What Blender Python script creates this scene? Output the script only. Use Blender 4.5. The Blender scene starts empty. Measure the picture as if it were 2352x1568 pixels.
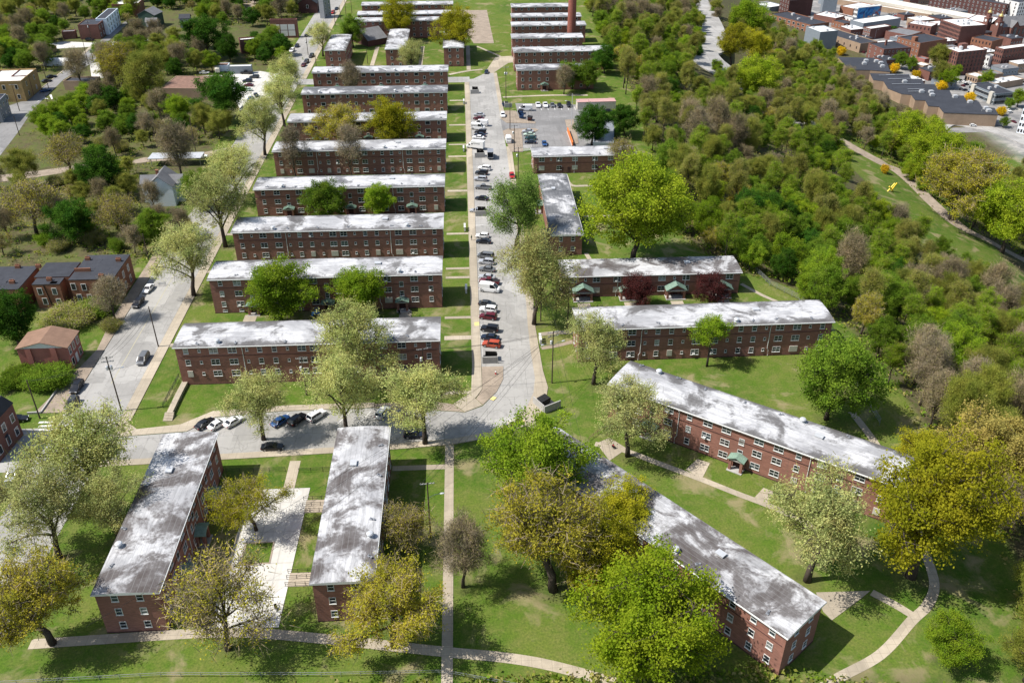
import bpy, math, random
import numpy as np
from mathutils import Vector, Matrix
random.seed(7); RNG = np.random.default_rng(11)
sc = bpy.context.scene; COL = sc.collection; D_ = bpy.data
PI = math.pi; R = math.radians
# ---------------------------------------------------------------- camera model (a drone 118 m above the plateau)
F = 2041.; CX, CY = 1176., 784.; H = 118.; PITCH = R(32); YAW = R(3.02)
fw = np.array([math.sin(YAW)*math.cos(PITCH), math.cos(YAW)*math.cos(PITCH), -math.sin(PITCH)])
rt = np.array([math.cos(YAW), -math.sin(YAW), 0.]); up = np.cross(rt, fw)
def edge_x(y):
    return float(np.interp(y, [40, 82, 108, 130, 190, 212, 228, 250, 290, 380, 530, 800], [74, 80, 91, 94, 92, 86, 68, 61, 64, 70, 76, 80]))
PS = [-50, 0, 10, 40, 80, 115, 138, 160, 210, 245, 270, 285, 5000]
PZ = [0, 0, -1.2, -12, -27, -40, -45.5, -53, -77, -91, -94.5, -95, -95]
def tz(x, y):
    return float(np.interp(x-edge_x(y), PS, PZ))
def ray(px, py):
    d = fw*F + rt*(px-CX) - up*(py-CY); return d/np.linalg.norm(d)
def g(px, py, z=None):
    """a point of the ground seen at a pixel of the survey picture (2352 wide); with z: at that height"""
    d = ray(px, py)
    if z is not None:
        t = (z-H)/d[2]; return (d[0]*t, d[1]*t, z)
    t = (1-H)/d[2]
    p = d*t; lo = t
    while H+d[2]*t > tz(d[0]*t, d[1]*t) and t < 4000: lo = t; t += 4
    hi = t
    for _ in range(18):
        m = (lo+hi)/2
        if H+d[2]*m > tz(d[0]*m, d[1]*m): lo = m
        else: hi = m
    return (d[0]*hi, d[1]*hi, tz(d[0]*hi, d[1]*hi))
def pr(x, y, z):
    v = np.array([x, y, z-H]); w = v@fw
    return CX+F*(v@rt)/w, CY-F*(v@up)/w, w
def T(r, c, x, y):
    k = .33335 if r < 2 else .3666
    return c*588+x*k, (0, 470.4, 993.5)[r]+y*k
def ZA(x, y): return x*.162, y*.162
def ZB(x, y): return 282.2+x*.162, y*.162
def ZC(x, y): return 541+x*.162, y*.162
def Z1(x, y): return 1764+x*.13, y*.13
def Z2(x, y): return 2046.2+x*.13, y*.13
def Z3(x, y): return 1881.6+x*.13, 141.1+y*.13
def Z4(x, y): return 2046.2+x*.13, 141.1+y*.13
def i1(x, y): return 1034.9+.15*x, 141.1+.15*y
def i2(x, y): return 1034.9+.15*x, 329.3+.15*y
def i3(x, y): return 1034.9+.15*x, 526.8+.15*y
def i4(x, y): return 987.8+.18*x, 715+.18*y
def i5(x, y): return 423.4+.15*x, 874.9+.15*y
# ---------------------------------------------------------------- mesh helpers
class MB:
    def __init__(s): s.v = []; s.f = []; s.m = []
    def face(s, pts, m=0):
        b = len(s.v); s.v += [tuple(p) for p in pts]; s.f.append(tuple(range(b, b+len(pts)))); s.m.append(m)
    def box(s, c, d, m=0, rz=0, bottom=True):
        ca, sa = math.cos(rz), math.sin(rz); x, y, z = [q/2 for q in d]; b = len(s.v)
        for k in (-1, 1):
            for (i, j) in ((-1, -1), (1, -1), (1, 1), (-1, 1)):
                s.v.append((c[0]+i*x*ca-j*y*sa, c[1]+i*x*sa+j*y*ca, c[2]+k*z))
        q = [(4, 5, 6, 7), (0, 1, 5, 4), (1, 2, 6, 5), (2, 3, 7, 6), (3, 0, 4, 7)]
        if bottom: q.append((3, 2, 1, 0))
        for t in q: s.f.append(tuple(b+i for i in t)); s.m.append(m)
    def prism(s, poly, z0, z1, m=0, mt=None, top=True, bottom=False):
        a = sum(poly[i-1][0]*poly[i][1]-poly[i][0]*poly[i-1][1] for i in range(len(poly)))
        if a < 0: poly = poly[::-1]
        n = len(poly); b = len(s.v)
        s.v += [(p[0], p[1], z0) for p in poly]+[(p[0], p[1], z1) for p in poly]
        for i in range(n):
            j = (i+1) % n; s.f.append((b+i, b+j, b+n+j, b+n+i)); s.m.append(m)
        if top: s.f.append(tuple(range(b+n, b+2*n))); s.m.append(m if mt is None else mt)
        if bottom: s.f.append(tuple(range(b+n-1, b-1, -1))); s.m.append(m)
    def tube(s, pts, rad, n=6, m=0, cap=True):
        pts = [Vector(p) for p in pts]; b = len(s.v)
        if not hasattr(rad, '__len__'): rad = [rad]*len(pts)
        for i, p in enumerate(pts):
            t = (pts[min(i+1, len(pts)-1)]-pts[max(i-1, 0)]).normalized()
            a = t.orthogonal().normalized() if abs(t.z) < .99 else Vector((1, 0, 0)); a = (a-t*a.dot(t)).normalized(); c = t.cross(a)
            for k in range(n):
                th = 2*PI*k/n; s.v.append(tuple(p+(a*math.cos(th)+c*math.sin(th))*rad[i]))
        for i in range(len(pts)-1):
            for k in range(n):
                s.f.append((b+i*n+k, b+i*n+(k+1) % n, b+(i+1)*n+(k+1) % n, b+(i+1)*n+k)); s.m.append(m)
        if cap:
            s.f.append(tuple(b+k for k in range(n-1, -1, -1))); s.m.append(m)
            s.f.append(tuple(b+(len(pts)-1)*n+k for k in range(n))); s.m.append(m)
    def lathe(s, prof, n=12, m=0, c=(0, 0, 0), axis='z'):
        b = len(s.v)
        for r, h in prof:
            for k in range(n):
                th = 2*PI*k/n; a, q = r*math.cos(th), r*math.sin(th)
                s.v.append((c[0]+a, c[1]+q, c[2]+h) if axis == 'z' else (c[0]+a, c[1]+h, c[2]+q))
        for i in range(len(prof)-1):
            for k in range(n):
                t = (b+i*n+k, b+i*n+(k+1) % n, b+(i+1)*n+(k+1) % n, b+(i+1)*n+k)
                s.f.append(t if axis == 'z' else t[::-1]); s.m.append(m)
        e = b+(len(prof)-1)*n
        s.f.append(tuple(e+k for k in range(n)) if axis == 'z' else tuple(e+k for k in range(n-1, -1, -1))); s.m.append(m)
        s.f.append(tuple(b+k for k in range(n-1, -1, -1)) if axis == 'z' else tuple(b+k for k in range(n))); s.m.append(m)
    def mesh(s, name, mats, smooth=False):
        me = D_.meshes.new(name); me.from_pydata(s.v, [], s.f)
        for m in (mats if isinstance(mats, (list, tuple)) else [mats]): me.materials.append(m)
        me.polygons.foreach_set('material_index', s.m)
        if smooth: me.polygons.foreach_set('use_smooth', [True]*len(s.f))
        me.update(); return me
def ob(name, me, parent=None, loc=(0, 0, 0), rz=0.):
    o = D_.objects.new(name, me); COL.objects.link(o); o.location = loc; o.rotation_euler = (0, 0, rz)
    if parent: o.parent = parent
    return o
def tag(o, label=None, cat=None, group=None, kind=None):
    if label: o['label'] = label
    if cat: o['category'] = cat
    if group: o['group'] = group
    if kind: o['kind'] = kind
    return o
def thing(name, label, cat, loc=(0, 0, 0), rz=0., group=None):
    return tag(ob(name, None, None, loc, rz), label, cat, group)
def copy_tree(o, parent=None):
    c = o.copy(); COL.objects.link(c); c.parent = parent
    for ch in o.children: copy_tree(ch, c)
    return c
# ---------------------------------------------------------------- materials
def lk(t, a, b): t.links.new(a, b)
class MT:
    def __init__(s, name, rough=.8, spec=.3):
        s.m = D_.materials.new(name); s.m.use_nodes = True; s.t = s.m.node_tree; s.n = s.t.nodes
        s.b = s.n['Principled BSDF']; s.b.inputs['Roughness'].default_value = rough
        s.b.inputs['Specular IOR Level'].default_value = spec
    def node(s, ty, **k):
        x = s.n.new(ty)
        for a, v in k.items(): setattr(x, a, v)
        return x
    def coord(s, which='Object', scale=(1, 1, 1), rnd=False):
        c = s.node('ShaderNodeTexCoord'); mp = s.node('ShaderNodeMapping'); mp.inputs['Scale'].default_value = scale
        src = c.outputs[which] if which != 'World' else s.node('ShaderNodeNewGeometry').outputs['Position']
        if rnd:
            oi = s.node('ShaderNodeObjectInfo'); v = s.node('ShaderNodeVectorMath', operation='MULTIPLY_ADD')
            cb = s.node('ShaderNodeCombineXYZ')
            for i in range(3): lk(s.t, oi.outputs['Random'], cb.inputs[i])
            lk(s.t, cb.outputs[0], v.inputs[0]); v.inputs[1].default_value = (317, 571, 29); lk(s.t, src, v.inputs[2]); src = v.outputs[0]
        lk(s.t, src, mp.inputs['Vector']); return mp.outputs[0]
    def noise(s, vec, scale, detail=4, rough=.55, dist=0.):
        x = s.node('ShaderNodeTexNoise'); x.inputs['Scale'].default_value = scale; x.inputs['Detail'].default_value = detail
        x.inputs['Roughness'].default_value = rough; x.inputs['Distortion'].default_value = dist; lk(s.t, vec, x.inputs['Vector']); return x.outputs['Fac']
    def ramp(s, fac, stops):
        x = s.node('ShaderNodeValToRGB'); e = x.color_ramp.elements
        while len(e) < len(stops): e.new(.5)
        for i, (p, c) in enumerate(stops):
            e[i].position = p; e[i].color = (*c, 1) if hasattr(c, '__len__') else (c, c, c, 1)
        lk(s.t, fac, x.inputs[0]); return x.outputs[0]
    def mix(s, fac, a, b, mode='MIX'):
        x = s.node('ShaderNodeMix', data_type='RGBA', blend_type=mode)
        for sock, v in ((x.inputs[0], fac), (x.inputs[6], a), (x.inputs[7], b)):
            if hasattr(v, 'is_output'): lk(s.t, v, sock)
            elif hasattr(v, '__len__'): sock.default_value = (*v, 1)
            else: sock.default_value = v
        return x.outputs[2]
    def math(s, op, a, b=0., c=None):
        x = s.node('ShaderNodeMath', operation=op)
        for i, v in enumerate((a, b, c)):
            if v is None: continue
            if hasattr(v, 'is_output'): lk(s.t, v, x.inputs[i])
            else: x.inputs[i].default_value = v
        return x.outputs[0]
    def col(s, c):
        if hasattr(c, 'is_output'): lk(s.t, c, s.b.inputs['Base Color'])
        else: s.b.inputs['Base Color'].default_value = (*c, 1)
        return s
    def bump(s, h, strength=.4, dist=.05):
        x = s.node('ShaderNodeBump'); x.inputs['Strength'].default_value = strength; x.inputs['Distance'].default_value = dist
        lk(s.t, h, x.inputs['Height']); lk(s.t, x.outputs[0], s.b.inputs['Normal'])
def sc3(c, k): return tuple(min(1, q*k) for q in c)
def mottled(name, c, var=.25, scale=.6, rough=.85, spec=.2, stretch=(1, 1, 1), metal=0., which='Object', fine=6.):
    m = MT(name, rough, spec); v = m.coord(which, stretch, True)
    n = m.noise(v, scale, 5, .6); n2 = m.noise(v, scale*fine, 3)
    a = m.ramp(n, [(.3, sc3(c, 1-var)), (.7, sc3(c, 1+var))]); m.col(m.mix(.35, a, m.ramp(n2, [(.3, sc3(c, 1-var*1.3)), (.7, sc3(c, 1+var*1.3))])))
    m.b.inputs['Metallic'].default_value = metal; return m.m
def brick(name, c, var=.3):
    m = MT(name, .9, .15); v = m.coord('Object', (1, 1, 5), True)
    n = m.noise(v, .9, 6, .65); v2 = m.coord('Object', (1, 1, 1), True); n2 = m.noise(v2, .18, 4); v3 = m.coord('Object', (2.2, 2.2, .25), True); n3 = m.noise(v3, .8, 4)
    a = m.ramp(n, [(.3, sc3(c, 1-var)), (.52, c), (.72, sc3(c, 1+var))])
    a = m.mix(m.ramp(n2, [(.42, 0.), (.62, .5)]), a, sc3(c, .72)); a = m.mix(m.ramp(n3, [(.55, 0.), (.75, .35)]), a, (c[0]*.6, c[1]*.75, c[2]*.85))
    m.col(a); return m.m
def leafmat(name, c, c2, trans=.3):
    m = MT(name, .7, .2); geo = m.node('ShaderNodeNewGeometry'); oi = m.node('ShaderNodeObjectInfo')
    a = m.mix(geo.outputs['Random Per Island'], sc3(c, .72), c2)
    a = m.mix(m.math('MULTIPLY', oi.outputs['Random'], .55), a, (c[0]*.8+.03, c[1]*.92, c[2]*.6))
    bn = m.noise(m.coord('Object', (1, 1, 1), True), .42, 3, .6)
    a = m.mix(m.ramp(bn, [(.38, 0.), (.62, .55)]), a, (c2[0]*1.12+.02, c2[1]*.98, c2[2]*.9)); a = m.mix(m.ramp(bn, [(.34, .5), (.5, 0.)]), a, sc3(c, .62))
    hs = m.node('ShaderNodeHueSaturation'); lk(m.t, a, hs.inputs['Color']); hs.inputs['Saturation'].default_value = 1.0
    lk(m.t, m.math('MULTIPLY_ADD', m.math('FRACT', m.math('MULTIPLY', oi.outputs['Random'], 7.31)), .4, .8), hs.inputs['Value'])
    d = m.node('ShaderNodeBsdfDiffuse'); t = m.node('ShaderNodeBsdfTranslucent'); mx = m.node('ShaderNodeMixShader'); mx.inputs[0].default_value = trans
    lk(m.t, hs.outputs[0], d.inputs[0]); lk(m.t, hs.outputs[0], t.inputs[0]); lk(m.t, d.outputs[0], mx.inputs[1]); lk(m.t, t.outputs[0], mx.inputs[2])
    lk(m.t, mx.outputs[0], m.n['Material Output'].inputs[0]); m.n.remove(m.b); return m.m
def plain(name, c, rough=.6, spec=.4, metal=0.):
    m = MT(name, rough, spec); m.col(c); m.b.inputs['Metallic'].default_value = metal; return m.m
M = {}
M['brick'] = brick('red_brick', (.275, .135, .103)); M['brick2'] = brick('orange_brick', (.245, .115, .072)); M['brick3'] = brick('strip_brick', (.19, .092, .074))
M['brick_tan'] = brick('tan_brick', (.40, .27, .12), .2); M['brick_beige'] = brick('beige_block', (.33, .24, .17), .12); M['brick_dark'] = brick('dark_brick', (.10, .05, .045), .25)
M['white'] = mottled('white_paint', (.62, .62, .60), .08, 1.5, .5, .3); M['pink'] = brick('pink_render', (.33, .13, .105), .14)
M['concrete'] = mottled('grey_concrete', (.36, .35, .33), .18, .5); M['board'] = mottled('beige_board', (.48, .45, .39), .12, .8)
M['copper'] = mottled('green_copper', (.20, .29, .23), .3, .9, .6, .3); M['steel'] = mottled('grey_steel', (.30, .31, .33), .15, .8, .45, .5, metal=.4)
M['galv'] = mottled('pale_vent_metal', (.55, .56, .57), .1, 1, .4, .5, metal=.3); M['black'] = plain('black_rubber', (.012, .012, .013), .8)
M['wood'] = mottled('pole_wood', (.075, .055, .042), .3, .8); M['darkroof'] = mottled('dark_membrane', (.035, .037, .045), .3, .12, .7, .3)
M['greyroof'] = mottled('grey_shingle', (.16, .16, .165), .25, .3); M['brownroof'] = mottled('brown_shingle', (.21, .13, .09), .2, .7); M['whiteroof'] = mottled('pale_membrane', (.62, .62, .60), .16, .12, .6, .3)
M['siding'] = mottled('pale_blue_siding', (.72, .79, .85), .08, .7, .6, .3, (1, 1, 6)); M['greensiding'] = mottled('dark_green_siding', (.03, .06, .045), .2, .7, .6, .3, (1, 1, 6))
M['greysiding'] = mottled('grey_siding', (.22, .23, .25), .15, .7, .6, .3, (1, 1, 6)); M['metalwall'] = mottled('grey_panel', (.19, .22, .25), .1, .5, .5, .4); M['rust'] = mottled('rusty_iron', (.2, .12, .09), .35, .6)
M['orange'] = plain('orange_paint', (.62, .16, .03), .6); M['yellow'] = plain('yellow_paint', (.72, .52, .04), .5); M['redpaint'] = plain('red_paint', (.45, .03, .03), .5); M['bluepaint'] = mottled('blue_steel', (.03, .07, .16), .2, 1, .5)
M['teal'] = plain('teal_awning', (.04, .38, .42), .7); M['gold'] = plain('gold_dome', (.5, .38, .14), .4, .5, .6); M['pinkroof'] = mottled('faded_red_metal', (.45, .27, .25), .12, .5, .5)
M['line'] = mottled('white_road_paint', (.66, .65, .62), .15, 2.); M['yline'] = mottled('yellow_road_paint', (.62, .52, .2), .15, 2.)
M['chrome'] = plain('lamp_lens', (.75, .76, .78), .15, .8); M['tail'] = plain('red_lens', (.30, .01, .01), .2, .6); M['carglass'] = plain('tinted_glass', (.012, .014, .018), .06, .6); M['tyre'] = plain('tyre_rubber', (.014, .014, .015), .85); M['rim'] = plain('alloy_rim', (.42, .42, .43), .35, .5, .6)
M['skin'] = plain('skin', (.16, .085, .055), .6); M['hair'] = plain('dark_hair', (.012, .01, .009), .7)
def glass(name, c, r): 
    m = MT(name, r, .5); v = m.coord('Object', (1, 1, 1), True); m.col(m.ramp(m.noise(v, .8, 2), [(.35, sc3(c, .6)), (.7, sc3(c, 1.5))])); return m.m
M['pane'] = [glass('dark_window_glass', (.02, .024, .03), .08), glass('blue_grey_window_glass', (.05, .065, .075), .1), glass('curtained_window_glass', (.22, .23, .22), .2), glass('dim_window_glass', (.03, .03, .032), .12)]
# white coated roof, stained where water stands
def roofmat(name, amount, edge, dark=(.055, .048, .046)):
    m = MT(name, .75, .25); v = m.coord('Object', (1, 1, 1), True); vs = m.coord('Object', (.35, 1.6, 1), True)
    big = m.noise(v, .13, 6, .62, .6); mid = m.noise(vs, .45, 6, .7, .8); fine = m.noise(v, 1.6, 5, .7); big2 = m.noise(v, .085, 5, .6, .4)
    base = m.ramp(mid, [(.28, (.22, .22, .23)), (.42, (.39, .39, .395)), (.64, (.56, .56, .57))])
    base = m.mix(m.ramp(fine, [(.5, 0.), (.72, .5)]), base, (.24, .24, .25))
    xyz = m.node('ShaderNodeSeparateXYZ'); tc = m.node('ShaderNodeTexCoord'); lk(m.t, tc.outputs['Object'], xyz.inputs[0])
    e = m.math('MULTIPLY', m.math('ABSOLUTE', xyz.outputs[1]), 1/5.5)
    e = m.math('MULTIPLY', m.math('POWER', e, 5), edge)
    p = m.math('ADD', m.math('ADD', big, e), amount)
    p = m.math('MULTIPLY_ADD', fine, .16, m.math('SUBTRACT', p, .08))
    a = m.mix(m.ramp(m.math('ADD', big2, amount*.4), [(.51, 0.), (.60, .55)]), base, (.20, .20, .21))
    a = m.mix(m.ramp(p, [(.53, 0.), (.565, .3), (.62, .8), (.74, .96)]), a, dark)
    # seams of the roofing sheets
    w = m.node('ShaderNodeTexWave', wave_type='BANDS', bands_direction='Y'); w.inputs['Scale'].default_value = .32; w.inputs['Distortion'].default_value = .6; w.inputs['Detail'].default_value = 2
    lk(m.t, v, w.inputs['Vector']); a = m.mix(m.ramp(w.outputs['Fac'], [(.0, .5), (.05, 0.)]), a, (.2, .2, .2))
    m.col(a); return m.m
M['roof0'] = roofmat('white_roof_light_stain', .025, .2, (.075, .07, .068)); M['roof1'] = roofmat('white_roof_eave_stain', .02, .32, (.10, .10, .105)); M['roof2'] = roofmat('white_roof_heavy_stain', .07, .04, (.058, .046, .042)); M['roof3'] = roofmat('grey_roof_stain', .09, .2, (.075, .078, .085))
# ---------------------------------------------------------------- ground, roads, paths
def ground():
    xs = np.concatenate([np.linspace(-3000, -320, 16), np.arange(-300, -130, 10.), np.arange(-130, 100, 2.5), np.arange(100, 440, 5.), np.linspace(450, 4000, 22)])
    ys = np.concatenate([np.linspace(-200, 50, 8), np.arange(60, 240, 2.5), np.arange(240, 900, 7.), np.linspace(910, 5000, 26)])
    V = []; C = []
    for y in ys:
        for x in xs:
            s = x-edge_x(y); V.append((x, y, tz(x, y)))
            wood = min(1, max(0, (s-2)/8))*(1-min(1, max(0, (s-285)/25))) if s > 0 else 0
            if 118 < s < 165 and 250 < y < 470: wood = .05
            if s > 175 and 360 < y < 560: wood *= .35
            if x < -96 and y > 225: wood = max(wood, .55)
            if y < 91 and -85 < x < 74: wood = .2+.3*min(1, (91-y)/8)
            urb = min(1, max(0, (s-290)/15))
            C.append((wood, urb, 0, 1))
    n = len(xs); Fc = [(j*n+i, j*n+i+1, (j+1)*n+i+1, (j+1)*n+i) for j in range(len(ys)-1) for i in range(n-1)]
    me = D_.meshes.new('ground'); me.from_pydata(V, [], Fc); at = me.color_attributes.new('zone', 'FLOAT_COLOR', 'POINT')
    at.data.foreach_set('color', np.array(C, dtype=np.float32).ravel())
    m = MT('lawn_and_hillside', .95, .1); v = m.coord('World')
    n1 = m.noise(v, .03, 6, .6); n2 = m.noise(v, .35, 6, .7); n3 = m.noise(v, 2.5, 4, .7); n4 = m.noise(v, .11, 5, .62, .5)
    gr = m.ramp(n1, [(.34, (.052, .112, .011)), (.5, (.094, .158, .017)), (.66, (.165, .188, .038))])
    gr = m.mix(m.ramp(n2, [(.42, 0.), (.70, .8)]), gr, (.20, .19, .06)); gr = m.mix(m.ramp(n3, [(.35, .6), (.7, 0.)]), gr, (.025, .055, .009))
    gr = m.mix(m.ramp(n4, [(.545, 0.), (.66, .8)]), gr, (.24, .20, .11)); 
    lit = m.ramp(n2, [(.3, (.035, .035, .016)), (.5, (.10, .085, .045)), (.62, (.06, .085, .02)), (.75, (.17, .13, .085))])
    urb = m.ramp(n4, [(.35, (.15, .15, .15)), (.55, (.26, .25, .24)), (.7, (.38, .36, .33))])
    ca = m.node('ShaderNodeVertexColor', layer_name='zone'); sp = m.node('ShaderNodeSeparateColor'); lk(m.t, ca.outputs[0], sp.inputs[0])
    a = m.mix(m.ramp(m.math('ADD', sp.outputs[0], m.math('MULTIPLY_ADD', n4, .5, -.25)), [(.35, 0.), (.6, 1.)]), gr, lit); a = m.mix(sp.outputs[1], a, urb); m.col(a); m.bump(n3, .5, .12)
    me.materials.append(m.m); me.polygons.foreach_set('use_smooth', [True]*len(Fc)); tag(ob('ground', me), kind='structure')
ground()
def road_mat(name, c, crack=True, joint=None):
    m = MT(name, .9, .2); v = m.coord('World'); n1 = m.noise(v, .09, 6, .65); n2 = m.noise(v, .9, 6, .7); vs = m.coord('World', (1.2, .06, 1)); n3 = m.noise(vs, .8, 4)
    a = m.ramp(n1, [(.3, sc3(c, .74)), (.55, c), (.75, sc3(c, 1.18))]); a = m.mix(m.ramp(n2, [(.4, 0.), (.8, .5)]), a, sc3(c, .62)); a = m.mix(m.ramp(n3, [(.5, 0.), (.72, .35)]), a, sc3(c, .6))
    pv = m.node('ShaderNodeTexVoronoi', distance='CHEBYCHEV'); pv.inputs['Scale'].default_value = .11; lk(m.t, v, pv.inputs['Vector']); sp_ = m.node('ShaderNodeSeparateColor'); lk(m.t, pv.outputs['Color'], sp_.inputs[0])
    a = m.mix(m.ramp(sp_.outputs[0], [(.62, 0.), (.66, .38)]), a, sc3(c, .62)); a = m.mix(m.ramp(sp_.outputs[1], [(.74, 0.), (.78, .35)]), a, sc3(c, 1.25))
    if crack:
        vo = m.node('ShaderNodeTexVoronoi', feature='DISTANCE_TO_EDGE'); vo.inputs['Scale'].default_value = .16; wv = m.node('ShaderNodeTexNoise'); wv.inputs['Scale'].default_value = .5
        vm = m.node('ShaderNodeVectorMath', operation='MULTIPLY_ADD'); vm.inputs[1].default_value = (3, 3, 0); lk(m.t, v, wv.inputs['Vector']); lk(m.t, wv.outputs['Color'], vm.inputs[0]); lk(m.t, v, vm.inputs[2]); lk(m.t, vm.outputs[0], vo.inputs['Vector'])
        a = m.mix(m.ramp(vo.outputs['Distance'], [(0., .45), (.02, 0.)]), a, sc3(c, .45))
    if crack:
        br = m.node('ShaderNodeTexBrick'); br.offset = .5; br.inputs['Scale'].default_value = 1; br.inputs['Brick Width'].default_value = 6.3; br.inputs['Row Height'].default_value = 11.; br.inputs['Mortar Size'].default_value = .045; br.inputs['Mortar Smooth'].default_value = .3
        vm2 = m.node('ShaderNodeVectorMath', operation='MULTIPLY_ADD'); vm2.inputs[1].default_value = (.5, .5, 0); lk(m.t, wv.outputs['Color'], vm2.inputs[0]); lk(m.t, v, vm2.inputs[2]); lk(m.t, vm2.outputs[0], br.inputs['Vector'])
        a = m.mix(m.math('MULTIPLY', br.outputs['Fac'], .5), a, sc3(c, .3))
    if joint:
        br = m.node('ShaderNodeTexBrick'); br.offset = 0; br.inputs['Scale'].default_value = 1/joint; br.inputs['Brick Width'].default_value = 1; br.inputs['Row Height'].default_value = 1; br.inputs['Mortar Size'].default_value = .03
        lk(m.t, v, br.inputs['Vector']); a = m.mix(m.math('MULTIPLY', br.outputs['Fac'], .45), a, sc3(c, .5))
    m.col(a); return m.m
M['asphalt'] = road_mat('worn_pale_asphalt', (.335, .325, .305)); M['asphalt2'] = road_mat('grey_asphalt', (.225, .22, .215)); M['walk'] = road_mat('tan_concrete_walk', (.40, .345, .265), False, 1.6); M['court'] = road_mat('pale_concrete_court', (.56, .545, .50), False, 4.)
M['dline'] = mottled('faded_yellow_paint', (.36, .335, .24), .15, 2.); M['dirt'] = mottled('bare_dirt', (.27, .22, .17), .3, .3, which='World'); M['kerb'] = mottled('kerb_stone', (.42, .39, .34), .15, .7, which='World'); M['highway'] = road_mat('pale_highway_concrete', (.35, .34, .325), False, 9.)
def flat(name, pts, z, mat, th=None):
    b = MB()
    if th is None:
        a = sum(pts[i-1][0]*pts[i][1]-pts[i][0]*pts[i-1][1] for i in range(len(pts))); q = pts if a > 0 else pts[::-1]
        b.face([(p[0], p[1], z) for p in q])
    else: b.prism([(p[0], p[1]) for p in pts], z-th, z)
    return tag(ob(name, b.mesh(name, mat)), kind='structure')
def rect(x0, x1, y0, y1): return [(x0, y0), (x1, y0), (x1, y1), (x0, y1)]
def smooth_line(pts, n=8):
    P = [Vector(p) for p in pts]; out = []
    for i in range(len(P)-1):
        a, b_, c, d = P[max(i-1, 0)], P[i], P[i+1], P[min(i+2, len(P)-1)]
        for k in range(n):
            t = k/n; out.append(.5*((2*b_)+(c-a)*t+(2*a-5*b_+4*c-d)*t*t+(3*b_-a-3*c+d)*t**3))
    return out+[P[-1]]
def ribbon(name, pts, w, z, mat, th=.0, drape=False, n=8):
    L = smooth_line([(p[0], p[1], 0) for p in pts], n); b = MB(); l = []; r = []
    for i, p in enumerate(L):
        t = (L[min(i+1, len(L)-1)]-L[max(i-1, 0)]).normalized(); q = Vector((-t.y, t.x, 0))*w/2
        zz = (max(tz(p.x+q.x, p.y+q.y), tz(p.x-q.x, p.y-q.y), tz(p.x, p.y)) if drape else 0)+z
        l.append((p.x+q.x, p.y+q.y, zz)); r.append((p.x-q.x, p.y-q.y, zz))
    for i in range(len(L)-1):
        b.face([r[i], r[i+1], l[i+1], l[i]])
        if th:
            for s, fl in ((l, 1), (r, 0)):
                q = [s[i], s[i+1], (s[i+1][0], s[i+1][1], s[i+1][2]-th), (s[i][0], s[i][1], s[i][2]-th)]; b.face(q if fl else q[::-1])
    if th:
        for i, fl in ((0, 1), (-1, 0)):
            q = [l[i], r[i], (*r[i][:2], r[i][2]-th), (*l[i][:2], l[i][2]-th)]; b.face(q if not fl else q[::-1])
    return tag(ob(name, b.mesh(name, mat)), kind='structure')
AS = .02; WK = .14
# central street with its bend to the left, one sheet
street = [(2.0, 177.5), (2, 424), (4, 424.5), (10, 434), (14, 434), (14.3, 388), (15.2, 324), (14.9, 211), (14.4, 195), (14.3, 184), (14.5, 172), (13.7, 166), (11.7, 160.3), (8.2, 156.1), (3.7, 152.4), (-4.7, 150.2), (-17.6, 149.1), (-53.5, 147.6), (-77.8, 146.6), (-77.8, 154.3), (-62, 155.6), (-57, 160.5), (-43.5, 161.9), (-22.3, 162.2), (-4.8, 159.9), (-2.1, 159.4), (1.9, 161.6), (5.3, 166.9), (7, 172), (7.3, 177.5)]
flat('central_street', street, AS, M['asphalt'])
flat('central_street_end', [(9.5, 434), (13.9, 434), (22, 452), (45, 462), (45, 470), (16, 464)], AS+.006, M['walk'])
flat('side_street', rect(-90.6, -77.8, 60, 900), AS+.004, M['asphalt'])
flat('cross_street', [(-77.8, 418.8), (2.2, 418.8), (2.2, 428), (-77.8, 428)], AS+.008, M['asphalt'])
flat('town_road', [g(*ZA(-500, 2300))[:2], g(*ZA(0, 1760))[:2], g(*ZA(430, 1400))[:2], g(*ZA(650, 1210))[:2], g(*ZA(1100, 850))[:2], g(*ZA(1330, 650))[:2], g(*ZA(1780, 300))[:2], g(*ZA(1850, 300))[:2], g(*ZA(1480, 640))[:2], g(*ZA(1330, 880))[:2], g(*ZA(900, 1130))[:2], g(*ZA(480, 1540))[:2], g(*ZA(260, 1870))[:2], g(*ZA(0, 2210))[:2], g(*ZA(-400, 2800))[:2]], AS, M['asphalt2'])
flat('town_pavement', [g(*ZA(560, 1270))[:2], g(*ZA(820, 1060))[:2], g(*ZA(1010, 900))[:2], g(*ZA(1290, 650))[:2], g(*ZA(1350, 640))[:2], g(*ZA(1090, 860))[:2], g(*ZA(640, 1215))[:2]], WK, M['walk'], .2)
flat('crossing_street', rect(-150, -90.5, 144, 158.5), AS+.01, M['asphalt'])
flat('town_cross_road', [g(*ZA(120, 1500))[:2], g(*ZA(430, 1400))[:2], g(*ZA(430, 1560))[:2], g(*ZA(60, 1640))[:2]], AS+.004, M['asphalt2'])
flat('alley', [g(*ZA(1080, 1420))[:2], g(*ZA(1330, 1420))[:2], g(*ZA(1330, 1470))[:2], g(*ZA(1080, 1520))[:2]], AS, M['court'])
flat('back_lane', [g(*ZA(300, 680))[:2], g(*ZA(900, 590))[:2], g(*ZA(1340, 610))[:2], g(*ZA(2100, 560))[:2], g(*ZA(2100, 600))[:2], g(*ZA(1330, 665))[:2], g(*ZA(300, 720))[:2]], AS+.002, M['court'])
flat('gravel_lane', [g(*p)[:2] for p in ((0, 402), (90, 392), (190, 378), (300, 370), (330, 362), (460, 352), (540, 335), (560, 325), (575, 345), (470, 362), (340, 372), (190, 390), (90, 406), (0, 418))], AS, M['dirt'])
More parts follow.
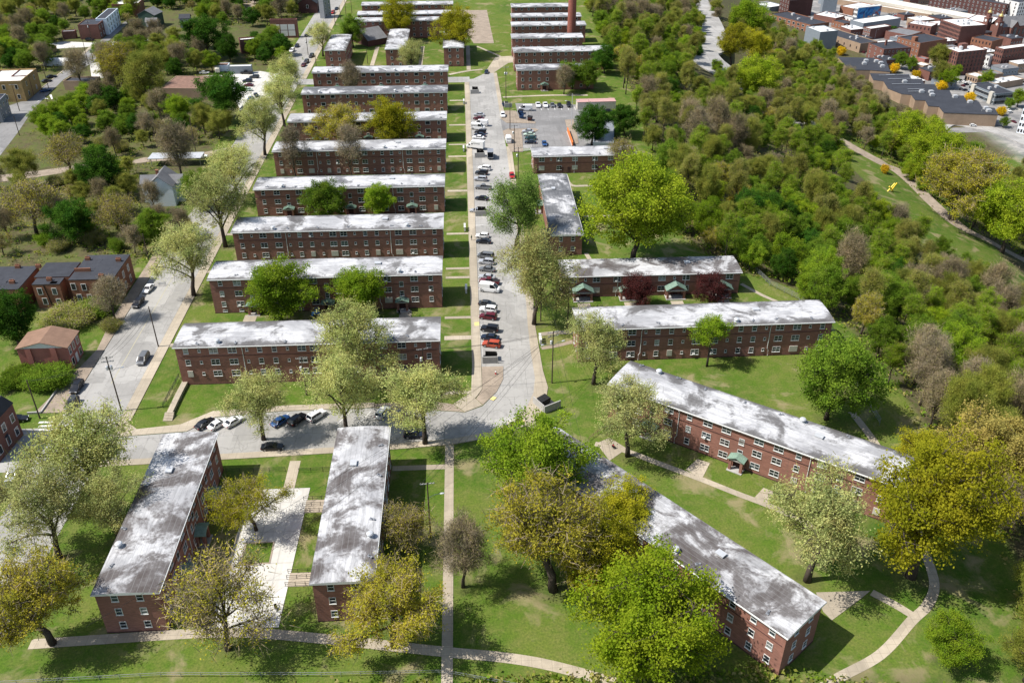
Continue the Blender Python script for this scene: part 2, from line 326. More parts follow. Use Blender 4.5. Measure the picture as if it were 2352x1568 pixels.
flat('yard_lot', [g(*ZB(1100, 1080))[:2], g(*ZB(1500, 1060))[:2], g(*ZC(350, 1010))[:2], g(*ZC(640, 1060))[:2], g(*ZC(560, 1400))[:2], g(*ZC(240, 1700))[:2], g(*ZC(60, 1540))[:2], g(*ZB(1500, 1240))[:2]], AS+.006, M['court'])
flat('concrete_pad', [g(*ZA(1270, 910))[:2], g(*ZA(1400, 880))[:2], g(*ZA(1490, 1110))[:2], g(*ZA(1300, 1105))[:2]], AS+.009, M['court'])
flat('far_dirt_lot', [g(*ZB(1560, 0))[:2], g(*ZB(1887, 0))[:2], g(*ZB(1887, 160))[:2], g(*ZB(1600, 240))[:2]], AS, M['dirt'])
flat('dirt_yard', [g(*T(0, 1, 1352, 75))[:2], g(*T(0, 1, 1590, 70))[:2], g(*T(0, 1, 1640, 300))[:2], g(*T(0, 1, 1500, 300))[:2]], AS, M['dirt'])
# parking court on the right
lot = [(15.2, 362), (15.2, 354), (24, 348), (24, 331), (60, 318), (66, 328), (66, 372), (26, 378), (22, 370)]
flat('parking_lot', [g(*i1(990, 640))[:2], g(*i1(1950, 665))[:2], g(*i1(2300, 700))[:2], g(*i1(2300, 1300))[:2], g(*i1(1260, 1330))[:2], g(*i1(1100, 1330))[:2], g(*i1(1080, 1080))[:2], g(*i1(800, 1070))[:2], g(*i1(760, 880))[:2], g(*i1(900, 940))[:2], g(*i1(1020, 760))[:2]], AS+.005, M['asphalt2'])
flat('lot_island', [g(*i1(1750, 900))[:2], g(*i1(1880, 890))[:2], g(*i1(1930, 1080))[:2], g(*i1(1960, 1260))[:2], g(*i1(1880, 1270))[:2], g(*i1(1790, 1060))[:2]], .16, M['dirt'], .2)
flat('lot_island', [g(*i1(800, 1070))[:2], g(*i1(880, 1035))[:2], g(*i1(1300, 1030))[:2], g(*i1(1345, 1055))[:2], g(*i1(1290, 1085))[:2], g(*i1(1080, 1090))[:2], g(*i1(1100, 1180))[:2], g(*i1(1110, 1390))[:2], g(*i1(920, 1390))[:2], g(*i1(830, 1180))[:2]], .16, M['dirt'], .2)
flat('lot_island', [g(*i1(770, 880))[:2], g(*i1(790, 760))[:2], g(*i1(1000, 760))[:2], g(*i1(1060, 880))[:2], g(*i1(1300, 930))[:2], g(*i1(1300, 955))[:2], g(*i1(860, 945))[:2]], .16, M['dirt'], .2)
# pavements (raised slabs)
flat('pavement', rect(-.2, 2.0, 177.5, 418.5), WK, M['walk'], .2)
flat('pavement', [(14.9, 211), (16.9, 211), (17, 300), (17.2, 330), (15.2, 330)], WK, M['walk'], .2)
flat('pavement', [(14.9, 210.9), (16.9, 210.9), (16.3, 195), (16.6, 175), (17.2, 168), (15.5, 159), (12.2, 154.4), (5, 150.6), (3.7, 152.4), (8.2, 156.1), (11.7, 160.3), (13.7, 166), (14.5, 172), (14.3, 184), (14.4, 195)], WK, M['walk'], .2)
flat('pavement', [(14.5, 364), (16.4, 364), (15.5, 434), (13.9, 434)], WK, M['walk'], .2)
flat('pavement', [(-.2, 177.4), (2, 177.4), (1.9, 168), (.3, 164.5), (1.9, 161.8), (-2.1, 159.5), (-4.6, 162.8), (-.6, 166.8)], WK, M['walk'], .2)
flat('verge', [(2.1, 177.4), (7.25, 177.4), (7.0, 172), (5.3, 167), (2, 162), (.5, 164.4), (2, 168)], WK-.02, M['dirt'], .2)
flat('verge', [(-4.7, 162.6), (-2.3, 159.5), (-4.8, 160), (-22.3, 162.3), (-22.3, 163.5), (-12, 164.5)], WK-.02, M['dirt'], .2)
flat('pavement', [(-62, 155.7), (-57, 160.6), (-43.5, 162), (-22.4, 162.3), (-22.4, 164.2), (-43.5, 164), (-58, 162.8), (-64, 158.2), (-73, 157), (-76, 160), (-77.7, 160), (-77.7, 154.4)], WK, M['walk'], .2)
flat('pavement', [(3.6, 152.3), (4.6, 150.4), (-4.7, 148.2), (-17.6, 147.1), (-53.5, 145.6), (-77.7, 144.6), (-77.7, 146.5), (-53.5, 147.5), (-17.6, 149), (-4.7, 150.1)], WK, M['walk'], .2)
flat('pavement', rect(-77.7, -75.2, 160.1, 400), WK, M['walk'], .2)
flat('pavement', rect(-77.7, -75.2, 428.2, 800), WK, M['walk'], .2)
flat('pavement', [(-90.7, 164), (-90.7, 246), (-93.8, 246), (-93.8, 205), (-92.5, 190), (-95, 176), (-97.5, 164)], WK, M['dirt'], .2)
flat('path', rect(-6.3, -4.5, 62, 148), .05, M['walk'])
ribbon('path', [(-73, 100.2), (-61, 100.6), (-45, 101), (-35, 100.3), (-20, 97.8), (-6, 95.2), (5, 93.3), (14, 90.6), (30, 84)], 2.0, .055, M['walk'])
ribbon('path', [(43, 80), (54.4, 86.4), (63.8, 90.9), (71.8, 97.3), (76, 100.5), (79.3, 105), (81, 112), (82.5, 120), (84.5, 132), (84.6, 145), (83.8, 155)], 1.7, .05, M['walk'])
ribbon('path', [g(*T(2, 3, 650, 1000)), g(*T(2, 3, 800, 1080)), g(*T(2, 3, 930, 1160))], 1.6, .06, M['walk'])
flat('path', [g(*T(2, 3, 300, 1000))[:2], g(*T(2, 3, 640, 990))[:2], g(*T(2, 3, 580, 1040))[:2], g(*T(2, 3, 400, 1175))[:2], g(*T(2, 3, 345, 1120))[:2]], .064, M['walk'])
ribbon('path', [g(*T(2, 2, 520, 70)), g(*T(2, 2, 700, 110)), g(*T(2, 2, 940, 200)), g(*T(2, 2, 1180, 290)), g(*T(2, 2, 1420, 385)), g(*T(2, 2, 1604, 455)), g(1850, 1200), g(1900, 1250)], 1.5, .05, M['walk'])
flat('path', [g(*T(2, 2, 1090, 230))[:2], g(*T(2, 2, 1160, 165))[:2], g(*T(2, 2, 1240, 190))[:2], g(*T(2, 2, 1190, 290))[:2]], .058, M['walk'])
flat('path', [g(*T(2, 2, 1520, 405))[:2], g(*T(2, 2, 1575, 345))[:2], g(*T(2, 2, 1640, 370))[:2], g(*T(2, 2, 1610, 440))[:2]], .058, M['walk'])
flat('path', [g(1370, 1018)[:2], g(1400, 1005)[:2], g(1440, 1030)[:2], g(1400, 1058)[:2]], .062, M['walk'])
flat('path', [g(*i4(1140, 1410))[:2], g(*i4(1250, 1360))[:2], g(*i4(1450, 1460))[:2], g(*i4(1300, 1500))[:2]], .06, M['walk'])
flat('courtyard', [(-44.8, 101.9), (-33.3, 101.5), (-32.9, 136), (-44.6, 136)], .075, M['court'])
flat('courtyard_bed', [(-42.6, 115.9), (-37.2, 115.9), (-37.3, 121.4), (-42.7, 121.4)], .12, M['dirt'], .1)
flat('courtyard_lawn', [(-42.3, 116.2), (-37.5, 116.2), (-37.6, 121.1), (-42.4, 121.1)], .13, None)
D_.objects['courtyard_lawn'].data.materials.clear(); D_.objects['courtyard_lawn'].data.materials.append(D_.materials['lawn_and_hillside'])
flat('path', [(-38.2, 136), (-36, 136), (-36, 144.5), (-38.2, 144.5)], .058, M['walk'])
flat('path', rect(-17, -6.3, 140.3, 141.8), .05, M['walk'])
flat('ramp', rect(-33.1, -27.6, 128.8, 132.4), .11, M['walk'], .1); flat('ramp', rect(-33.3, -28, 110.3, 113.5), .11, M['walk'], .1)
for yy, w in ((191, 1.9), (223.5, 1.3), (252.5, 1.3), (287, 1.6), (320.5, 1.3), (333.5, 1.2), (357, 1.6), (390.5, 1.4)): flat('path', rect(-7, -.25, yy-w/2, yy+w/2), .05, M['walk'])
for yy in (166.5, 200.5, 228.4): flat('path', rect(-7+(0), -.25, yy, yy+1.2), .05, M['walk'])
for yy in (190.5, 230, 255): flat('path', rect(-75.2, -68.6, yy, yy+1.5), .05, M['walk'])
for xx in (-57.8, -37.6, -17.4):
    for y0 in (205.5, 267, 334, 402): flat('path', rect(xx-1.6, xx+1.6, y0-4.2, y0-.2), .05, M['walk'])
ribbon('path', [(17, 191.5), (22, 192.2), (27, 192)], 1.6, .05, M['walk']); ribbon('path', [(17, 185), (21, 186), (26, 188)], 1.4, .052, M['dirt'])
for xx in (30.2, 42.8, 55.4, 68): flat('path', rect(xx-1.7, xx+1.7, 201.5, 206.8), .05, M['walk'])
ribbon('path', [(75.5, 215.5), (80, 208), (86, 201), (90, 196)], 1.2, .05, M['walk'])
ribbon('path', [(35, 298.5), (36, 290), (42, 289.2), (52, 288.5), (60, 285)], 1.5, .05, M['walk']); flat('path', rect(37, 60, 263, 264.2), .05, M['walk']); ribbon('path', [(34.5, 237), (35.5, 230), (36, 221)], 1.3, .05, M['walk'])
ribbon('path', [g(*i1(800, 550)), g(*i1(1270, 530)), g(*i1(1600, 520)), g(*i1(2100, 520))], 1.8, .05, M['walk'])
for xx in (-46, -22, 2): ribbon('path', [(xx, 440), (xx, 465), (xx, 488)], 2.0, .05, M['walk'])
ribbon('path', [g(*T(0, 1, 1520, 320)), g(*T(0, 1, 1660, 380)), g(*T(0, 1, 1700, 400))], 1.5, .05, M['walk']); ribbon('path', [g(*T(0, 1, 1330, 515)), g(*T(0, 1, 1460, 490)), g(*T(0, 1, 1560, 480))], 2, .05, M['walk'])
# boulevard on the hillside and the curved road above the warehouses
ribbon('boulevard', [g(1588, -20), g(1600, 10), g(1622, 55), g(1634, 90), g(1630, 125), g(1620, 150), (175, 480), (176, 440)], 19, .5, M['highway'], 1.2, True)
ribbon('boulevard_median', [g(1588, -20), g(1600, 10), g(1622, 55), g(1634, 90), g(1630, 125), g(1620, 150), (175, 480), (176, 440)], .7, 1.2, M['rust'], .7, True)
ribbon('curved_road', [(300, 620), (318, 585), g(2172, 284), g(2250, 293), g(2310, 308), g(2352, 325), g(2420, 352)], 13, .5, M['highway'], 1.2, True)
ribbon('park_path', [g(1925, 322), g(1965, 345), g(2020, 375), g(2060, 396), g(2100, 430), g(2140, 470), g(2200, 520), g(2280, 560), g(2352, 600), g(2400, 630)], 5.5, .12, M['dirt'], .2, True)
for a, b_, w in (((1905, 205), (2352, 292), 11), ((1830, 30), (2352, 185), 13), ((2120, 195), (2330, 90), 9), ((2240, 250), (2352, 195), 9)):
    A = Vector(g(*a)); B = Vector(g(*b_)); d = (B-A); ribbon('strip_road', [A-d*.2, A+d*.5, B+d*.6], w, .06, M['asphalt2'], 0, True, 14)
# markings
for k in range(9): flat('parking_line', [(-53+k*4.6, 156.6), (-52.85+k*4.6, 156.6), (-50.2+k*4.6, 161.4), (-50.35+k*4.6, 161.4)], AS+.012, M['line'])
for k in range(3): flat('crosswalk_bar', [g(*T(1, 0, a, b))[:2] for a, b in ((275, 1492+k*26), (375, 1490+k*26), (362, 1502+k*26), (262, 1504+k*26))], AS+.014, M['line'])
flat('stop_line', [g(*T(1, 0, 420, 1442))[:2], g(*T(1, 0, 545, 1438))[:2], g(*T(1, 0, 540, 1450))[:2], g(*T(1, 0, 412, 1453))[:2]], AS+.014, M['line'])
for k in range(4): flat('crosswalk_bar', [(-90+k*2.4, 157.2), (-88.8+k*2.4, 157.2), (-88.8+k*2.4, 160.6), (-90+k*2.4, 160.6)], AS+.014, M['line'])
for k in range(7): flat('crosswalk_bar', [g(*ZA(470+k*46, 1470-k*24))[:2], g(*ZA(500+k*46, 1462-k*24))[:2], g(*ZA(600+k*30, 1395+k*2))[:2], g(*ZA(580+k*30, 1400+k*2))[:2]][:4], AS+.014, M['line']) if k in (1, 3, 5) else None
flat('tactile_plate', [(4.4, 163.4), (5.2, 164.5), (4.4, 165.1), (3.6, 164)], WK+.01, M['yline']); flat('tactile_plate', [(9.6, 155), (10.8, 155.9), (11.2, 155.1), (10, 154.2)], WK+.01, M['yline'])
flat('tactile_plate', rect(.7, 1.9, 196.5, 198.3), WK+.01, M['yline'])
flat('centre_line', rect(-84.35, -84.15, 175, 420), AS+.012, M['dline'])
for k in range(7): flat('parking_line', [g(*i1(1390+k*104, 745))[:2], g(*i1(1396+k*104, 745))[:2], g(*i1(1380+k*104, 700))[:2], g(*i1(1374+k*104, 700))[:2]], AS+.014, M['line'])
for k in range(6): flat('parking_line', [g(*i1(1110, 1300+k*14))[:2], g(*i1(1250, 1288+k*14))[:2], g(*i1(1250, 1292+k*14))[:2], g(*i1(1110, 1304+k*14))[:2]], AS+.164, M['line'])
for yy in (202, 206.5, 233, 252, 259, 300, 304): flat('parking_line', [(2.2, yy), (2.2, yy+.14), (7.3, yy-1.2), (7.3, yy-1.34)], AS+.012, M['line'])
# ---------------------------------------------------------------- windows (shared meshes)
def win_mesh(kind):
    w, h = {'D': (1.95, 1.5), 'S': (1.12, 1.5), 'Q': (.62, .78), 'B': (1.2, .6)}[kind]; b = MB(); t = .085; d = .08; y = -d/2
    b.box((0, y, h/2-t/2), (w, d, t)); b.box((0, y, -h/2+t/2), (w, d, t)); b.box((-w/2+t/2, y, 0), (t, d, h-2*t)); b.box((w/2-t/2, y, 0), (t, d, h-2*t))
    if kind == 'D': b.box((0, y, 0), (.09, d-.01, h-2*t))
    if kind == 'D':
        for s in (-1, 1): b.box((s*w/4, y, 0), (w/2-.16, d-.02, .06))
    elif kind == 'S': b.box((0, y, 0), (w-2*t, d-.02, .08))
    b.box((0, -.075, -h/2-.05), (w+.12, .15, .09))
    p = MB(); p.face([(-w/2+t, -.02, -h/2+t), (w/2-t, -.02, -h/2+t), (w/2-t, -.02, h/2-t), (-w/2+t, -.02, h/2-t)])
    return b.mesh('window_'+kind, M['white']), [p.mesh('pane_'+kind, m) for m in M['pane']]
WIN = {k: win_mesh(k) for k in 'DSQB'}
def far_win(kind, frame='white', pane=0):
    w, h = kind; b = MB(); t = .14; b.box((0, -.04, 0), (w, .08, h), 0); b.face([(-w/2+t, -.085, -h/2+t), (w/2-t, -.085, -h/2+t), (w/2-t, -.085, h/2-t), (-w/2+t, -.085, h/2-t)], 1)
    return b.mesh('window_far', [M[frame], M['pane'][pane]])
FW = {'D': [far_win((1.95, 1.5), pane=p) for p in (0, 1, 3)], 'S': [far_win((1.12, 1.5), pane=p) for p in (0, 1, 3)], 'Q': [far_win((.62, .78), pane=p) for p in (0,)], 'T': [far_win((1.3, 2.3), 'brick_dark', p) for p in (0, 3)], 'W': [far_win((1.3, 2.0), 'white', p) for p in (0, 1)], 'P': [far_win((3.4, 2.4), 'white', p) for p in (0, 1)], 'G': [far_win((2.8, 2.6), 'white', p) for p in (2,)]}
def add_window(par, kind, x, y, z, rz=0., far=False):
    if far: return ob('window', random.choice(FW[kind]), par, (x, y, z), rz)
    f, ps = WIN[kind]; o = ob('window', f, par, (x, y, z), rz)
    r = random.random(); ob('pane', ps[0 if r < .55 else 1 if r < .8 else 2 if r < .87 else 3], o)
    return o
def _m(fn, mat, name='m'):
    b = MB(); fn(b); return b.mesh(name, mat)
ACM = _m(lambda b: (b.box((0, -.3, 0), (.6, .42, .38))), M['white'], 'ac')
BOARD = [_m(lambda b: b.box((0, -.07, 0), (w, .14, 1.62)), M['board'], 'board') for w in (2.0, 1.25)]
def _vent(b): b.lathe([(.32, 0), (.32, .45), (.26, .5), (.26, .6), (.62, .62), (.66, .8), (.5, .98), (.12, 1.05)], 12); b.box((0, 0, .06), (1.1, 1.1, .16))
VENT = _m(_vent, M['galv'], 'vent')
def _pipe(b): b.tube([(0, 0, 0), (0, 0, .55)], .09, 6); b.box((0, 0, .1), (.5, .5, .2)); b.box((0, .55, .14), (.35, .35, .28))
PIPE = _m(_pipe, M['steel'], 'pipe')
def _hatch(b): b.box((0, 0, .2), (1.5, 1.1, .4)); b.box((0, 0, .43), (1.65, 1.25, .08))
HATCH = _m(_hatch, M['galv'], 'hatch')
def gable_roof(b, x0, x1, y0, y1, z, rise, m=0, th=.14, axis='y'):
    """two slopes, ridge along axis"""
    if axis == 'y':
        xm = (x0+x1)/2
        for a, c in (((x0, z), (xm, z+rise)), ((xm, z+rise), (x1, z))):
            b.face([(a[0], y0, a[1]), (c[0], y0, c[1]), (c[0], y1, c[1]), (a[0], y1, a[1])], m)
            b.face([(a[0], y1, a[1]-th), (c[0], y1, c[1]-th), (c[0], y0, c[1]-th), (a[0], y0, a[1]-th)], m)
            b.face([(a[0], y0, a[1]-th), (c[0], y0, c[1]-th), (c[0], y0, c[1]), (a[0], y0, a[1])], m); b.face([(a[0], y1, a[1]), (c[0], y1, c[1]), (c[0], y1, c[1]-th), (a[0], y1, a[1]-th)], m)
        b.face([(x0, y1, z-th), (x0, y0, z-th), (x0, y0, z), (x0, y1, z)], m); b.face([(x1, y0, z-th), (x1, y1, z-th), (x1, y1, z), (x1, y0, z)], m)
    else:
        ym = (y0+y1)/2
        for a, c in (((y0, z), (ym, z+rise)), ((ym, z+rise), (y1, z))):
            b.face([(x0, a[0], a[1]), (x1, a[0], a[1]), (x1, c[0], c[1]), (x0, c[0], c[1])], m)
            b.face([(x0, c[0], c[1]-th), (x1, c[0], c[1]-th), (x1, a[0], a[1]-th), (x0, a[0], a[1]-th)], m)
            b.face([(x0, c[0], c[1]), (x0, c[0], c[1]-th), (x0, a[0], a[1]-th), (x0, a[0], a[1])], m); b.face([(x1, a[0], a[1]), (x1, a[0], a[1]-th), (x1, c[0], c[1]-th), (x1, c[0], c[1])], m)
        b.face([(x0, y0, z-th), (x1, y0, z-th), (x1, y0, z), (x0, y0, z)], m); b.face([(x1, y1, z-th), (x0, y1, z-th), (x0, y1, z), (x1, y1, z)], m)
def porch_meshes(w, d, h, rise):
    b = MB(); s = .55
    for x in (-w/2+s/2, w/2-s/2): b.box((x, -d+s/2, h/2-.15), (s, s, h-.3), 0); b.box((x, -s/2-.02, h/2-.15), (s, s, h-.3), 0)
    b.box((0, -d+s/2-.0, h-.13), (w+.1, s+.1, .34), 1); b.box((-w/2+s/2, -d/2, h-.12), (s-.06, d-2*s, .3), 1); b.box((w/2-s/2, -d/2, h-.12), (s-.06, d-2*s, .3), 1)
    b.box((0, -d/2-.2, .08), (w+.3, d+.4, .16), 1)
    b.face([(-w/2+.1, -d+.3, h+.05), (w/2-.1, -d+.3, h+.05), (0, -d+.3, h+rise-.12)], 0)
    me = b.mesh('porch', [M['brick'], M['concrete']])
    r = MB(); gable_roof(r, -w/2-.35, w/2+.35, -d-.35, 0, h+.1, rise)
    for k in range(7):
        y = -d-.2+k*(d/6.2)
        for s in (-1, 1): r.tube([(s*(w/2+.34), y, h+.13), (s*.02, y, h+rise+.13)], .045, 4)
    dr = MB(); dr.box((0, -.05, 1.25), (1.9, .1, 2.3)); dr.box((0, -.11, 1.2), (.08, .04, 2.2))
    return me, r.mesh('porch_roof', M['copper']), dr.mesh('door', M['brick_dark'])
PORCH3 = porch_meshes(2.9, 1.8, 2.9, .75); PORCH2 = porch_meshes(5.0, 2.6, 2.75, 1.7); PORCHP = porch_meshes(3.4, 2.0, 3.0, 1.1)
def add_porch(par, P, x, y, rz=0.):
    o = ob('porch', P[0], par, (x, y, 0), rz); ob('porch_roof', P[1], o); ob('door', P[2], o, (0, .0, .0)); return o
def block(label, fl, ang, L, W, h, style, roof='roof0', front='rear', sides=('r',), far=False, group='red brick housing blocks', vents=True, boards=0, two=False, name='apartment_block', ac=.09):
    """fl = front-left corner at ground, ang = direction of the front edge"""
    c, s = math.cos(ang), math.sin(ang); cx, cy = fl[0]+c*L/2-s*W/2, fl[1]+s*L/2+c*W/2
    t = thing(name, label, 'apartment block', (cx, cy, 0), ang, group)
    b = MB(); b.box((0, 0, h/2), (L, W, h), 0, 0, False); b.box((0, 0, .12), (L+.12, W+.12, .24), 1, 0, False); b.box((0, 0, h-.3), (L+.08, W+.08, .18), 1, 0, False)
    ob('wall', b.mesh('wall', [M['brick'], M['brick_dark']]), t)
    # roof: shallow dome with fascia
    b = MB(); o = .42; n = 8; X = L/2+o; Yh = W/2+o
    ys = [-Yh+2*Yh*k/n for k in range(n+1)]; zs = [.28+.30*(1-(y/Yh)**2) for y in ys]
    for k in range(n): b.face([(-X, ys[k], zs[k]), (X, ys[k], zs[k]), (X, ys[k+1], zs[k+1]), (-X, ys[k+1], zs[k+1])], 0)
    b.face([(X, y, z) for y, z in zip(ys, zs)]+[(X, Yh, 0), (X, -Yh, 0)], 1); b.face([(-X, y, z) for y, z in list(zip(ys, zs))[::-1]]+[(-X, -Yh, 0), (-X, Yh, 0)], 1)
    b.face([(-X, -Yh, 0), (X, -Yh, 0), (X, -Yh, .28), (-X, -Yh, .28)], 1); b.face([(X, Yh, 0), (-X, Yh, 0), (-X, Yh, .28), (X, Yh, .28)], 1); b.face([(-X, Yh, 0), (X, Yh, 0), (X, -Yh, 0), (-X, -Yh, 0)], 1)
    r = ob('roof', b.mesh('roof', [M[roof], M['white']]), t, (0, 0, h))
    if not far:
        b = MB(); b.box((0, -Yh-.07, .13), (2*X, .14, .16)); ob('gutter', b.mesh('gutter', M['white']), t, (0, 0, h))
    zr = lambda y: .28+.30*(1-(y/Yh)**2)
    yv = -W/2+1.0 if style != 'backvents' else W/2-.9
    nv = max(1, int(L/15))
    for k in range(nv):
        x = -L/2+L*(k+.5)/nv+random.uniform(-1.5, 1.5)
        if vents and k % 2 == 0: ob('roof_vent', VENT, r, (x, yv, zr(yv)-.03))
        for dx in (-4.6, 4.2):
            if abs(x+dx) < L/2-1.5: ob('vent_pipe', PIPE, r, (x+dx, yv+random.uniform(-.3, .5), zr(yv)-.03), random.uniform(0, 6))
    if L > 35: ob('roof_hatch', HATCH, r, (L*.22, .9, zr(.9)-.04)); 
    yf = -W/2
    fz = [h-.98, h-4.08, h-7.18] if not two else [h-1.0, h-4.2]
    def put(k, x, y, z, rz=0.):
        if far and k in 'DSQ': return add_window(t, k, x, y, z, rz, True)
        return add_window(t, k, x, y, z, rz)
    # long fronts
    if front == 'rear': half = [('S', 2.3), ('Q', 5.3), ('D', 8.5), ('D', 12.7), ('Q', 16), ('S', 18.9), ('S', 22.2), ('Q', 25.2), ('D', 28.4)]; 
    elif front == 'porch': half = [('S', 2.7), ('D', 7), ('D', 14), ('S', 18.6), ('D', 22.6), ('D', 26.6)]
    elif front == 'rows': half = [('D', 2.9), ('Q', 6.2), ('D', 9.2), ('D', 14.8), ('Q', 18), ('D', 21.4)]
    elif front == 'dense': half = [('S', 2.4), ('S', 5.8), ('S', 9.8), ('S', 13.6), ('S', 17.6), ('S', 21.4), ('S', 25.4), ('S', 29)]
    else: half = []
    half = [q for q in half if q[1] < L/2-.6]
    xs = [(k, L/2-d) for k, d in half]+[(k, -L/2+d) for k, d in half]
    nb = 0
    for k, x in xs:
        for i, z in enumerate(fz):
            if two and i == 1 and front == 'rows' and k == 'Q': continue
            if i == len(fz)-1 and k != 'Q' and nb < boards and random.random() < .3:
                ob('window_board', BOARD[0 if k == 'D' else 1], t, (x, yf, z)); nb += 1; continue
            put(k, x, yf, z)
            if not far and k != 'Q' and random.random() < ac: ob('air_conditioner', ACM, t, (x-.3, yf-.05, z-.45))
    stair = []
    if front == 'porch': stair = [L/2-10.4, 0, -L/2+10.4]
    for x in stair:
        for z in (h-2.5, h-5.3): put('S', x, yf, z)
        add_porch(t, PORCH3, x, yf)
    if not far and L > 30:
        b = MB(); b.tube([(-L/2+.5, yf-.07, h-2.45), (L/2-.5, yf-.07, h-2.45)], .06, 4); ob('conduit', b.mesh('conduit', M['brick_dark']), t)
        for s in (-1, 1):
            x = s*(L/2-(15.0 if front != 'porch' else 16.3)); b = MB(); b.tube([(x, yf-.5, h-.1), (x, yf-.12, h-.5), (x, yf-.12, 2.2), (x+s*.35, yf-.12, 1.6), (x+s*.35, yf-.12, .1)], .08, 6); ob('downspout', b.mesh('downspout', M['white']), t)
    # short sides and back
    if 'r' in sides or 'l' in sides:
        for sd, rz in (('r', PI/2), ('l', -PI/2)):
            if sd not in sides: continue
            x = L/2 if sd == 'r' else -L/2
            for y in (-W*.2, W*.2):
                for z in fz: put('S', x, y, z, rz)
    if h > 9.5:
        for k, x in xs:
            if k != 'Q' and x < 0 and front == 'porch': put('B', x, yf, .75)
    if 'b' in sides:
        for k, x in xs:
            for z in fz: put(k, x, -yf, z, PI)
    return t
H3 = 9.0; H2 = 6.3
LB = [("long brick block nearest the street bend, fronted by pale sycamores", 174.9, 'rear', 'roof0'),
      ("long brick block with a blue tarp at its entrance, second from the street bend", 208, 'porch', 'roof0'),
      ("long brick block with cream window boards, third from the street bend", 236.6, 'rear', 'roof0'),
      ("long brick block behind two round green trees, fourth from the street bend", 268.8, 'porch', 'roof1'),
      ("long brick block behind two bare brown trees, fifth from the street bend", 303.5, 'rear', 'roof1'),
      ("long brick block behind two golden trees, sixth from the street bend", 335.7, 'porch', 'roof1'),
      ("long brick block with a grey roof, seventh from the street bend", 371.8, 'rear', 'roof3'),
      ("long brick block in front of three narrow blocks seen end on", 404.2, 'porch', 'roof1')]
BL = []
for i, (lab, y, fr, rf) in enumerate(LB):
    q = (.9905, .992, .9945)[i] if i < 3 else 1.
    t = block(lab, (-68.*q, (y+.35)*q), 0, 60.2*q, 10.0, (10.2, 9.9, 9.7)[i] if i < 3 else H3, '', rf, fr, ('r',), far=i > 4, boards=4 if i in (2, 4) else 1); BL.append(t)
# two end-on blocks in front
A = block("brick block at the lower left with a heavily stained grey roof", (-51.3, 101.9), PI/2, 40.6, 9.9, H3, 'backvents', 'roof2', 'porch', ('l',), boards=0)
B = block("brick block right of the pale courtyard, white roof with brown stains", (-17.3, 102.4), PI/2, 40.2, 9.6, H3, '', 'roof2', 'rear', ('l',))
for z in (): pass
def porch_side(t, x, rz, y): return add_porch(t, PORCHP, x, y, rz)
# right-hand group
P4 = block("long brick block behind the slender young tree on the right lawn", (25.3, 178.3), R(.6), 61.2, 10.0, H3, '', 'roof0', 'rear', ('l',), boards=3)
P3 = block("two-storey brick row with green gabled porches behind two purple trees", (24.7, 210.3), 0, 48.4, 9.3, H2, 'backvents', 'roof2', 'rows', ('l',), two=True, boards=4, vents=False, name='row_house_block')
for k, x in enumerate((-18.7, -6.1, 6.5, 19.1)): add_porch(P3, PORCH2, x, -4.65)
P2 = block("two-storey brick row with a grey banded roof behind the feathery tree", (33.1, 236.0), PI/2, 47.6, 9.0, H2, '', 'roof3', 'rows', ('l', ), two=True, vents=False, name='row_house_block')
for x in (-14.0, 8.): add_porch(P2, PORCHP, x, 4.5, PI)
P1 = block("two-storey brick row at the edge of the parking court", (23.6, 301.4), R(.5), 36.8, 9.0, H2, '', 'roof1', 'rows', ('l',), two=True, boards=2, vents=False, name='row_house_block')
for x in (-16.6, -8.2, -5.6, 4.6, 12.): ob('door', PORCH2[2], P1, (x, -4.52, 0)).scale = (.6, 1, .95)
P5 = block("diagonal brick block on the right with vents along its far eave", (29.3, 155.7), R(-36.5), 60, 10.0, H3, 'backvents', 'roof0', 'porch', ('l',), boards=3)
P6 = block("diagonal brick block at the lower right with dark puddle stains", (8.6, 134.6), R(-51.1), 60.0, 9.9, H3, '', 'roof2', 'dense', ('r',), boards=3)
far_specs = [("small narrow brick block beside the left street, short end facing", (-57.9, 444.4), PI/2, 31, 9.7, 'l'), ("narrow brick block with a pale round tree before its short end", (-28.6, 445), PI/2, 41, 9.7, 'l'), ("narrow brick block nearest the head of the central street", (-.3, 446.8), PI/2, 40.4, 9.7, 'l')]
for lab, fl, a, L, W, sd in far_specs: block(lab, fl, a, L, W, H3, '', 'roof0', 'dense', (sd,), far=True, vents=False)
for lab, fl, a, L, rf in (("far brick block, front one of three behind the grey chapel roof", (-59, 506), R(1), 45.5, 'roof1'), ("far brick block, middle one of three behind the grey chapel roof", (-59, 522.5), R(1), 53, 'roof1'), ("far brick block, back one of three behind the grey chapel roof", (-59, 548), R(1), 53, 'roof1'),
    ("far brick block at the smokestack, first behind the stack's foot", (24.6, 464), 0, 36, 'roof1'), ("far brick block at the smokestack, second behind the stack", (26, 491.3), 0, 39.5, 'roof1'), ("far brick block at the smokestack, third behind the stack, with gabled porches", (27, 512.6), 0, 38.5, 'roof1'), ("far brick block at the smokestack, fourth and farthest behind the stack", (28.4, 539), 0, 34, 'roof1'),
    ("brick block just in front of the smokestack", (24.2, 436.2), R(1), 46.4, 'roof0'), ("brick block with a green gabled entrance facing the parking court", (23.8, 404.2), R(1), 35, 'roof3')):
    t = block(lab, fl, a, L, 9.4, H3, '', rf, 'dense', ('l',), far=True, vents=False)
    if 'gabled entrance' in lab: add_porch(t, PORCH3, -5.2, -4.7)
    if 'gabled porches' in lab:
        for x in (-10, 2, 12): add_porch(t, PORCH3, x, -4.7)
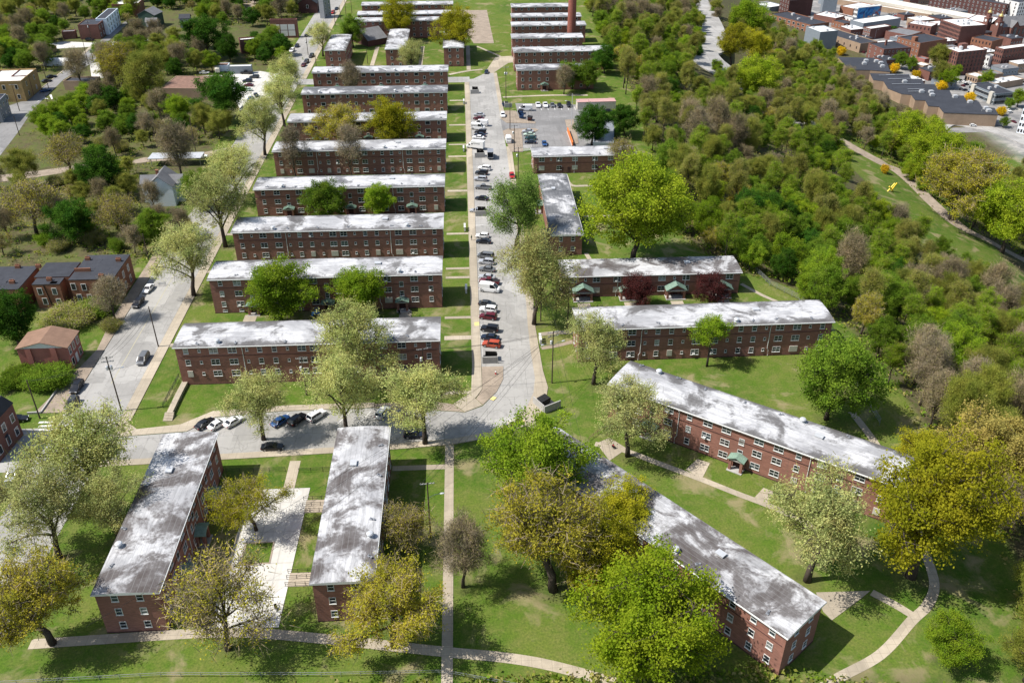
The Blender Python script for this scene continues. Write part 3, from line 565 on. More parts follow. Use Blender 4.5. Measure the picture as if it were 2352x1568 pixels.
# ---------------------------------------------------------------- smokestack
t = thing('smokestack', 'tall tapering red brick smokestack rising out of the picture', 'smokestack', (57.2, 485.1, 0))
b = MB(); b.lathe([(2.35, 0), (2.25, 12), (2.0, 35), (1.75, 62)], 24); ob('shaft', b.mesh('shaft', brick('stack_brick', (.27, .10, .075))), t)
b = MB(); b.lathe([(1.95, 62), (2.0, 63.2), (1.8, 63.3)], 24); ob('rim', b.mesh('rim', M['brick_dark']), t)
# ---------------------------------------------------------------- generic building boxes from three roof corners
FOOT = []
def boxb(name, label, cat, L, C, Rr, zr, zb=None, wall='brick3', roof='darkroof', floors=0, wl=0, wr=0, wk='T', parapet=.6, rot=None, group=None, extras=0, inset=1.5, low=.0):
    """L, C, Rr: survey pixels of the left, nearest and right roof corners at height zr"""
    c = Vector(g(*C, zr)); l = Vector(g(*L, zr)); r = Vector(g(*Rr, zr)); u = (l-c); v = (r-c)
    a = math.atan2(v.y, v.x) if rot is None else rot
    vx = Vector((math.cos(a), math.sin(a), 0)); vy = Vector((-vx.y, vx.x, 0)); Wd = max(3, v.dot(vx)); Dp = max(3, u.dot(vy))
    if zb is None: zb = min(tz(c.x, c.y), tz((c+vx*Wd).x, (c+vx*Wd).y))-.3
    h = zr-zb; t = thing(name, label, cat, (c.x, c.y, zb), a, group); m_ = c+vx*Wd/2+vy*Dp/2; FOOT.append((m_.x, m_.y, Wd, Dp, a))
    b = MB(); b.box((Wd/2, Dp/2, h/2-.05), (Wd, Dp, h-.1), 0, 0, False); ob('wall', b.mesh('wall', M[wall]), t)
    b = MB(); b.box((Wd/2, Dp/2, h-.12), (Wd-.5, Dp-.5, .24), 0, 0, False)
    for q, d in (((Wd/2, .14), (Wd+.06, .3)), ((Wd/2, Dp-.14), (Wd+.06, .3)), ((.12, Dp/2), (.3, Dp-.62)), ((Wd-.12, Dp/2), (.3, Dp-.62))): b.box((q[0], q[1], h+parapet/2-.1), (d[0], d[1], parapet+.2), 1)
    r_ = ob('roof', b.mesh('roof', [M[roof], M[wall]]), t)
    fh = (h-low)/max(1, floors)
    for i in range(floors):
        z = low+fh*(i+.52)
        for k in range(wr): add_window(t, wk, Wd*(k+.5)/wr, 0, z, 0, True)
        for k in range(wl): add_window(t, wk, 0, Dp*(k+.5)/wl, z, -PI/2, True)
    for k in range(extras):
        b = MB(); sx, sy, sz = random.uniform(1.5, 3.5), random.uniform(1.5, 3), random.uniform(1, 2.2); b.box((0, 0, sz/2), (sx, sy, sz)); b.box((0, 0, sz+.05), (sx*.8, sy*.8, .12)); ob('roof_unit', b.mesh('roof_unit', M['galv']), r_, (random.uniform(.15, .85)*Wd, random.uniform(.15, .85)*Dp, h))
    return t, Wd, Dp, h
def gable_house(name, label, bl, br, depth, eave, rise, wall, roof, axis='y', wins=(), group=None, chimney=False, over=.35):
    """bl, br: survey pixels of the front wall's foot"""
    a = Vector(g(*bl, 0)); c = Vector(g(*br, 0)); w = (c-a).length; an = math.atan2(c.y-a.y, c.x-a.x)
    t = thing(name, label, 'house', (a.x, a.y, 0), an, group)
    b = MB(); b.box((w/2, depth/2, eave/2), (w, depth, eave), 0, 0, False)
    if axis == 'y':
        for y, f in ((0, 1), (depth, 0)): q = [(0, y, eave), (w, y, eave), (w/2, y, eave+rise)]; b.face(q if f else q[::-1])
    else:
        for x, f in ((w, 1), (0, 0)): q = [(x, 0, eave), (x, depth, eave), (x, depth/2, eave+rise)]; b.face(q if f else q[::-1])
    ob('wall', b.mesh('wall', M[wall]), t)
    r = MB(); gable_roof(r, -over, w+over, -over, depth+over, eave, rise*(1+.1), axis=axis); o = ob('roof', r.mesh('roof', M[roof]), t)
    if chimney: b = MB(); b.box((0, 0, .8), (.8, .8, 2.2)); b.box((0, 0, 1.95), (1, 1, .15)); ob('chimney', b.mesh('chimney', M['brick2']), o, (w*.3, depth*.62, eave+rise*.5))
    for k, x, z in wins: add_window(t, k, x*w, 0, z, 0, True)
    return t, w
# row house of three joined dwellings, left
def rowhouse(label, pts, pell, zr, wins, chim):
    L_, C_, R_ = pts; c = Vector(g(*C_, zr)); l = Vector(g(*L_, zr)); r = Vector(g(*R_, zr))
    t, Wd, Dp, h = boxb('row_house', label, 'house', L_, C_, R_, zr, 0, 'brick2', 'darkroof', parapet=.25, group='joined brick row houses')
    return t, Wd, Dp, h
Z75 = 7.6
def tz4(x, y): return x*.2380, 526.8+y*.2380   # 340-wide survey strip
def rh(label, x0, x1, y0, y1, h, name='row_house'):
    t = thing(name, label, 'house', (x0, y0, 0), 0, 'joined brick row houses'); W, Dp = x1-x0, y1-y0
    b = MB(); b.box((W/2, Dp/2, h/2), (W, Dp, h), 0, 0, False); ob('wall', b.mesh('wall', M['brick2']), t)
    b = MB(); b.box((W/2, Dp/2, h+.09), (W+.1, Dp+.1, .18)); 
    for k in range(3): b.box((W*random.uniform(.2, .8), Dp*random.uniform(.2, .8), h+.2), (random.uniform(1, 2.5), random.uniform(1, 2), .03))
    ro = ob('roof', b.mesh('roof', M['darkroof']), t); return t, ro, W, Dp
def chimney(ro, x, y, z):
    b = MB(); b.box((0, 0, .45), (1.3, .75, .9)); 
    for k in (-.4, 0, .4): b.lathe([(.16, .9), (.16, 1.2)], 8, 0, (k, 0, 0))
    ob('chimney', b.mesh('chimney', M['brick2']), ro, (x, y, z+.1))
ca = g(*T(1, 0, 480, 520), Z75); cb = g(*T(1, 0, 765, 525), Z75); cc = g(*T(1, 0, 900, 345), Z75); cd = g(*T(1, 0, 570, 338), Z75)
yA0, yA1 = ca[1], cc[1]; xA0, xA1 = ca[0]-.3, (cb[0]+cc[0])/2
t, ro, W, Dp = rh('brick row house at the street corner with bare vines on its end wall', xA0, xA1, yA0, yA1, Z75)
chimney(ro, W*.85, Dp*.72, Z75); chimney(ro, W*.72, 1.0, Z75); chimney(ro, W*.1, Dp*.8, Z75)
for x, z in ((.07, 5.7), (.3, 5.5), (.14, 2.4), (.37, 2.3)): add_window(t, 'W', x*W, 0, z, 0, True)
for y in (3, 7, 11): 
    for z in (5.4, 2.2): add_window(t, 'W', W, y, z, PI/2, True)
b = MB(); b.box((0, 0, 0), (4.2, .3, 1.1)); ob('parapet', b.mesh('parapet', M['brick2']), ro, (2.2, Dp*.32, Z75+.6))
yB1 = yA1-3.4; p0 = g(*T(1, 0, 220, 553), 7.0); p1 = g(*T(1, 0, 405, 553), 7.0)
t, ro, W, Dp = rh('brick row house with a projecting black-roofed rear wing, middle of the joined three', p0[0], p1[0], p0[1], yA0+2.5, 7.0)
for x, z in ((.22, 5.1), (.75, 5.0), (.3, 2.1), (.8, 1.8)): add_window(t, 'W', x*W, 0, z, 0, True)
chimney(ro, W*.55, Dp*.55, 7.0)
b = MB(); b.box((W/2+.3, Dp+(yB1-(yA0+2.5))/2, 3.65), (xA0-p0[0]-.02, yB1-(yA0+2.5), 7.3), 0, 0, False); b.box((W/2+.3, Dp+(yB1-(yA0+2.5))/2, 7.4), (xA0-p0[0]-.02, yB1-(yA0+2.5), .2), 1); ob('main_house', b.mesh('main_house', [M['brick2'], M['darkroof']]), t)
b = MB(); b.tube([(W*.42, -.12, 6.9), (W*.48, -.12, 3), (W*.52, -.12, .1)], .12, 6); ob('downspout', b.mesh('downspout', M['black']), t)
p2 = g(*T(1, 0, 150, 583), 7.0); xC1 = p0[0]-.05
t, ro, W, Dp = rh('brick row house partly behind dark green trees, leftmost of the joined three', p0[0]-13.5, p0[0]-2.6, p2[1], yB1-1.2, 7.0)
for x in (.62,): add_window(t, 'W', x*W, 0, 4.6, 0, True)
chimney(ro, W*.75, Dp*.25, 7.0); chimney(ro, W*.55, Dp*.93, 7.0); chimney(ro, W*1.05, Dp*.93, 7.0)
# pink gabled house
t, w = gable_house('brick_house', 'detached pink-painted house with a brown shingle roof and white gable', T(1, 0, 165, 1142), T(1, 0, 505, 1132), 7.2, 6.2, 1.5, 'pink', 'brownroof', 'y')
b = MB(); b.face([(-.2, -.06, 6.15), (w+.2, -.06, 6.15), (w/2, -.06, 7.7)]); ob('gable', b.mesh('gable', M['white']), t)
b = MB()
for x in (.22, .72): b.box((x*w, -.15, 3.05), (1.3, .3, 6.1))
ob('pilaster', b.mesh('pilaster', M['pink']), t)
for y in (1.2, 3.4, 5.8): 
    add_window(t, 'W', w, y, 4.6, PI/2, True)
    if y != 3.4: add_window(t, 'W', w, y, 1.6, PI/2, True)
b = MB(); b.box((0, 0, 0), (1.2, .12, 2.4)); ob('door', b.mesh('door', M['white']), t, (w, 3.5, 1.3), PI/2)
# dark mansard house, lower left corner
t, Wd, Dp, h = boxb('brick_house', 'red brick house with a dark mansard roof at the left street corner', 'house', T(1, 0, -250, 1420), T(1, 0, -90, 1560), T(1, 0, 85, 1370), 8.2, 0, 'brick3', 'darkroof', 2, 0, 0, 'W', parapet=.2)
r = MB(); r.prism([(.0, 0), (Wd, 0), (Wd, Dp), (0, Dp)], h, h+.2); 
b = MB(); b.face([(-.2, -.2, h+.15), (Wd+.2, -.2, h+.15), (Wd-1, .9, h+2.8), (1, .9, h+2.8)]); b.face([(Wd+.2, -.2, h+.15), (Wd+.2, Dp+.2, h+.15), (Wd-1, Dp-.9, h+2.8), (Wd-1, .9, h+2.8)]); b.face([(1, .9, h+2.8), (Wd-1, .9, h+2.8), (Wd-1, Dp-.9, h+2.8), (1, Dp-.9, h+2.8)]); b.face([(-.2, Dp+.2, h+.15), (-.2, -.2, h+.15), (1, .9, h+2.8), (1, Dp-.9, h+2.8)]); b.face([(Wd+.2, Dp+.2, h+.15), (-.2, Dp+.2, h+.15), (1, Dp-.9, h+2.8), (Wd-1, Dp-.9, h+2.8)])
ob('mansard', b.mesh('mansard', M['darkroof']), t)
for k in range(3): 
    for z in (2.2, 5.6): add_window(t, 'W', Wd, Dp*(k+.5)/3, z, PI/2, True)
    for z in (2.2, 5.6): add_window(t, 'W', Wd*(k+.5)/3, 0, z, 0, True)
gable_house('storefront', 'low dark red storefront with a slanting canopy beside the mansard house', T(2, 0, -120, 170), T(2, 0, 75, 105), 8, 3.6, 1.2, 'brick3', 'darkroof', 'x')
# white house
t, w = gable_house('clapboard_house', 'pale blue clapboard house with a grey gabled roof among the trees', T(0, 0, 1040, 1425), T(0, 0, 1215, 1420), 9.5, 6.8, 3.4, 'siding', 'greyroof', 'y', chimney=True)
r = MB(); gable_roof(r, -3.2, w+2.6, 3.2, 8.2, 6.6, 2.4, axis='x'); ob('cross_roof', r.mesh('cross_roof', M['greyroof']), t)
for q, d in (((-1.4, 5.7, 3.3), (2.8, 4.2, 6.6)), ((w+1.1, 5.7, 3.3), (2.2, 4.2, 6.6))): b = MB(); b.box(q, d, 0, 0, False); ob('side_wing', b.mesh('side_wing', M['siding']), t)
# carport
t = thing('carport', 'long flat pale metal canopy beside the lane', 'carport', (*g(347, 383)[:2], 0)); b = MB(); b.box((9, 2.6, 3.1), (19, 6.2, .22)); ob('canopy', b.mesh('canopy', M['galv']), t)
for x in (.5, 9, 18): 
    for y in (0, 5.4):
        b = MB(); b.box((x, y, 1.5), (.16, .16, 3)); ob('post', b.mesh('post', M['steel']), t)
# upper-left town
boxb('corner_store', 'two-storey yellow brick corner store with a white roof at the crossing', 'shop', ZA(-150, 1120), ZA(300, 1165), ZA(515, 990), 8.5, 0, 'brick_tan', 'whiteroof', 2, 3, 2, 'W')


t2, Wd, Dp, h = boxb('brick_shop', 'dark red brick shop joined behind the yellow corner store', 'shop', ZA(210, 1060), ZA(402, 1090), ZA(520, 992), 8.3, 0, 'brick3', 'whiteroof', 0)
t, Wd, Dp, h = boxb('grey_house', 'dark grey house with white windows at the left edge of the main road', 'house', ZA(-230, 1380), ZA(-30, 1470), ZA(88, 1350), 8, 0, 'greysiding', 'darkroof', 2, 2, 3, 'W')
t, Wd, Dp, h = boxb('garage', 'small red brick double garage beside the grass bank', 'garage', ZA(880, 447), ZA(1060, 450), ZA(1075, 425), 3.8, 0, 'brick3', 'greyroof', 0, parapet=.3)
for x in (.28, .75): b = MB(); b.box((0, 0, 1.2), (2.4, .12, 2.3)); ob('garage_door', b.mesh('garage_door', M['brick_dark']), t, (x*Wd, 0, 0))
boxb('brick_house', 'red brick house with a dark flat roof at the road corner', 'house', ZA(1110, 355), ZA(1385, 357), ZA(1490, 272), 7.5, 0, 'brick3', 'darkroof', 2, 0, 3, 'W', parapet=.3)
boxb('town_house', 'pale grey rowhouse terrace with a dark mansard behind the red brick house', 'house', ZA(1370, 260), ZA(1500, 270), ZA(1670, 125), 8.5, 0, 'siding', 'darkroof', 3, 0, 5, 'W', parapet=.2)
boxb('brick_hall', 'long low red brick hall with a snow white roof at the top left', 'hall', ZA(1600, 62), ZB(215, 68), ZB(290, -5), 7, 0, 'brick2', 'whiteroof', 1, 0, 0, 'W')
gable_house('green_house', 'dark green gabled house with a pale roof', ZB(245, 392), ZB(478, 400), 10, 7, 2.6, 'greensiding', 'greyroof', 'y', (('W', .5, 4.5),))
gable_house('small_house', 'little grey-roofed house with a white front below the green house', ZB(345, 432), ZB(500, 425), 5, 4.4, 1.6, 'siding', 'greyroof', 'x', (('W', .3, 2.4), ('W', .7, 2.4)))
gable_house('small_house', 'isolated grey house with a porch among dark green trees', ZB(825, 405), ZB(965, 400), 6.5, 5.4, 1.6, 'greysiding', 'darkroof', 'x', (('W', .25, 3.6), ('W', .7, 3.6)))
t, Wd, Dp, h = boxb('workshop', 'dark red brick workshop with a patched pale roof', 'workshop', ZB(1565, 560), ZB(1660, 585), ZC(330, 560), 6.5, 0, 'brick3', 'whiteroof', 0)
boxb('shed', 'low shed with a white corrugated roof at the back of the yard', 'shed', ZB(1490, 925), ZB(1500, 948), ZB(1812, 948), 3.6, 0, 'metalwall', 'whiteroof', 0, parapet=.1, rot=R(2))
boxb('shed', 'low shed with a rusty roof beside the white-roofed shed', 'shed', ZB(1290, 900), ZB(1300, 935), ZB(1490, 930), 2.8, 0, 'siding', 'rust', 0, parapet=.1, rot=R(2))
boxb('warehouse', 'low beige warehouse with a weathered brown flat roof in the trees', 'warehouse', ZB(690, 1080), ZB(535, 1255), ZB(1290, 1262), 4.9, 0, 'brick_beige', 'rust', 0, parapet=.15)
t, Wd, Dp, h = boxb('ruined_shop', 'roofless brick shop with large white painted panels on its side wall', 'shop', ZC(475, 292), ZC(482, 300), ZC(852, 312), 9.2, 0, 'brick3', 'brick_dark', 0, rot=R(1))
for x in (.22, .5, .78):
    for z in (2.6, 5.8): b = MB(); b.box((0, 0, 0), (Wd*.25, .12, 2.9)); ob('wall_panel', b.mesh('wall_panel', M['white']), t, (x*Wd, -.02, z))
gable_house('brick_house', 'dark red brick house with a steep gable near the top street', ZC(895, 195), ZC(1165, 190), 11, 5.6, 4, 'brick_dark', 'darkroof', 'y', (('W', .5, 4),))
boxb('town_house', 'tall narrow dark rowhouse beside the top street', 'house', ZC(1225, 0), ZC(1240, 20), ZC(1335, -20), 10, 0, 'greysiding', 'darkroof', 3, 0, 2, 'W')
gable_house('chapel', 'dark chapel with a long grey slate roof between the far brick blocks', T(0, 1, 775, 325), T(0, 1, 905, 300), 16, 3.2, 4.2, 'brick_dark', 'greyroof', 'x')
boxb('low_building', 'low flat building with a dark roof overgrown with ivy', 'building', ZA(960, 1100), ZA(895, 1168), ZA(1320, 1172), 3.6, 0, 'brick_beige', 'darkroof', 0)
gable_house('yellow_shed', 'small timber shed with a yellow roof by the lane', ZA(630, 755), ZA(735, 760), 5, 2.6, 1.2, 'brick_tan', 'brick_tan', 'x')
t = thing('polytunnel', 'white plastic polytunnel on the grass', 'greenhouse', (*g(*ZA(620, 940))[:2], 0), R(2)); b = MB(); n = 12; Lp = 15
pr_ = [(2.9-2.9*math.cos(PI*k/n), 3.1*math.sin(PI*k/n)) for k in range(n+1)]
for k in range(n): b.face([(0, pr_[k][0], pr_[k][1]), (Lp, pr_[k][0], pr_[k][1]), (Lp, pr_[k+1][0], pr_[k+1][1]), (0, pr_[k+1][0], pr_[k+1][1])])
b.face([(Lp, y, z) for y, z in pr_]); b.face([(0, y, z) for y, z in pr_[::-1]]); ob('cover', b.mesh('cover', M['white']), t)
for k in range(8): b = MB(); b.tube([(k*Lp/7, y, z+.05) for y, z in pr_], .06, 4, 0, False); ob('hoop', b.mesh('hoop', M['steel']), t)
t = thing('shipping_container', 'long container with a faded red roof and ribbed white sides', 'container', (*g(*T(0, 2, 450, 758))[:2], 0), R(2)); b = MB(); b.box((8.3, 2.2, 1.6), (16.6, 4.4, 3.2))
for k in range(28): b.box((.3+k*.6, -.04, 1.6), (.2, .1, 3))
ob('body', b.mesh('body', M['board']), t); b = MB(); b.box((8.3, 2.2, 3.28), (16.8, 4.6, .16)); ob('roof', b.mesh('roof', M['pinkroof']), t)
boxb('low_building', 'low building with a pale blue flat roof behind two dark green trees', 'building', T(0, 2, 655, 830), T(0, 2, 560, 990), T(0, 2, 700, 995), 3.4, 0, 'metalwall', 'steel', 0)
# ---------------------------------------------------------------- warehouse district on the valley floor
def sb(label, L, C, Rr, h, **k): 
    k.setdefault('name', 'brick_warehouse'); k.setdefault('cat', 'warehouse'); n = k.pop('name'); c = k.pop('cat'); return boxb(n, label, c, L, C, Rr, -95+h, -95.3, **k)
def polyb(name, label, pts, h, wall, roof, cat='warehouse'):
    P = [g(*p, -95+h)[:2] for p in pts]; cx = sum(p[0] for p in P)/len(P); cy = sum(p[1] for p in P)/len(P); t = thing(name, label, cat, (cx, cy, -95)); q = [(p[0]-cx, p[1]-cy) for p in P]
    b = MB(); b.prism(q, -.5, h-.35); ob('wall', b.mesh('wall', M[wall]), t)
    b = MB(); q2 = [(x*1.003, y*1.003) for x, y in q]; b.prism(q2, h-.35, h); r = ob('roof', b.mesh('roof', M[roof]), t); return t, r, q
t, r, q = polyb('stepped_warehouse', 'long low tan warehouse with stepped sides and a dark solar-panelled roof', [Z4(1895, 940), Z4(935, 905), Z4(850, 800), Z4(660, 785), Z4(610, 690), Z4(430, 680), Z4(360, 590), Z4(190, 575), Z3(1220, 480), Z3(1140, 350), Z3(960, 330), Z3(900, 212), Z4(320, 228), Z4(355, 312), Z4(550, 312), Z4(590, 402), Z4(775, 407), Z4(830, 502), Z4(1035, 512), Z4(1080, 602), Z4(1285, 607), Z4(1340, 705), Z4(1550, 712), Z4(1610, 810), Z4(1830, 822)], 9.5, 'brick_beige', 'darkroof')
def on_roof(t, r, pz, h, mk, name):
    x, y, z = g(*pz, -95+h); o = ob(name, mk, r, (x-t.location.x, y-t.location.y, h)); return o
UNIT = _m(lambda b: (b.box((0, 0, .9), (3.4, 2.6, 1.8)), b.box((0, 0, 1.9), (2.4, 2.0, .25))), M['galv'], 'unit'); PANELS = _m(lambda b: [b.box((k*1.7, 0, .45), (1.5, 1.1, .08)) for k in range(8)], M['steel'], 'panels')
for p in (Z4(240, 375), Z4(540, 550), Z4(705, 555), Z4(725, 610), Z4(1130, 640), Z4(1395, 735), Z4(1675, 845), Z4(1725, 890)): on_roof(t, r, p, 9.5, UNIT, 'roof_unit')
for p in (Z3(1070, 255), Z3(1200, 245), Z3(1380, 245), Z3(1230, 320), Z3(1450, 315), Z3(1300, 410), Z3(1520, 410), Z3(1580, 500), Z3(1590, 540)): on_roof(t, r, p, 9.5, PANELS, 'solar_array')
t, r, q = polyb('stepped_warehouse', 'tan warehouse with a dark roof and white air units, above the stepped one', [Z1(1240, 1010), Z1(1880, 1025), Z1(1900, 1060), Z1(2085, 1070), Z1(2160, 1270), Z1(1810, 1240), Z1(1440, 1235)], 9.5, 'brick_beige', 'darkroof')
for p in (Z1(1730, 1090), Z1(1700, 1140), Z1(1910, 1100), Z1(1990, 1130), Z1(2020, 1190)): on_roof(t, r, p, 9.5, UNIT, 'roof_unit')
sb('long orange brick warehouse with white window strips and dark roof', Z1(175, 235), Z1(750, 455), Z1(1085, 405), 8, wall='brick2', floors=2, wl=9, wr=0, wk='P', extras=3)
sb('tall grey metal-clad building with a white roof beside the woods', Z1(600, 490), Z1(925, 580), Z1(1240, 553), 17, wall='metalwall', roof='whiteroof', extras=2, cat='building', name='metal_building')
sb('long tan shed with a dark roof and a row of skylights', Z1(1130, 480), Z1(1635, 785), Z1(1935, 745), 8, wall='brick_beige', extras=4, floors=1, wl=8, wk='T')
t, Wd, Dp, h = sb('brick building with a tall chimney and black roof beside yellow bushes', Z1(1765, 775), Z1(2050, 885), Z2(360, 850), 12, floors=3, wl=3, wr=7, wk='W')
b = MB(); b.box((0, 0, 2.5), (1.4, 1.4, 5)); ob('chimney', b.mesh('chimney', M['brick3']), t, (Wd*.4, Dp*.6, h))
t, Wd, Dp, h = sb('red brick factory with stepped parapets and ridged dark roofs', Z2(165, 660), Z2(520, 775), Z2(1000, 700), 14, floors=3, wl=6, wk='W', wall='brick2'); b = MB(); b.box((0, 0, 2), (4, 4, 4)); ob('stair_tower', b.mesh('stair_tower', M['brick2']), t, (2.6, Dp*.35, h))
sb('large five-storey red brick building with a cluttered white roof and teal awning', Z2(825, 360), Z2(1245, 480), Z2(1705, 450), 18, floors=5, wl=16, wr=0, extras=7, roof='whiteroof')

t, Wd, Dp, h = sb('seven-storey brown brick building with a white roof and rooftop tank', Z2(905, 855), Z2(1195, 935), Z2(1705, 885), 20, floors=6, wl=6, wr=8, roof='whiteroof', extras=2)
b = MB(); b.box((0, 0, 2.3), (6.5, 4, 4.6)); ob('stair_tower', b.mesh('stair_tower', M['brick3']), t, (Wd*.42, Dp*.6, h)); b = MB(); b.lathe([(1.7, 0), (1.7, 2.8), (.3, 3.4)], 14); ob('water_tank', b.mesh('water_tank', M['galv']), t, (Wd*.28, Dp*.45, h))
sb('long four-storey brick building with a street canopy at the right edge', Z2(1890, 835), Z2(1995, 880), Z2(2500, 812), 17, floors=4, wl=4, wr=9, roof='whiteroof')
sb('small orange-brick building with a black roof in front of the church', Z2(1530, 645), Z2(1790, 745), Z2(1990, 690), 9, floors=2, wl=6, wall='brick2')
sb('flat white-roofed market hall beside the church towers', Z2(1400, 318), Z2(1890, 440), Z2(2080, 345), 10, floors=2, wl=12, wk='T', roof='whiteroof', name='market_hall', cat='hall')
sb('very long white-roofed produce terminal running out of the top edge', Z2(-700, -140), Z2(1380, 330), Z2(1560, 285), 8, roof='whiteroof', name='produce_terminal', cat='hall', wall='board')
sb('long white loading canopy in front of the produce terminal', Z2(-700, -160), Z2(1100, 335), Z2(1150, 318), 5, roof='whiteroof', name='loading_canopy', cat='canopy', wall='brick_beige', rot=None)
sb('dark five-storey apartment terrace behind the terminal trees', Z2(1000, -190), Z2(2045, 95), Z2(2150, 62), 15, wall='brick_dark', floors=4, wl=18, wr=2, wk='W', name='apartment_terrace', cat='apartment block')
sb('white apartment building at the top right corner', Z2(2120, -60), Z2(2270, 60), Z2(2600, 20), 18, wall='white', floors=5, wl=4, wr=8, wk='T', name='apartment_terrace', cat='apartment block')
sb('dark brick warehouse at the top, left of the red and grey pair', Z1(180, -40), Z1(385, 20), Z1(800, -5), 17, floors=4, wl=4, wr=0, wk='W', wall='brick_dark')
sb('red building with a grey painted wall at the top of the district', Z1(920, -25), Z1(985, 10), Z1(1230, 15), 14, wall='metalwall', cat='building')
t, Wd, Dp, h = sb('white-fronted building with a bright blue mural wall', Z1(1525, 132), Z1(1595, 150), Z1(2015, 108), 13, wall='white', floors=3, wl=3, wk='T', cat='building', name='mural_building', roof='whiteroof')
mm = MT('abstract_mural', .6); v = mm.coord('Object'); mm.col(mm.ramp(mm.noise(v, .16, 4, .6, 1.5), [(.3, (.02, .05, .16)), (.45, (.03, .2, .5)), (.55, (.08, .35, .6)), (.63, (.35, .09, .06)), (.75, (.05, .07, .12))]))
b = MB(); b.box((Wd/2, -.1, h/2+.2), (Wd-.4, .14, h-.8)); ob('mural', b.mesh('mural', mm.m), t)
sb('brown brick building with a white roof and rounded tower, centre of the district', Z1(1670, 492), Z1(1815, 522), Z1(2180, 468), 10, floors=3, wl=4, wr=0, wk='W', roof='whiteroof')
sb('long grey-walled hall with a white roof behind the rounded-tower building', Z1(1555, 350), Z1(1690, 425), Z1(2352, 330), 9, roof='whiteroof', wall='metalwall', cat='hall')
t, Wd, Dp, h = sb('low dark glass office with two pale stone stair towers', Z4(1450, 400), Z4(1850, 590), Z4(2195, 560), 8, wall='metalwall', cat='office', name='glass_office', floors=2, wl=10, wr=8, wk='P', extras=2)
for y in (.12, .82): b = MB(); b.box((0, 0, 4.8), (2.2, 3.6, 9.6)); ob('stair_tower', b.mesh('stair_tower', M['board']), t, (-.4, Dp*y, 0))
sb('low peach-fronted building with a white roof beside the bright green tree', Z4(1290, 235), Z4(1540, 292), Z4(1700, 262), 5, wall='brick_beige', roof='whiteroof', cat='building', floors=1, wl=5)
sb('low flat building with a grey roof behind the peach-fronted one', Z4(1450, 195), Z4(1700, 250), Z4(1990, 225), 5.5, wall='brick_beige', roof='greyroof', cat='building')
sb('wide white flat-roofed workshop behind the glass office', Z4(1640, 340), Z4(1850, 405), Z4(2352, 320), 5, wall='brick_beige', roof='whiteroof', cat='workshop', extras=3)
sb('small pale garage with dark doors left of the street trees', Z4(480, 25), Z4(575, 90), Z4(705, 62), 5.5, wall='brick_beige', roof='whiteroof', cat='garage', floors=1, wr=2, wk='P')
sb('grey clad apartment building cut by the right edge', Z4(2300, 745), Z4(2340, 850), Z4(2600, 900), 17, wall='siding', cat='apartment block', floors=4, wl=3, wr=5)
sb('cluster of white flat roofs in the middle of the district', Z1(860, 250), Z1(1200, 335), Z1(1400, 280), 5, roof='whiteroof', cat='building', extras=6)
sb('low white shop row with small square windows beside the mural building', Z1(1335, 225), Z1(1500, 330), Z1(1575, 318), 5, wall='white', cat='shop', floors=1, wl=6)
sb('orange brick workshop with a white roof behind the white roof cluster', Z1(1330, 105), Z1(1510, 165), Z1(1880, 100), 7, wall='brick2', roof='whiteroof', cat='workshop')
sb('small orange-brick house with a dark roof near the long black-roofed warehouse', Z1(1125, 372), Z1(1345, 430), Z1(1530, 405), 6, wall='brick2', cat='building', floors=1, wl=4, wk='W')
sb('brick building with a busy white roof left of the large five-storey one', Z2(412, 368), Z2(715, 480), Z2(830, 425), 10, roof='whiteroof', floors=2, wl=6, extras=6)
sb('white flat-roofed depot at the district edge nearest the boulevard', Z1(-90, 60), Z1(30, 140), Z1(280, 105), 6, roof='whiteroof', wall='metalwall', cat='depot')
sb('low building with dark grey hipped roofs between factory and brown building', Z2(110, 500), Z2(330, 640), Z2(560, 570), 7, wall='brick3', roof='greyroof', cat='building')
sb('small pink-walled house behind the garage', Z2(490, 1010), Z2(600, 1060), Z2(690, 1040), 6, wall='pink', roof='greyroof', cat='house')
sb('pale storefront with a blue awning between the two tall brick buildings', Z2(1660, 985), Z2(1750, 1010), Z2(1850, 985), 9, wall='white', roof='greyroof', cat='shop', floors=2, wl=2)
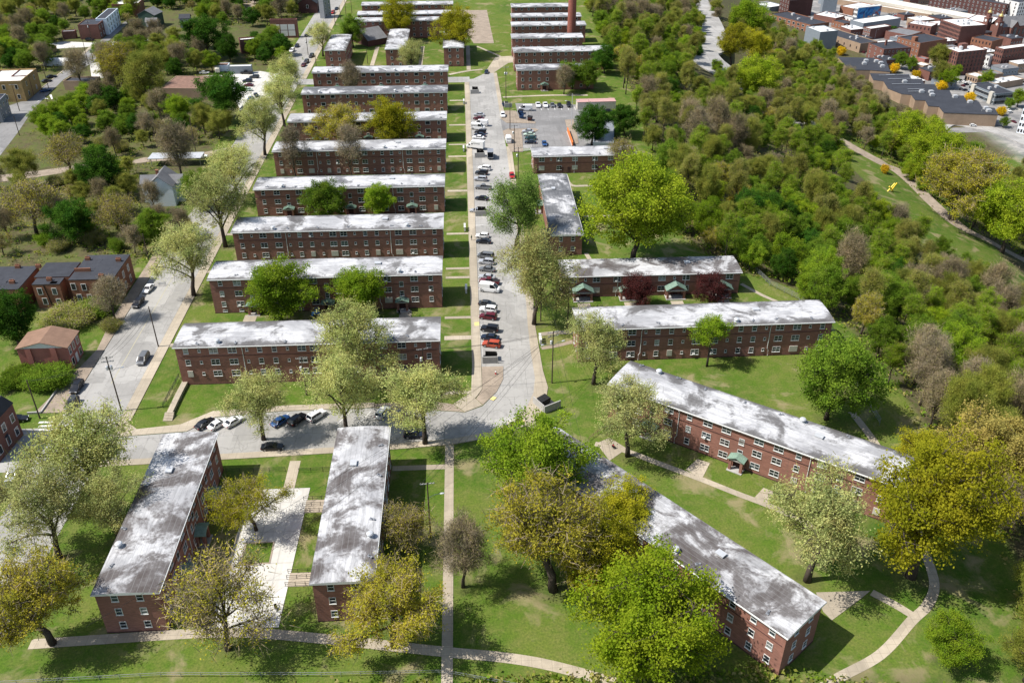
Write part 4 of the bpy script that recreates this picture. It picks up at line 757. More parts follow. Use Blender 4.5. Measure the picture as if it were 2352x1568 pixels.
# church
c = g(*Z2(1925, 720), -95); t = thing('church', 'brick church with two domed clock towers and a grey slate roof', 'church', (c[0], c[1], -95), R(16))
b = MB(); b.box((17, 10, 6), (30, 15, 12), 0, 0, False); ob('wall', b.mesh('wall', M['brick3']), t)
r = MB(); gable_roof(r, 1, 33, 2, 18, 12, 8, axis='x'); gable_roof(r, 10, 20, -1, 9, 11.5, 6, axis='y'); ob('roof', r.mesh('roof', M['greyroof']), t)
b = MB(); b.box((15, 1.5, 5.8), (9.4, 4, 11.6), 0, 0, False); b.face([(10.3, -.5, 11.6), (19.7, -.5, 11.6), (15, -.5, 17)]); b.box((15, -.7, 8), (3.4, .3, 7), 1); 
for x in (5, 24, 29): b.box((x, 2.4, 6), (1.6, .3, 5), 1)
ob('transept', b.mesh('transept', [M['brick3'], M['pane'][1]]), t)
for x, y in ((-1.5, 5), (1, 22)):
    b = MB(); b.box((x, y, 8.5), (5.5, 5.5, 17), 0, 0, False); b.box((x, y, 17.2), (6.2, 6.2, .5), 0); b.lathe([(2.5, 17.4), (2.4, 21.5), (2.8, 21.7), (2.8, 22)], 8, 0, (x, y, 0)); tw = ob('tower', b.mesh('tower', M['brick3']), t)
    b = MB(); b.lathe([(2.2, 22), (2., 23), (1.3, 24), (.5, 24.6), (.4, 25.6), (.55, 25.8), (.1, 27)], 12, 0, (x, y, 0)); ob('dome', b.mesh('dome', M['gold']), tw)
    for rz in (0, -PI/2): b = MB(); b.lathe([(1.3, -.1), (1.3, -.02)], 16, 0, (0, 0, 0), 'y'); ob('clock_face', b.mesh('clock_face', M['white']), tw, (x, y-2.75, 14.8) if rz == 0 else (x-2.75, y, 14.8), rz)
t = thing('awning', 'turquoise street awning at the foot of the large red brick building', 'awning', g(*Z2(1200, 735), -95), R(15)); b = MB(); b.face([(0, -3, 3), (24, -3, 3), (24, 0, 5.2), (0, 0, 5.2)]); b.face([(0, -3, 2.4), (24, -3, 2.4), (24, -3, 3), (0, -3, 3)]); ob('cover', b.mesh('cover', M['teal']), t)

# low buildings packed into the gaps of the district
def clear(x, y, r):
    for cx, cy, w, d, a in FOOT:
        dx, dy = x-cx, y-cy; u = abs(dx*math.cos(a)+dy*math.sin(a)); v = abs(-dx*math.sin(a)+dy*math.cos(a))
        if u < w/2+r and v < d/2+r: return False
    return True
for cx, cy, w_, d_, a_ in ((380, 600, 95, 90, 0), (352, 690, 60, 50, 0), (452, 720, 50, 40, 0)): FOOT.append((cx, cy, w_, d_, a_))
rf = random.Random(12); nfill = 0
for _ in range(2500):
    px, py = rf.uniform(1800, 2352), rf.uniform(-25, 215); x, y, z = g(px, py, -94)
    if x-edge_x(y) < 290: continue
    w, d = rf.uniform(11, 24), rf.uniform(10, 18); r = max(w, d)/2+1.5
    if not clear(x, y, r): continue
    h = rf.uniform(4.5, 8.5); rot = R(16); t = thing('low_building', None, 'building', (x, y, -95.2), rot, 'low buildings packed between the warehouses'); wl, rfm, lb = rf.choice((('brick3', 'whiteroof', 'low brick building with a white roof packed between the warehouses'), ('brick3', 'darkroof', 'low brick building with a dark roof packed between the warehouses'), ('brick_beige', 'whiteroof', 'low beige building with a white roof packed between the warehouses'), ('metalwall', 'greyroof', 'low grey building with a grey roof packed between the warehouses')))
    t['label'] = lb; t['group'] = lb[4:]; b = MB(); b.box((0, 0, h/2), (w, d, h), 0, 0, False); ob('wall', b.mesh('wall', M[wl]), t)
    b = MB(); b.box((0, 0, h+.1), (w+.3, d+.3, .2)); 
    ro = ob('roof', b.mesh('roof', M[rfm]), t)
    for k in range(rf.randint(1, 4)): ob('roof_unit', UNIT, ro, (rf.uniform(-.35, .35)*w, rf.uniform(-.35, .35)*d, h+.2)).scale = (.6, .6, .7)
    for k in range(int(w//3.2)): add_window(t, 'W', -w/2+1.6+k*3.2, -d/2, h*.5, 0, True)
    FOOT.append((x, y, w, d, rot)); nfill += 1
    if nfill >= 60: break
print('infill', nfill)
# ---------------------------------------------------------------- trees
LM = {'S': leafmat('sycamore_leaf', (.47, .56, .20), (.60, .64, .27), .52), 'M': leafmat('maple_leaf', (.23, .36, .02), (.34, .44, .035), .48), 'G': leafmat('green_leaf', (.115, .225, .022), (.18, .30, .035), .45),
      'D': leafmat('dark_leaf', (.034, .12, .016), (.06, .165, .02), .4), 'O': leafmat('olive_leaf', (.38, .37, .04), (.48, .46, .06), .5), 'Y': leafmat('golden_leaf', (.33, .345, .022), (.42, .43, .035), .5),
      'U': leafmat('dull_green_leaf', (.235, .285, .05), (.33, .365, .08), .48), 'B': leafmat('bare_twig', (.22, .19, .13), (.30, .265, .185), .1), 'P': leafmat('plum_leaf', (.045, .018, .019), (.075, .03, .03), .25),
      'W': leafmat('locust_leaf', (.15, .27, .055), (.21, .34, .085), .45), 'F': leafmat('forsythia_flower', (.60, .42, .015), (.7, .5, .03)), 'C': leafmat('cream_leaf', (.40, .36, .09), (.50, .44, .13), .45), 'K': leafmat('budding_twig', (.27, .255, .10), (.34, .33, .13), .35), 'L': leafmat('light_leaf', (.175, .32, .02), (.27, .40, .035), .48)}
BARK = mottled('bark', (.075, .06, .05), .35, 1.2, .95, .1, (1, 1, .4)); BARKP = mottled('pale_bark', (.26, .25, .22), .35, .7, .9, .1)
def make_tree(seed, Hh=10., W=10., t0=2.6, nl=9, ncl=7, leaves=11000, leaf=.36, sig=.62, twigs=0, lump=.3, low=-.25, pale=False, tr=.28, upright=0., flat=.7, hollow=.55):
    r = np.random.default_rng(seed); rr = random.Random(seed); b = MB()
    zc = (t0*.75+Hh)/2; Rz = (Hh-t0*.75)/2; Rx = W/2; C = np.array([0, 0, zc])
    def unit(v): return v/np.linalg.norm(v)
    lumpdir = [unit(r.normal(size=3)) for _ in range(9)]; lumpamp = r.uniform(-lump, lump*.5, 9)
    def env(d):
        k = 1+sum(a*max(0, float(d@q))**4 for a, q in zip(lumpamp, lumpdir)); return C+np.array([d[0]*Rx, d[1]*Rx, d[2]*Rz])*k
    lean = r.normal(size=2)*.25
    tp = [np.array([0, 0, -.3]), np.array([lean[0]*.2, lean[1]*.2, t0*.5]), np.array([lean[0], lean[1], t0]), np.array([lean[0]*1.8, lean[1]*1.8, t0+(Hh-t0)*.35]), np.array([lean[0]*1.5, lean[1]*2.2, t0+(Hh-t0)*.7])]
    b.tube(tp, [tr*1.35, tr, tr*.85, tr*.5, tr*.15], 7)
    cl = []
    def bez(p0, p1, p2, t): return p0*(1-t)**2+2*p1*t*(1-t)+p2*t*t
    for i in range(nl):
        az = i*2.39996+rr.uniform(-.3, .3); el = low+(1.35-low)*((i+.5)/nl)+rr.uniform(-.12, .12)+upright*.3; el = min(el, 1.5)
        d = np.array([math.cos(az)*math.cos(el), math.sin(az)*math.cos(el), math.sin(el)]); q_ = rr.uniform(.72, 1.02); e = env(d)*q_+C*(1-q_)
        f = .25+.6*(i/nl); p0 = tp[2]*(1-f)+tp[3]*f if i > 1 else tp[2]
        mid = (p0+e)/2+np.array([0, 0, Rz*(.1+.25*upright)])+r.normal(size=3)*.35
        pts = [bez(p0, mid, e, k/5) for k in range(6)]; rad0 = tr*.5*(1-.35*i/nl); b.tube(pts, [rad0*(1-.8*k/5) for k in range(6)], 5, 0, False)
        for j in range(ncl):
            t = .32+.68*(j+rr.random()*.6)/ncl; p = bez(p0, mid, e, min(t, 1)); d2 = unit(unit(p-C+1e-6)*.8+r.normal(size=3)*.75); q = p+d2*np.array([Rx, Rx, Rz])*rr.uniform(.2, .42)
            rel = (q-C)/np.array([Rx, Rx, Rz]); nn = np.linalg.norm(rel)
            lim = np.linalg.norm((env(unit(rel))-C)/np.array([Rx, Rx, Rz]))
            if nn > lim: q = C+(q-C)*lim/nn
            m2 = (p+q)/2+r.normal(size=3)*.2+np.array([0, 0, .2]); b.tube([p, m2, q], [rad0*.32, rad0*.2, .018], 4, 0, False)
            cl.append((q, 1.)); cl.append((m2, hollow))
            for _ in range(3):
                d3 = unit(d2*.5+r.normal(size=3)*.8); q3 = q*.5+m2*.5+d3*rr.uniform(.7, 1.5)
                if q3[2] < t0*.45: continue
                b.tube([(m2+q)/2, q3], [.035, .012], 3, 0, False); cl.append((q3, .9))
    bark = b
    P = np.array([c[0] for c in cl]); wt = np.array([c[1] for c in cl])*r.gamma(1.6, 1., len(cl)); wt /= wt.sum()
    def cards(n, size, asp, sg, upb):
        idx = r.choice(len(P), n, p=wt); ctr = P[idx]+r.normal(size=(n, 3))*np.array([sg, sg, sg*flat]); ctr[:, 2] = np.maximum(ctr[:, 2], .4)
        nrm = r.normal(size=(n, 3))+np.array([0, 0, upb]); nrm /= np.linalg.norm(nrm, axis=1)[:, None]
        a = np.cross(nrm, r.normal(size=(n, 3))); a /= np.linalg.norm(a, axis=1)[:, None]; c = np.cross(nrm, a); s = size*r.uniform(.55, 1.35, n)[:, None]
        a = a*s*.5*asp; c = c*s*.5; return np.stack([ctr-a-c*.35, ctr-a*.1-c, ctr+a+c*.25, ctr+a*.05+c], 1).reshape(-1, 3)
    Vs = []
    if leaves: Vs.append(cards(leaves, leaf, 1., sig, .9))
    nleafq = leaves
    if twigs:
        idx = r.choice(len(P), twigs, p=wt); c0 = P[idx]+r.normal(size=(twigs, 3))*sig*.8; d = (P[idx]-C)*.12+r.normal(size=(twigs, 3)); d[:, 2] += .6; d /= np.linalg.norm(d, axis=1)[:, None]; ln = r.uniform(.5, 1.3, twigs)[:, None]
        sd = np.cross(d, r.normal(size=(twigs, 3))); sd /= np.linalg.norm(sd, axis=1)[:, None]; wv = r.uniform(.018, .04, twigs)[:, None]
        Vs.append(np.stack([c0-sd*wv, c0+d*ln, c0+d*ln*.98+sd*.01, c0+sd*wv], 1).reshape(-1, 3))
    V = np.concatenate(Vs); n = len(V)//4; me = D_.meshes.new('crown'); me.vertices.add(len(V)); me.vertices.foreach_set('co', V.astype(np.float32).ravel()); me.loops.add(len(V)); me.loops.foreach_set('vertex_index', np.arange(len(V), dtype=np.int32)); me.polygons.add(n); me.polygons.foreach_set('loop_start', np.arange(0, len(V), 4, dtype=np.int32))
    mi = np.zeros(n, dtype=np.int32); mi[nleafq:] = 1; me.polygons.foreach_set('material_index', mi); me.update(calc_edges=True)
    return bark.mesh('trunk', BARKP if pale else BARK, True), me
PROTO = {}
HH = {}; BW = {}
def proto(kind, n, leafkey, twigkey='B', **k):
    HH[kind] = (k['t0']*.75+k['Hh'])/2; BW[kind] = k['W']
    for i in range(n):
        tr_, cr = make_tree(sum(ord(c) for c in kind)*17+i*101, **k)
        cr.materials.append(LM[leafkey]); cr.materials.append(LM[twigkey]); PROTO.setdefault(kind, []).append((tr_, cr))
proto('syc', 3, 'S', 'K', Hh=12, W=10, t0=3, nl=11, ncl=10, leaves=19000, leaf=.155, sig=.42, twigs=1800, lump=.5, pale=False, tr=.3, upright=.45)
proto('sycthin', 1, 'S', 'K', Hh=12, W=10, t0=3, nl=10, ncl=9, leaves=12500, leaf=.15, sig=.5, twigs=5000, lump=.5, tr=.26, upright=.35)
proto('maple', 2, 'M', Hh=10, W=10, t0=2.2, nl=14, ncl=11, leaves=52000, leaf=.17, sig=.36, lump=.3, hollow=.2)
proto('light', 2, 'L', Hh=10.5, W=10, t0=2.6, nl=12, ncl=10, leaves=36000, leaf=.18, sig=.38, lump=.42, hollow=.3)
proto('green', 3, 'G', Hh=10.5, W=10, t0=2.4, nl=12, ncl=10, leaves=36000, leaf=.19, sig=.4, lump=.42, hollow=.3)
proto('dark', 2, 'D', Hh=11, W=10, t0=2.0, nl=13, ncl=10, leaves=40000, leaf=.21, sig=.4, lump=.35, hollow=.2)
proto('olive', 2, 'O', Hh=10.5, W=10, t0=3.4, nl=12, ncl=10, leaves=26000, leaf=.155, sig=.34, twigs=3000, lump=.5, tr=.34)
proto('gold', 2, 'Y', Hh=11, W=10, t0=2.6, nl=14, ncl=11, leaves=42000, leaf=.155, sig=.33, lump=.5, tr=.34, hollow=.3)
proto('slim', 3, 'U', 'K', Hh=18, W=7.5, t0=6, nl=10, ncl=9, leaves=15000, leaf=.18, sig=.45, twigs=3500, lump=.5, upright=.8, tr=.2, low=-.05)
proto('slimgreen', 3, 'L', 'K', Hh=17, W=7.5, t0=5.5, nl=10, ncl=9, leaves=17000, leaf=.18, sig=.42, twigs=1500, lump=.5, upright=.7, tr=.2, low=-.05)
proto('dull', 3, 'U', 'U', Hh=13, W=10, t0=3.5, nl=11, ncl=10, leaves=24000, leaf=.18, sig=.48, twigs=7000, lump=.5, upright=.5)
proto('bare', 3, 'K', 'B', Hh=14, W=9, t0=3.5, nl=11, ncl=9, leaves=6500, leaf=.15, sig=.65, twigs=9500, lump=.45, upright=.7)
proto('sparse', 2, 'O', 'B', Hh=9, W=10, t0=2.4, nl=9, ncl=9, leaves=6500, leaf=.15, sig=.5, twigs=3000, lump=.5, low=-.1, tr=.26)
proto('sparsegreen', 2, 'Y', 'B', Hh=9.5, W=10, t0=2.6, nl=9, ncl=9, leaves=17000, leaf=.15, sig=.42, twigs=1800, lump=.5, upright=.3, tr=.24)
proto('plum', 2, 'P', Hh=8.5, W=9, t0=1.5, nl=11, ncl=9, leaves=26000, leaf=.17, sig=.42, lump=.35)
proto('locust', 1, 'W', Hh=11.5, W=10, t0=2.6, nl=12, ncl=10, leaves=36000, leaf=.15, sig=.36, lump=.5, tr=.36, flat=1.2)
proto('cream', 2, 'C', Hh=11, W=10, t0=2.8, nl=14, ncl=11, leaves=42000, leaf=.16, sig=.36, lump=.4)
proto('tall', 1, 'K', 'B', Hh=17, W=8, t0=3, nl=13, ncl=8, leaves=2500, leaf=.16, sig=.7, twigs=8000, lump=.3, upright=.9, tr=.22)
proto('young', 1, 'L', Hh=14, W=8.5, t0=5, nl=9, ncl=7, leaves=15000, leaf=.19, sig=.42, lump=.5, upright=.3, tr=.22)
proto('bush', 2, 'G', Hh=6.5, W=10, t0=.8, nl=12, ncl=9, leaves=24000, leaf=.25, sig=.6, lump=.45, tr=.15)
proto('yellowbush', 1, 'F', Hh=8, W=10, t0=1., nl=11, ncl=7, leaves=7000, leaf=.5, sig=.8, lump=.3, tr=.15)
proto('brush', 2, 'U', 'B', Hh=5.5, W=10, t0=.7, nl=12, ncl=8, leaves=15000, leaf=.22, sig=.75, twigs=6000, lump=.5, tr=.12)
NAME = {'sycthin': 'sycamore_tree', 'syc': 'sycamore_tree', 'maple': 'maple_tree', 'plum': 'plum_tree', 'locust': 'locust_tree', 'bush': 'bush', 'yellowbush': 'flowering_bush', 'brush': 'bush'}
HC = {k: HH[k]/BW[k] for k in PROTO}
BASEW = BW
CNT = {}; TREES = []
def place_tree(kind, x, y, W, label, group=None, hs=1., z=None, cat=None):
    i = CNT.get(kind, 0); CNT[kind] = i+1; tr_, cr = PROTO[kind][i % len(PROTO[kind])]; s = W/BASEW[kind]
    nm = NAME.get(kind, 'tree'); t = thing(nm, label, cat or ('bush' if 'bush' in nm else 'tree'), (x, y, tz(x, y) if z is None else z), random.uniform(0, 2*PI), group)
    t.scale = (s, s, s*hs*random.uniform(.94, 1.06)); ob('trunk', tr_, t); ob('crown', cr, t); TREES.append(t); return t
def tree(kind, cx, cy, wpx, label, group=None, hs=1.):
    """crown centre and width in the survey picture"""
    hc = HC[kind]*hs; z = 0.; W = 8.
    for _ in range(6):
        p = g(cx, cy, z+hc*W); W = wpx*pr(*p)[2]/F; z = tz(p[0], p[1])
    return place_tree(kind, p[0], p[1], W*1.03, label, group, hs, z)
tree('syc', 190, 1045, 235, 'large pale sycamore at the left corner, above the crossing with the white bars')
tree('syc', 95, 1170, 215, 'pale sycamore leaning over the lower left street, below the largest one')
tree('syc', 250, 1165, 150, 'shaded sycamore growing against the long side of the lower left block')
tree('olive', 80, 1375, 235, 'golden olive tree with a thick slanting trunk in the lower left corner')
tree('sparse', 500, 1395, 265, 'spreading thinly leaved tree at the foot of the pale courtyard')
tree('sparsegreen', 575, 1150, 160, 'yellow-green tree in the square bed of the pale courtyard')
tree('olive', 895, 1385, 225, 'golden olive tree in front of the courtyard-side end-on block')
tree('sparse', 930, 1205, 140, 'bushy brown leafless tree beside the white-roofed end-on block')
tree('bare', 1060, 1270, 120, 'thin leafless tree by the straight vertical path')
tree('light', 1225, 1070, 235, 'fresh green tree covering the upper end of the lower right diagonal block')
tree('olive', 1275, 1225, 285, 'large golden olive tree with a stout trunk on the lower lawn')
tree('gold', 1425, 1185, 165, 'golden green tree leaning over the middle of the lower right diagonal roof')
tree('gold', 1385, 1290, 200, 'golden green tree with a dark straight trunk on the lower lawn')
tree('maple', 1490, 1430, 310, 'big yellow-green maple at the bottom edge in front of the diagonal block', hs=.95)
tree('syc', 590, 925, 150, 'sycamore with a forked trunk at the kerb between the two end-on blocks')
tree('syc', 815, 790, 190, 'tall sycamore crown covering the front block nearest the bend')
tree('syc', 785, 905, 165, 'sycamore over the angled parking bays, middle of the kerb row')
tree('syc', 970, 915, 185, 'sycamore with a leaning trunk nearest the street bend')
tree('syc', 1450, 950, 175, 'sycamore in front of the upper end of the right diagonal block')
tree('syc', 1368, 800, 140, 'sycamore at the left end of the long block on the right lawn')
tree('syc', 1885, 1205, 255, 'broad sycamore on the lawn between the two diagonal blocks')
tree('gold', 2145, 1165, 315, 'huge golden green tree at the far end of the right diagonal block', hs=1.1)
tree('light', 2190, 1470, 125, 'small round bright green tree on the lower right lawn')
tree('green', 1920, 865, 180, 'round green tree on the lawn at the end of the long right block', hs=1.1)
tree('cream', 2295, 1035, 235, 'creamy yellow tree at the right edge above the golden one')
tree('gold', 2130, 1050, 150, 'yellow tree squeezed between the creamy tree and the diagonal block')
tree('young', 1634, 765, 88, 'slender young tree alone on the right lawn with a clear shadow')
tree('plum', 1466, 668, 78, 'dark purple tree, left one of two before the green porches'); tree('plum', 1634, 663, 78, 'dark purple tree, right one of two before the green porches')
tree('maple', 1461, 482, 238, 'great round yellow-green maple beside the end-on two-storey row')
tree('locust', 1187, 478, 150, 'feathery green street tree leaning over the parked cars')
tree('sycthin', 1228, 632, 185, 'thin sycamore overhanging the central street near the white van')
tree('light', 637, 672, 165, 'yellow-green tree beside the blue tarp', hs=.85); tree('light', 826, 665, 120, 'small green tree just right of the entrance near the blue tarp')
tree('green', 741, 462, 100, 'round green tree, left of two before the fourth block'); tree('light', 866, 460, 75, 'round yellow-green tree, right of two before the fourth block')
tree('olive', 776, 284, 110, 'olive brown tree, left of two before the sixth block'); tree('gold', 898, 280, 115, 'golden tree, right of two before the sixth block')
tree('tall', 672, 350, 62, 'tall bare brown tree, left of two before the fifth block', hs=.9); tree('tall', 803, 350, 62, 'tall bare brown tree, right of two before the fifth block', hs=.9); tree('bare', 808, 180, 55, 'bare brown tree in front of the eighth block')
for (x, y, w), lab in zip([(425, 585, 150), (500, 470, 150), (535, 385, 120), (598, 285, 105), (645, 225, 95), (658, 165, 85), (737, 85, 62)], ['left street sycamore beside the white barricade', 'left street sycamore, second from the barricade', 'left street sycamore, third from the barricade', 'left street sycamore, fourth from the barricade', 'left street sycamore, fifth from the barricade', 'left street sycamore, sixth from the barricade', 'farthest pale sycamore of the left street']): tree('syc', x, y, w, lab)
for k, x, y, w, lab in [('green', 808, 72, 60, 'round green tree behind the first of three far end-on blocks'), ('syc', 945, 128, 68, 'pale round tree in front of the middle far end-on block'), ('gold', 916, 38, 85, 'golden tree standing between the far left blocks'), ('gold', 1045, 62, 105, 'broad olive gold tree behind the third far end-on block'),
    ('dark', 1361, 288, 78, 'dark green tree at the end of the orange barrier'), ('dark', 1437, 275, 62, 'smaller dark green tree behind the pale blue roof'), ('sparse', 1425, 355, 75, 'olive brown tree at the right end of the court row'), ('green', 1315, 170, 58, 'green tree, left of the pair before the gabled entrance block'), ('green', 1350, 172, 58, 'green tree, right of the pair before the gabled entrance block'), ('dark', 1390, 135, 55, 'dark green tree beside the block in front of the smokestack'), ('bare', 1296, 180, 40, 'leafless tree by the lot stairs before the gabled entrance block'),
    ('dark', 154, 505, 95, 'dense dark green tree behind the row houses'), ('dark', 234, 395, 95, 'tall dark evergreen-looking tree left of the pale blue house'), ('dark', 502, 222, 100, 'round dark green tree beside the beige warehouse'), ('sparse', 62, 465, 150, 'gnarled dark bare tree above the row houses'), ('green', 348, 520, 85, 'bright bushy tree right below the pale blue house'), ('sparse', 272, 490, 100, 'brownish bare tree in the scrub between house and row houses'), ('light', 408, 250, 62, 'light green tree left of the round dark tree'), ('bare', 345, 452, 45, 'thin bare tree in front of the pale blue house gable'), ('green', 452, 435, 75, 'green tree to the right of the pale blue house'), ('bare', 405, 345, 90, 'leafless tree over the pale canopy'),
    ('dark', 25, 735, 110, 'dark green tree at the left edge in front of the row houses'), ('bare', 250, 680, 70, 'leafless vine-covered tree at the row house corner'), ('sparse', 150, 350, 110, 'sparse crooked tree above the gravel lane'), ('dull', 50, 380, 70, 'thin tree on the grass left of the lane'), ('olive', 268, 150, 105, 'yellow-green willow-like tree at the pale concrete pad'), ('dull', 330, 180, 95, 'dull green tree right of the yellow willow-like one'), ('bare', 180, 155, 55, 'low fan-shaped bare tree at the road edge'), ('bush', 198, 205, 38, 'ivy-covered dark bush on the low building'), ('light', 484, 140, 40, 'small bright green tree left of the yard trailers'), ('dark', 470, 75, 85, 'dark green tree mass behind the yard'), ('dark', 525, 110, 50, 'narrow dark green tree beside the dark red workshop'), ('green', 745, 45, 1, '')][:-1]: tree(k, x, y, w, lab)
for x, y, w, k, lab in [(165, 722, 120, 'brush', 'scrubby bush strip in front of the row houses'), (215, 705, 90, 'bush', 'green bush at the right of the scrub strip'), (35, 870, 90, 'bush', 'low green bush left of the pink house'), (110, 865, 110, 'bush', 'spreading groundcover bush at the foot of the pink house'), (2235, 338, 48, 'bush', 'dark green bush on the grass below the curved road'), (255, 745, 50, 'brush', 'brown bush at the edge of the left pavement')]: tree(k, x, y, w, lab, None, .45 if w > 60 else .8)
for (x, y), w, lab in [(Z1(1300, 895), 21, 'yellow flowering bush beside the grey metal building'), (Z1(2240, 1215), 22, 'yellow flowering bush at the upper tan warehouse corner'), (Z4(445, 245), 22, 'yellow flowering bush at the first step of the tan warehouse'), (Z4(910, 425), 23, 'yellow flowering bush at the second step of the tan warehouse'), (Z4(1405, 635), 22, 'yellow flowering bush between tan warehouse and glass office'), (Z4(1955, 880), 22, 'yellow flowering bush at the end of the tan warehouse')]: tree('yellowbush', x, y, w, lab)
for (x, y), w, k, lab in [(Z2(180, 1060), 34, 'green', 'green tree in the district left of the small garage'), (Z2(370, 1120), 30, 'green', 'second green tree left of the small garage'), (Z2(840, 1000), 46, 'dull', 'tall loose tree before the seven-storey brown building'), (Z4(900, 190), 40, 'dull', 'loose green tree at the district parking lot'), (Z4(1010, 290), 40, 'light', 'bright tree at the district parking lot'), (Z4(1140, 200), 30, 'light', 'smaller bright tree beside the seven-storey building'), (Z4(1700, 290), 32, 'light', 'bright green tree before the white workshop roofs'), (Z4(2280, 640), 36, 'light', 'bright green tree at the right end of the glass office'), (Z4(2110, 740), 22, 'green', 'small green tree in front of the glass office corner'), (Z4(2010, 1070), 22, 'green', 'green tree at the foot of the tan warehouse end'), (Z1(2190, 530), 20, 'dark', 'dark green tree behind the rounded-tower building')]: tree(k, x, y, w, lab)
for i in range(16): tree('dark' if i % 3 else 'green', *Z2(640+i*78, -60+i*19), 14, 'small street tree in the long row behind the produce terminal', 'street trees behind the produce terminal')
for i in range(8): tree('dark', *Z2(80+i*110, 90+i*33), 12, 'small dark tree in the row before the loading canopy', 'trees before the loading canopy')
for k, x, y, w, lab in [('maple', 2105, 318, 110, 'bright yellow-green tree farthest up the park path'), ('maple', 2160, 360, 130, 'broad yellow-green tree between two others on the park path'), ('olive', 2210, 412, 160, 'large olive gold tree of the park trio, lowest on the lawn'), ('maple', 2330, 490, 170, 'yellow-green maple cut by the right edge beyond the park lawn'), ('gold', 1685, 100, 80, 'golden tree right of the boulevard, left of a pair'), ('gold', 1735, 100, 75, 'golden tree right of the boulevard, right of a pair'), ('maple', 1745, 180, 110, 'yellow-green tree below the golden pair'), ('light', 1725, 40, 90, 'bright tree at the top right of the boulevard'), ('yellowbush', 2033, 388, 20, 'little yellow tree beside the park path'), ('light', 1860, 655, 72, 'yellow-green tree at the fence corner behind the long right block')]: tree(k, x, y, w, lab)
# woods: hillside and waste ground
def inpoly(px, py, P):
    c = False
    for i in range(len(P)):
        (x1, y1), (x2, y2) = P[i-1], P[i]
        if (y1 > py) != (y2 > py) and px < (x2-x1)*(py-y1)/(y2-y1)+x1: c = not c
    return c
LAWN = [(1915, 320), (1990, 350), (2060, 395), (2140, 470), (2215, 525), (2352, 590), (2420, 640), (2400, 700), (2290, 615), (2200, 590), (2120, 520), (2060, 490), (2000, 440), (1945, 385)]
GRASSB = [(2190, 318), (2352, 345), (2352, 400), (2270, 400), (2200, 350)]; STRIPP = [(1764, -90), (1764, 20), (1777, 43), (1820, 56), (1841, 73), (1880, 95), (1913, 104), (1920, 130), (1951, 150), (1998, 186), (2035, 219), (2063, 238), (2167, 258), (2165, 285), (2352, 330), (2600, 380), (2600, -90)]
RLAWN = [(1640, -5), (1668, 30), (1690, 100), (1760, 140), (1740, 170), (1650, 160), (1645, 120), (1655, 80)]
def region(px, py):
    if px > 1900 and py > 780: return 'at the right edge beyond the diagonal blocks'
    if py > 560: return 'right of the long block'
    if py > 400: return 'behind the great round maple' if px < 1800 else 'beside the park lawn'
    if py > 220: return 'east of the parking court' if px < 1700 else 'above the tan stepped warehouse'
    return 'between smokestack and boulevard' if px < 1620 else 'between boulevard and the warehouses'
KN = {'slim': 'tall slender olive', 'slimgreen': 'tall slender green', 'green': 'mid-green', 'dull': 'dull olive green', 'bare': 'bare grey-brown', 'maple': 'bright yellow-green', 'dark': 'dark green', 'light': 'fresh light green', 'sparse': 'sparse brownish', 'olive': 'golden olive', 'syc': 'pale', 'brush': 'scrubby', 'bush': 'leafy green'}
cand = []; rw = random.Random(5); pts = []
def tryp(x, y, dmin):
    for (a, b_) in pts:
        if abs(a-x) < dmin and abs(b_-y) < dmin and (a-x)**2+(b_-y)**2 < dmin*dmin: return False
    return True
named = [(t.location.x, t.location.y) for t in TREES]
for _ in range(14000):
    y = rw.uniform(60, 760); x = edge_x(y)+rw.uniform(1.5, 300); s = x-edge_x(y)
    z = tz(x, y); px, py, w = pr(x, y, z); pxc, pyc, _w = pr(x, y, z+7)
    if not (-60 < px-0 < 2500 and -80 < py < 1640): continue
    if any(inpoly(px, py, P) or inpoly(pxc, pyc, P) for P in (LAWN, GRASSB, RLAWN)) or inpoly(*pr(x, y, z+11)[:2], LAWN): continue
    if y > 430 and abs(px-np.interp(py, [0, 50, 95, 150, 170], [1597, 1622, 1634, 1620, 1612])) < 34*60/max(60, 160-py*.3)+6: continue
    if inpoly(*pr(x, y, z+16)[:2], STRIPP): continue
    if px > 2165 and 268 < py < 345: continue
    if any(inpoly(pxc, pyc, P) for P in ([(1600, 0), (1640, 60), (1645, 150), (1600, 150), (1610, 90)], )): continue
    if any((x-a)**2+(y-b_)**2 < 30 for a, b_ in named): continue
    d = 6.2 if y < 330 else 7.6
    if s < 5: d = 7
    if tryp(x, y, d): pts.append((x, y)); cand.append((x, y, 'hill'))
LEFT = [[(0, 0), (330, 0), (300, 60), (170, 72), (150, 98), (0, 105)], [(560, 0), (590, 10), (545, 35), (500, 30), (360, 20), (350, 0)], [(470, 0), (545, 0), (560, 60), (500, 60), (460, 50)], [(600, 0), (720, 0), (690, 45), (640, 60), (560, 70), (600, 40)], [(215, 120), (350, 105), (470, 100), (470, 165), (380, 190), (330, 215), (260, 210), (230, 180)], [(95, 305), (150, 258), (260, 222), (370, 200), (420, 215), (540, 290), (520, 325), (330, 350), (300, 362), (190, 360), (90, 330)], [(0, 430), (100, 420), (190, 400), (300, 375), (320, 390), (320, 470), (400, 500), (430, 440), (480, 380), (510, 400), (440, 520), (420, 560), (330, 590), (200, 575), (0, 600)], [(0, 115), (100, 110), (120, 150), (95, 180), (0, 160)], [(570, 120), (640, 95), (660, 140), (600, 150)]]
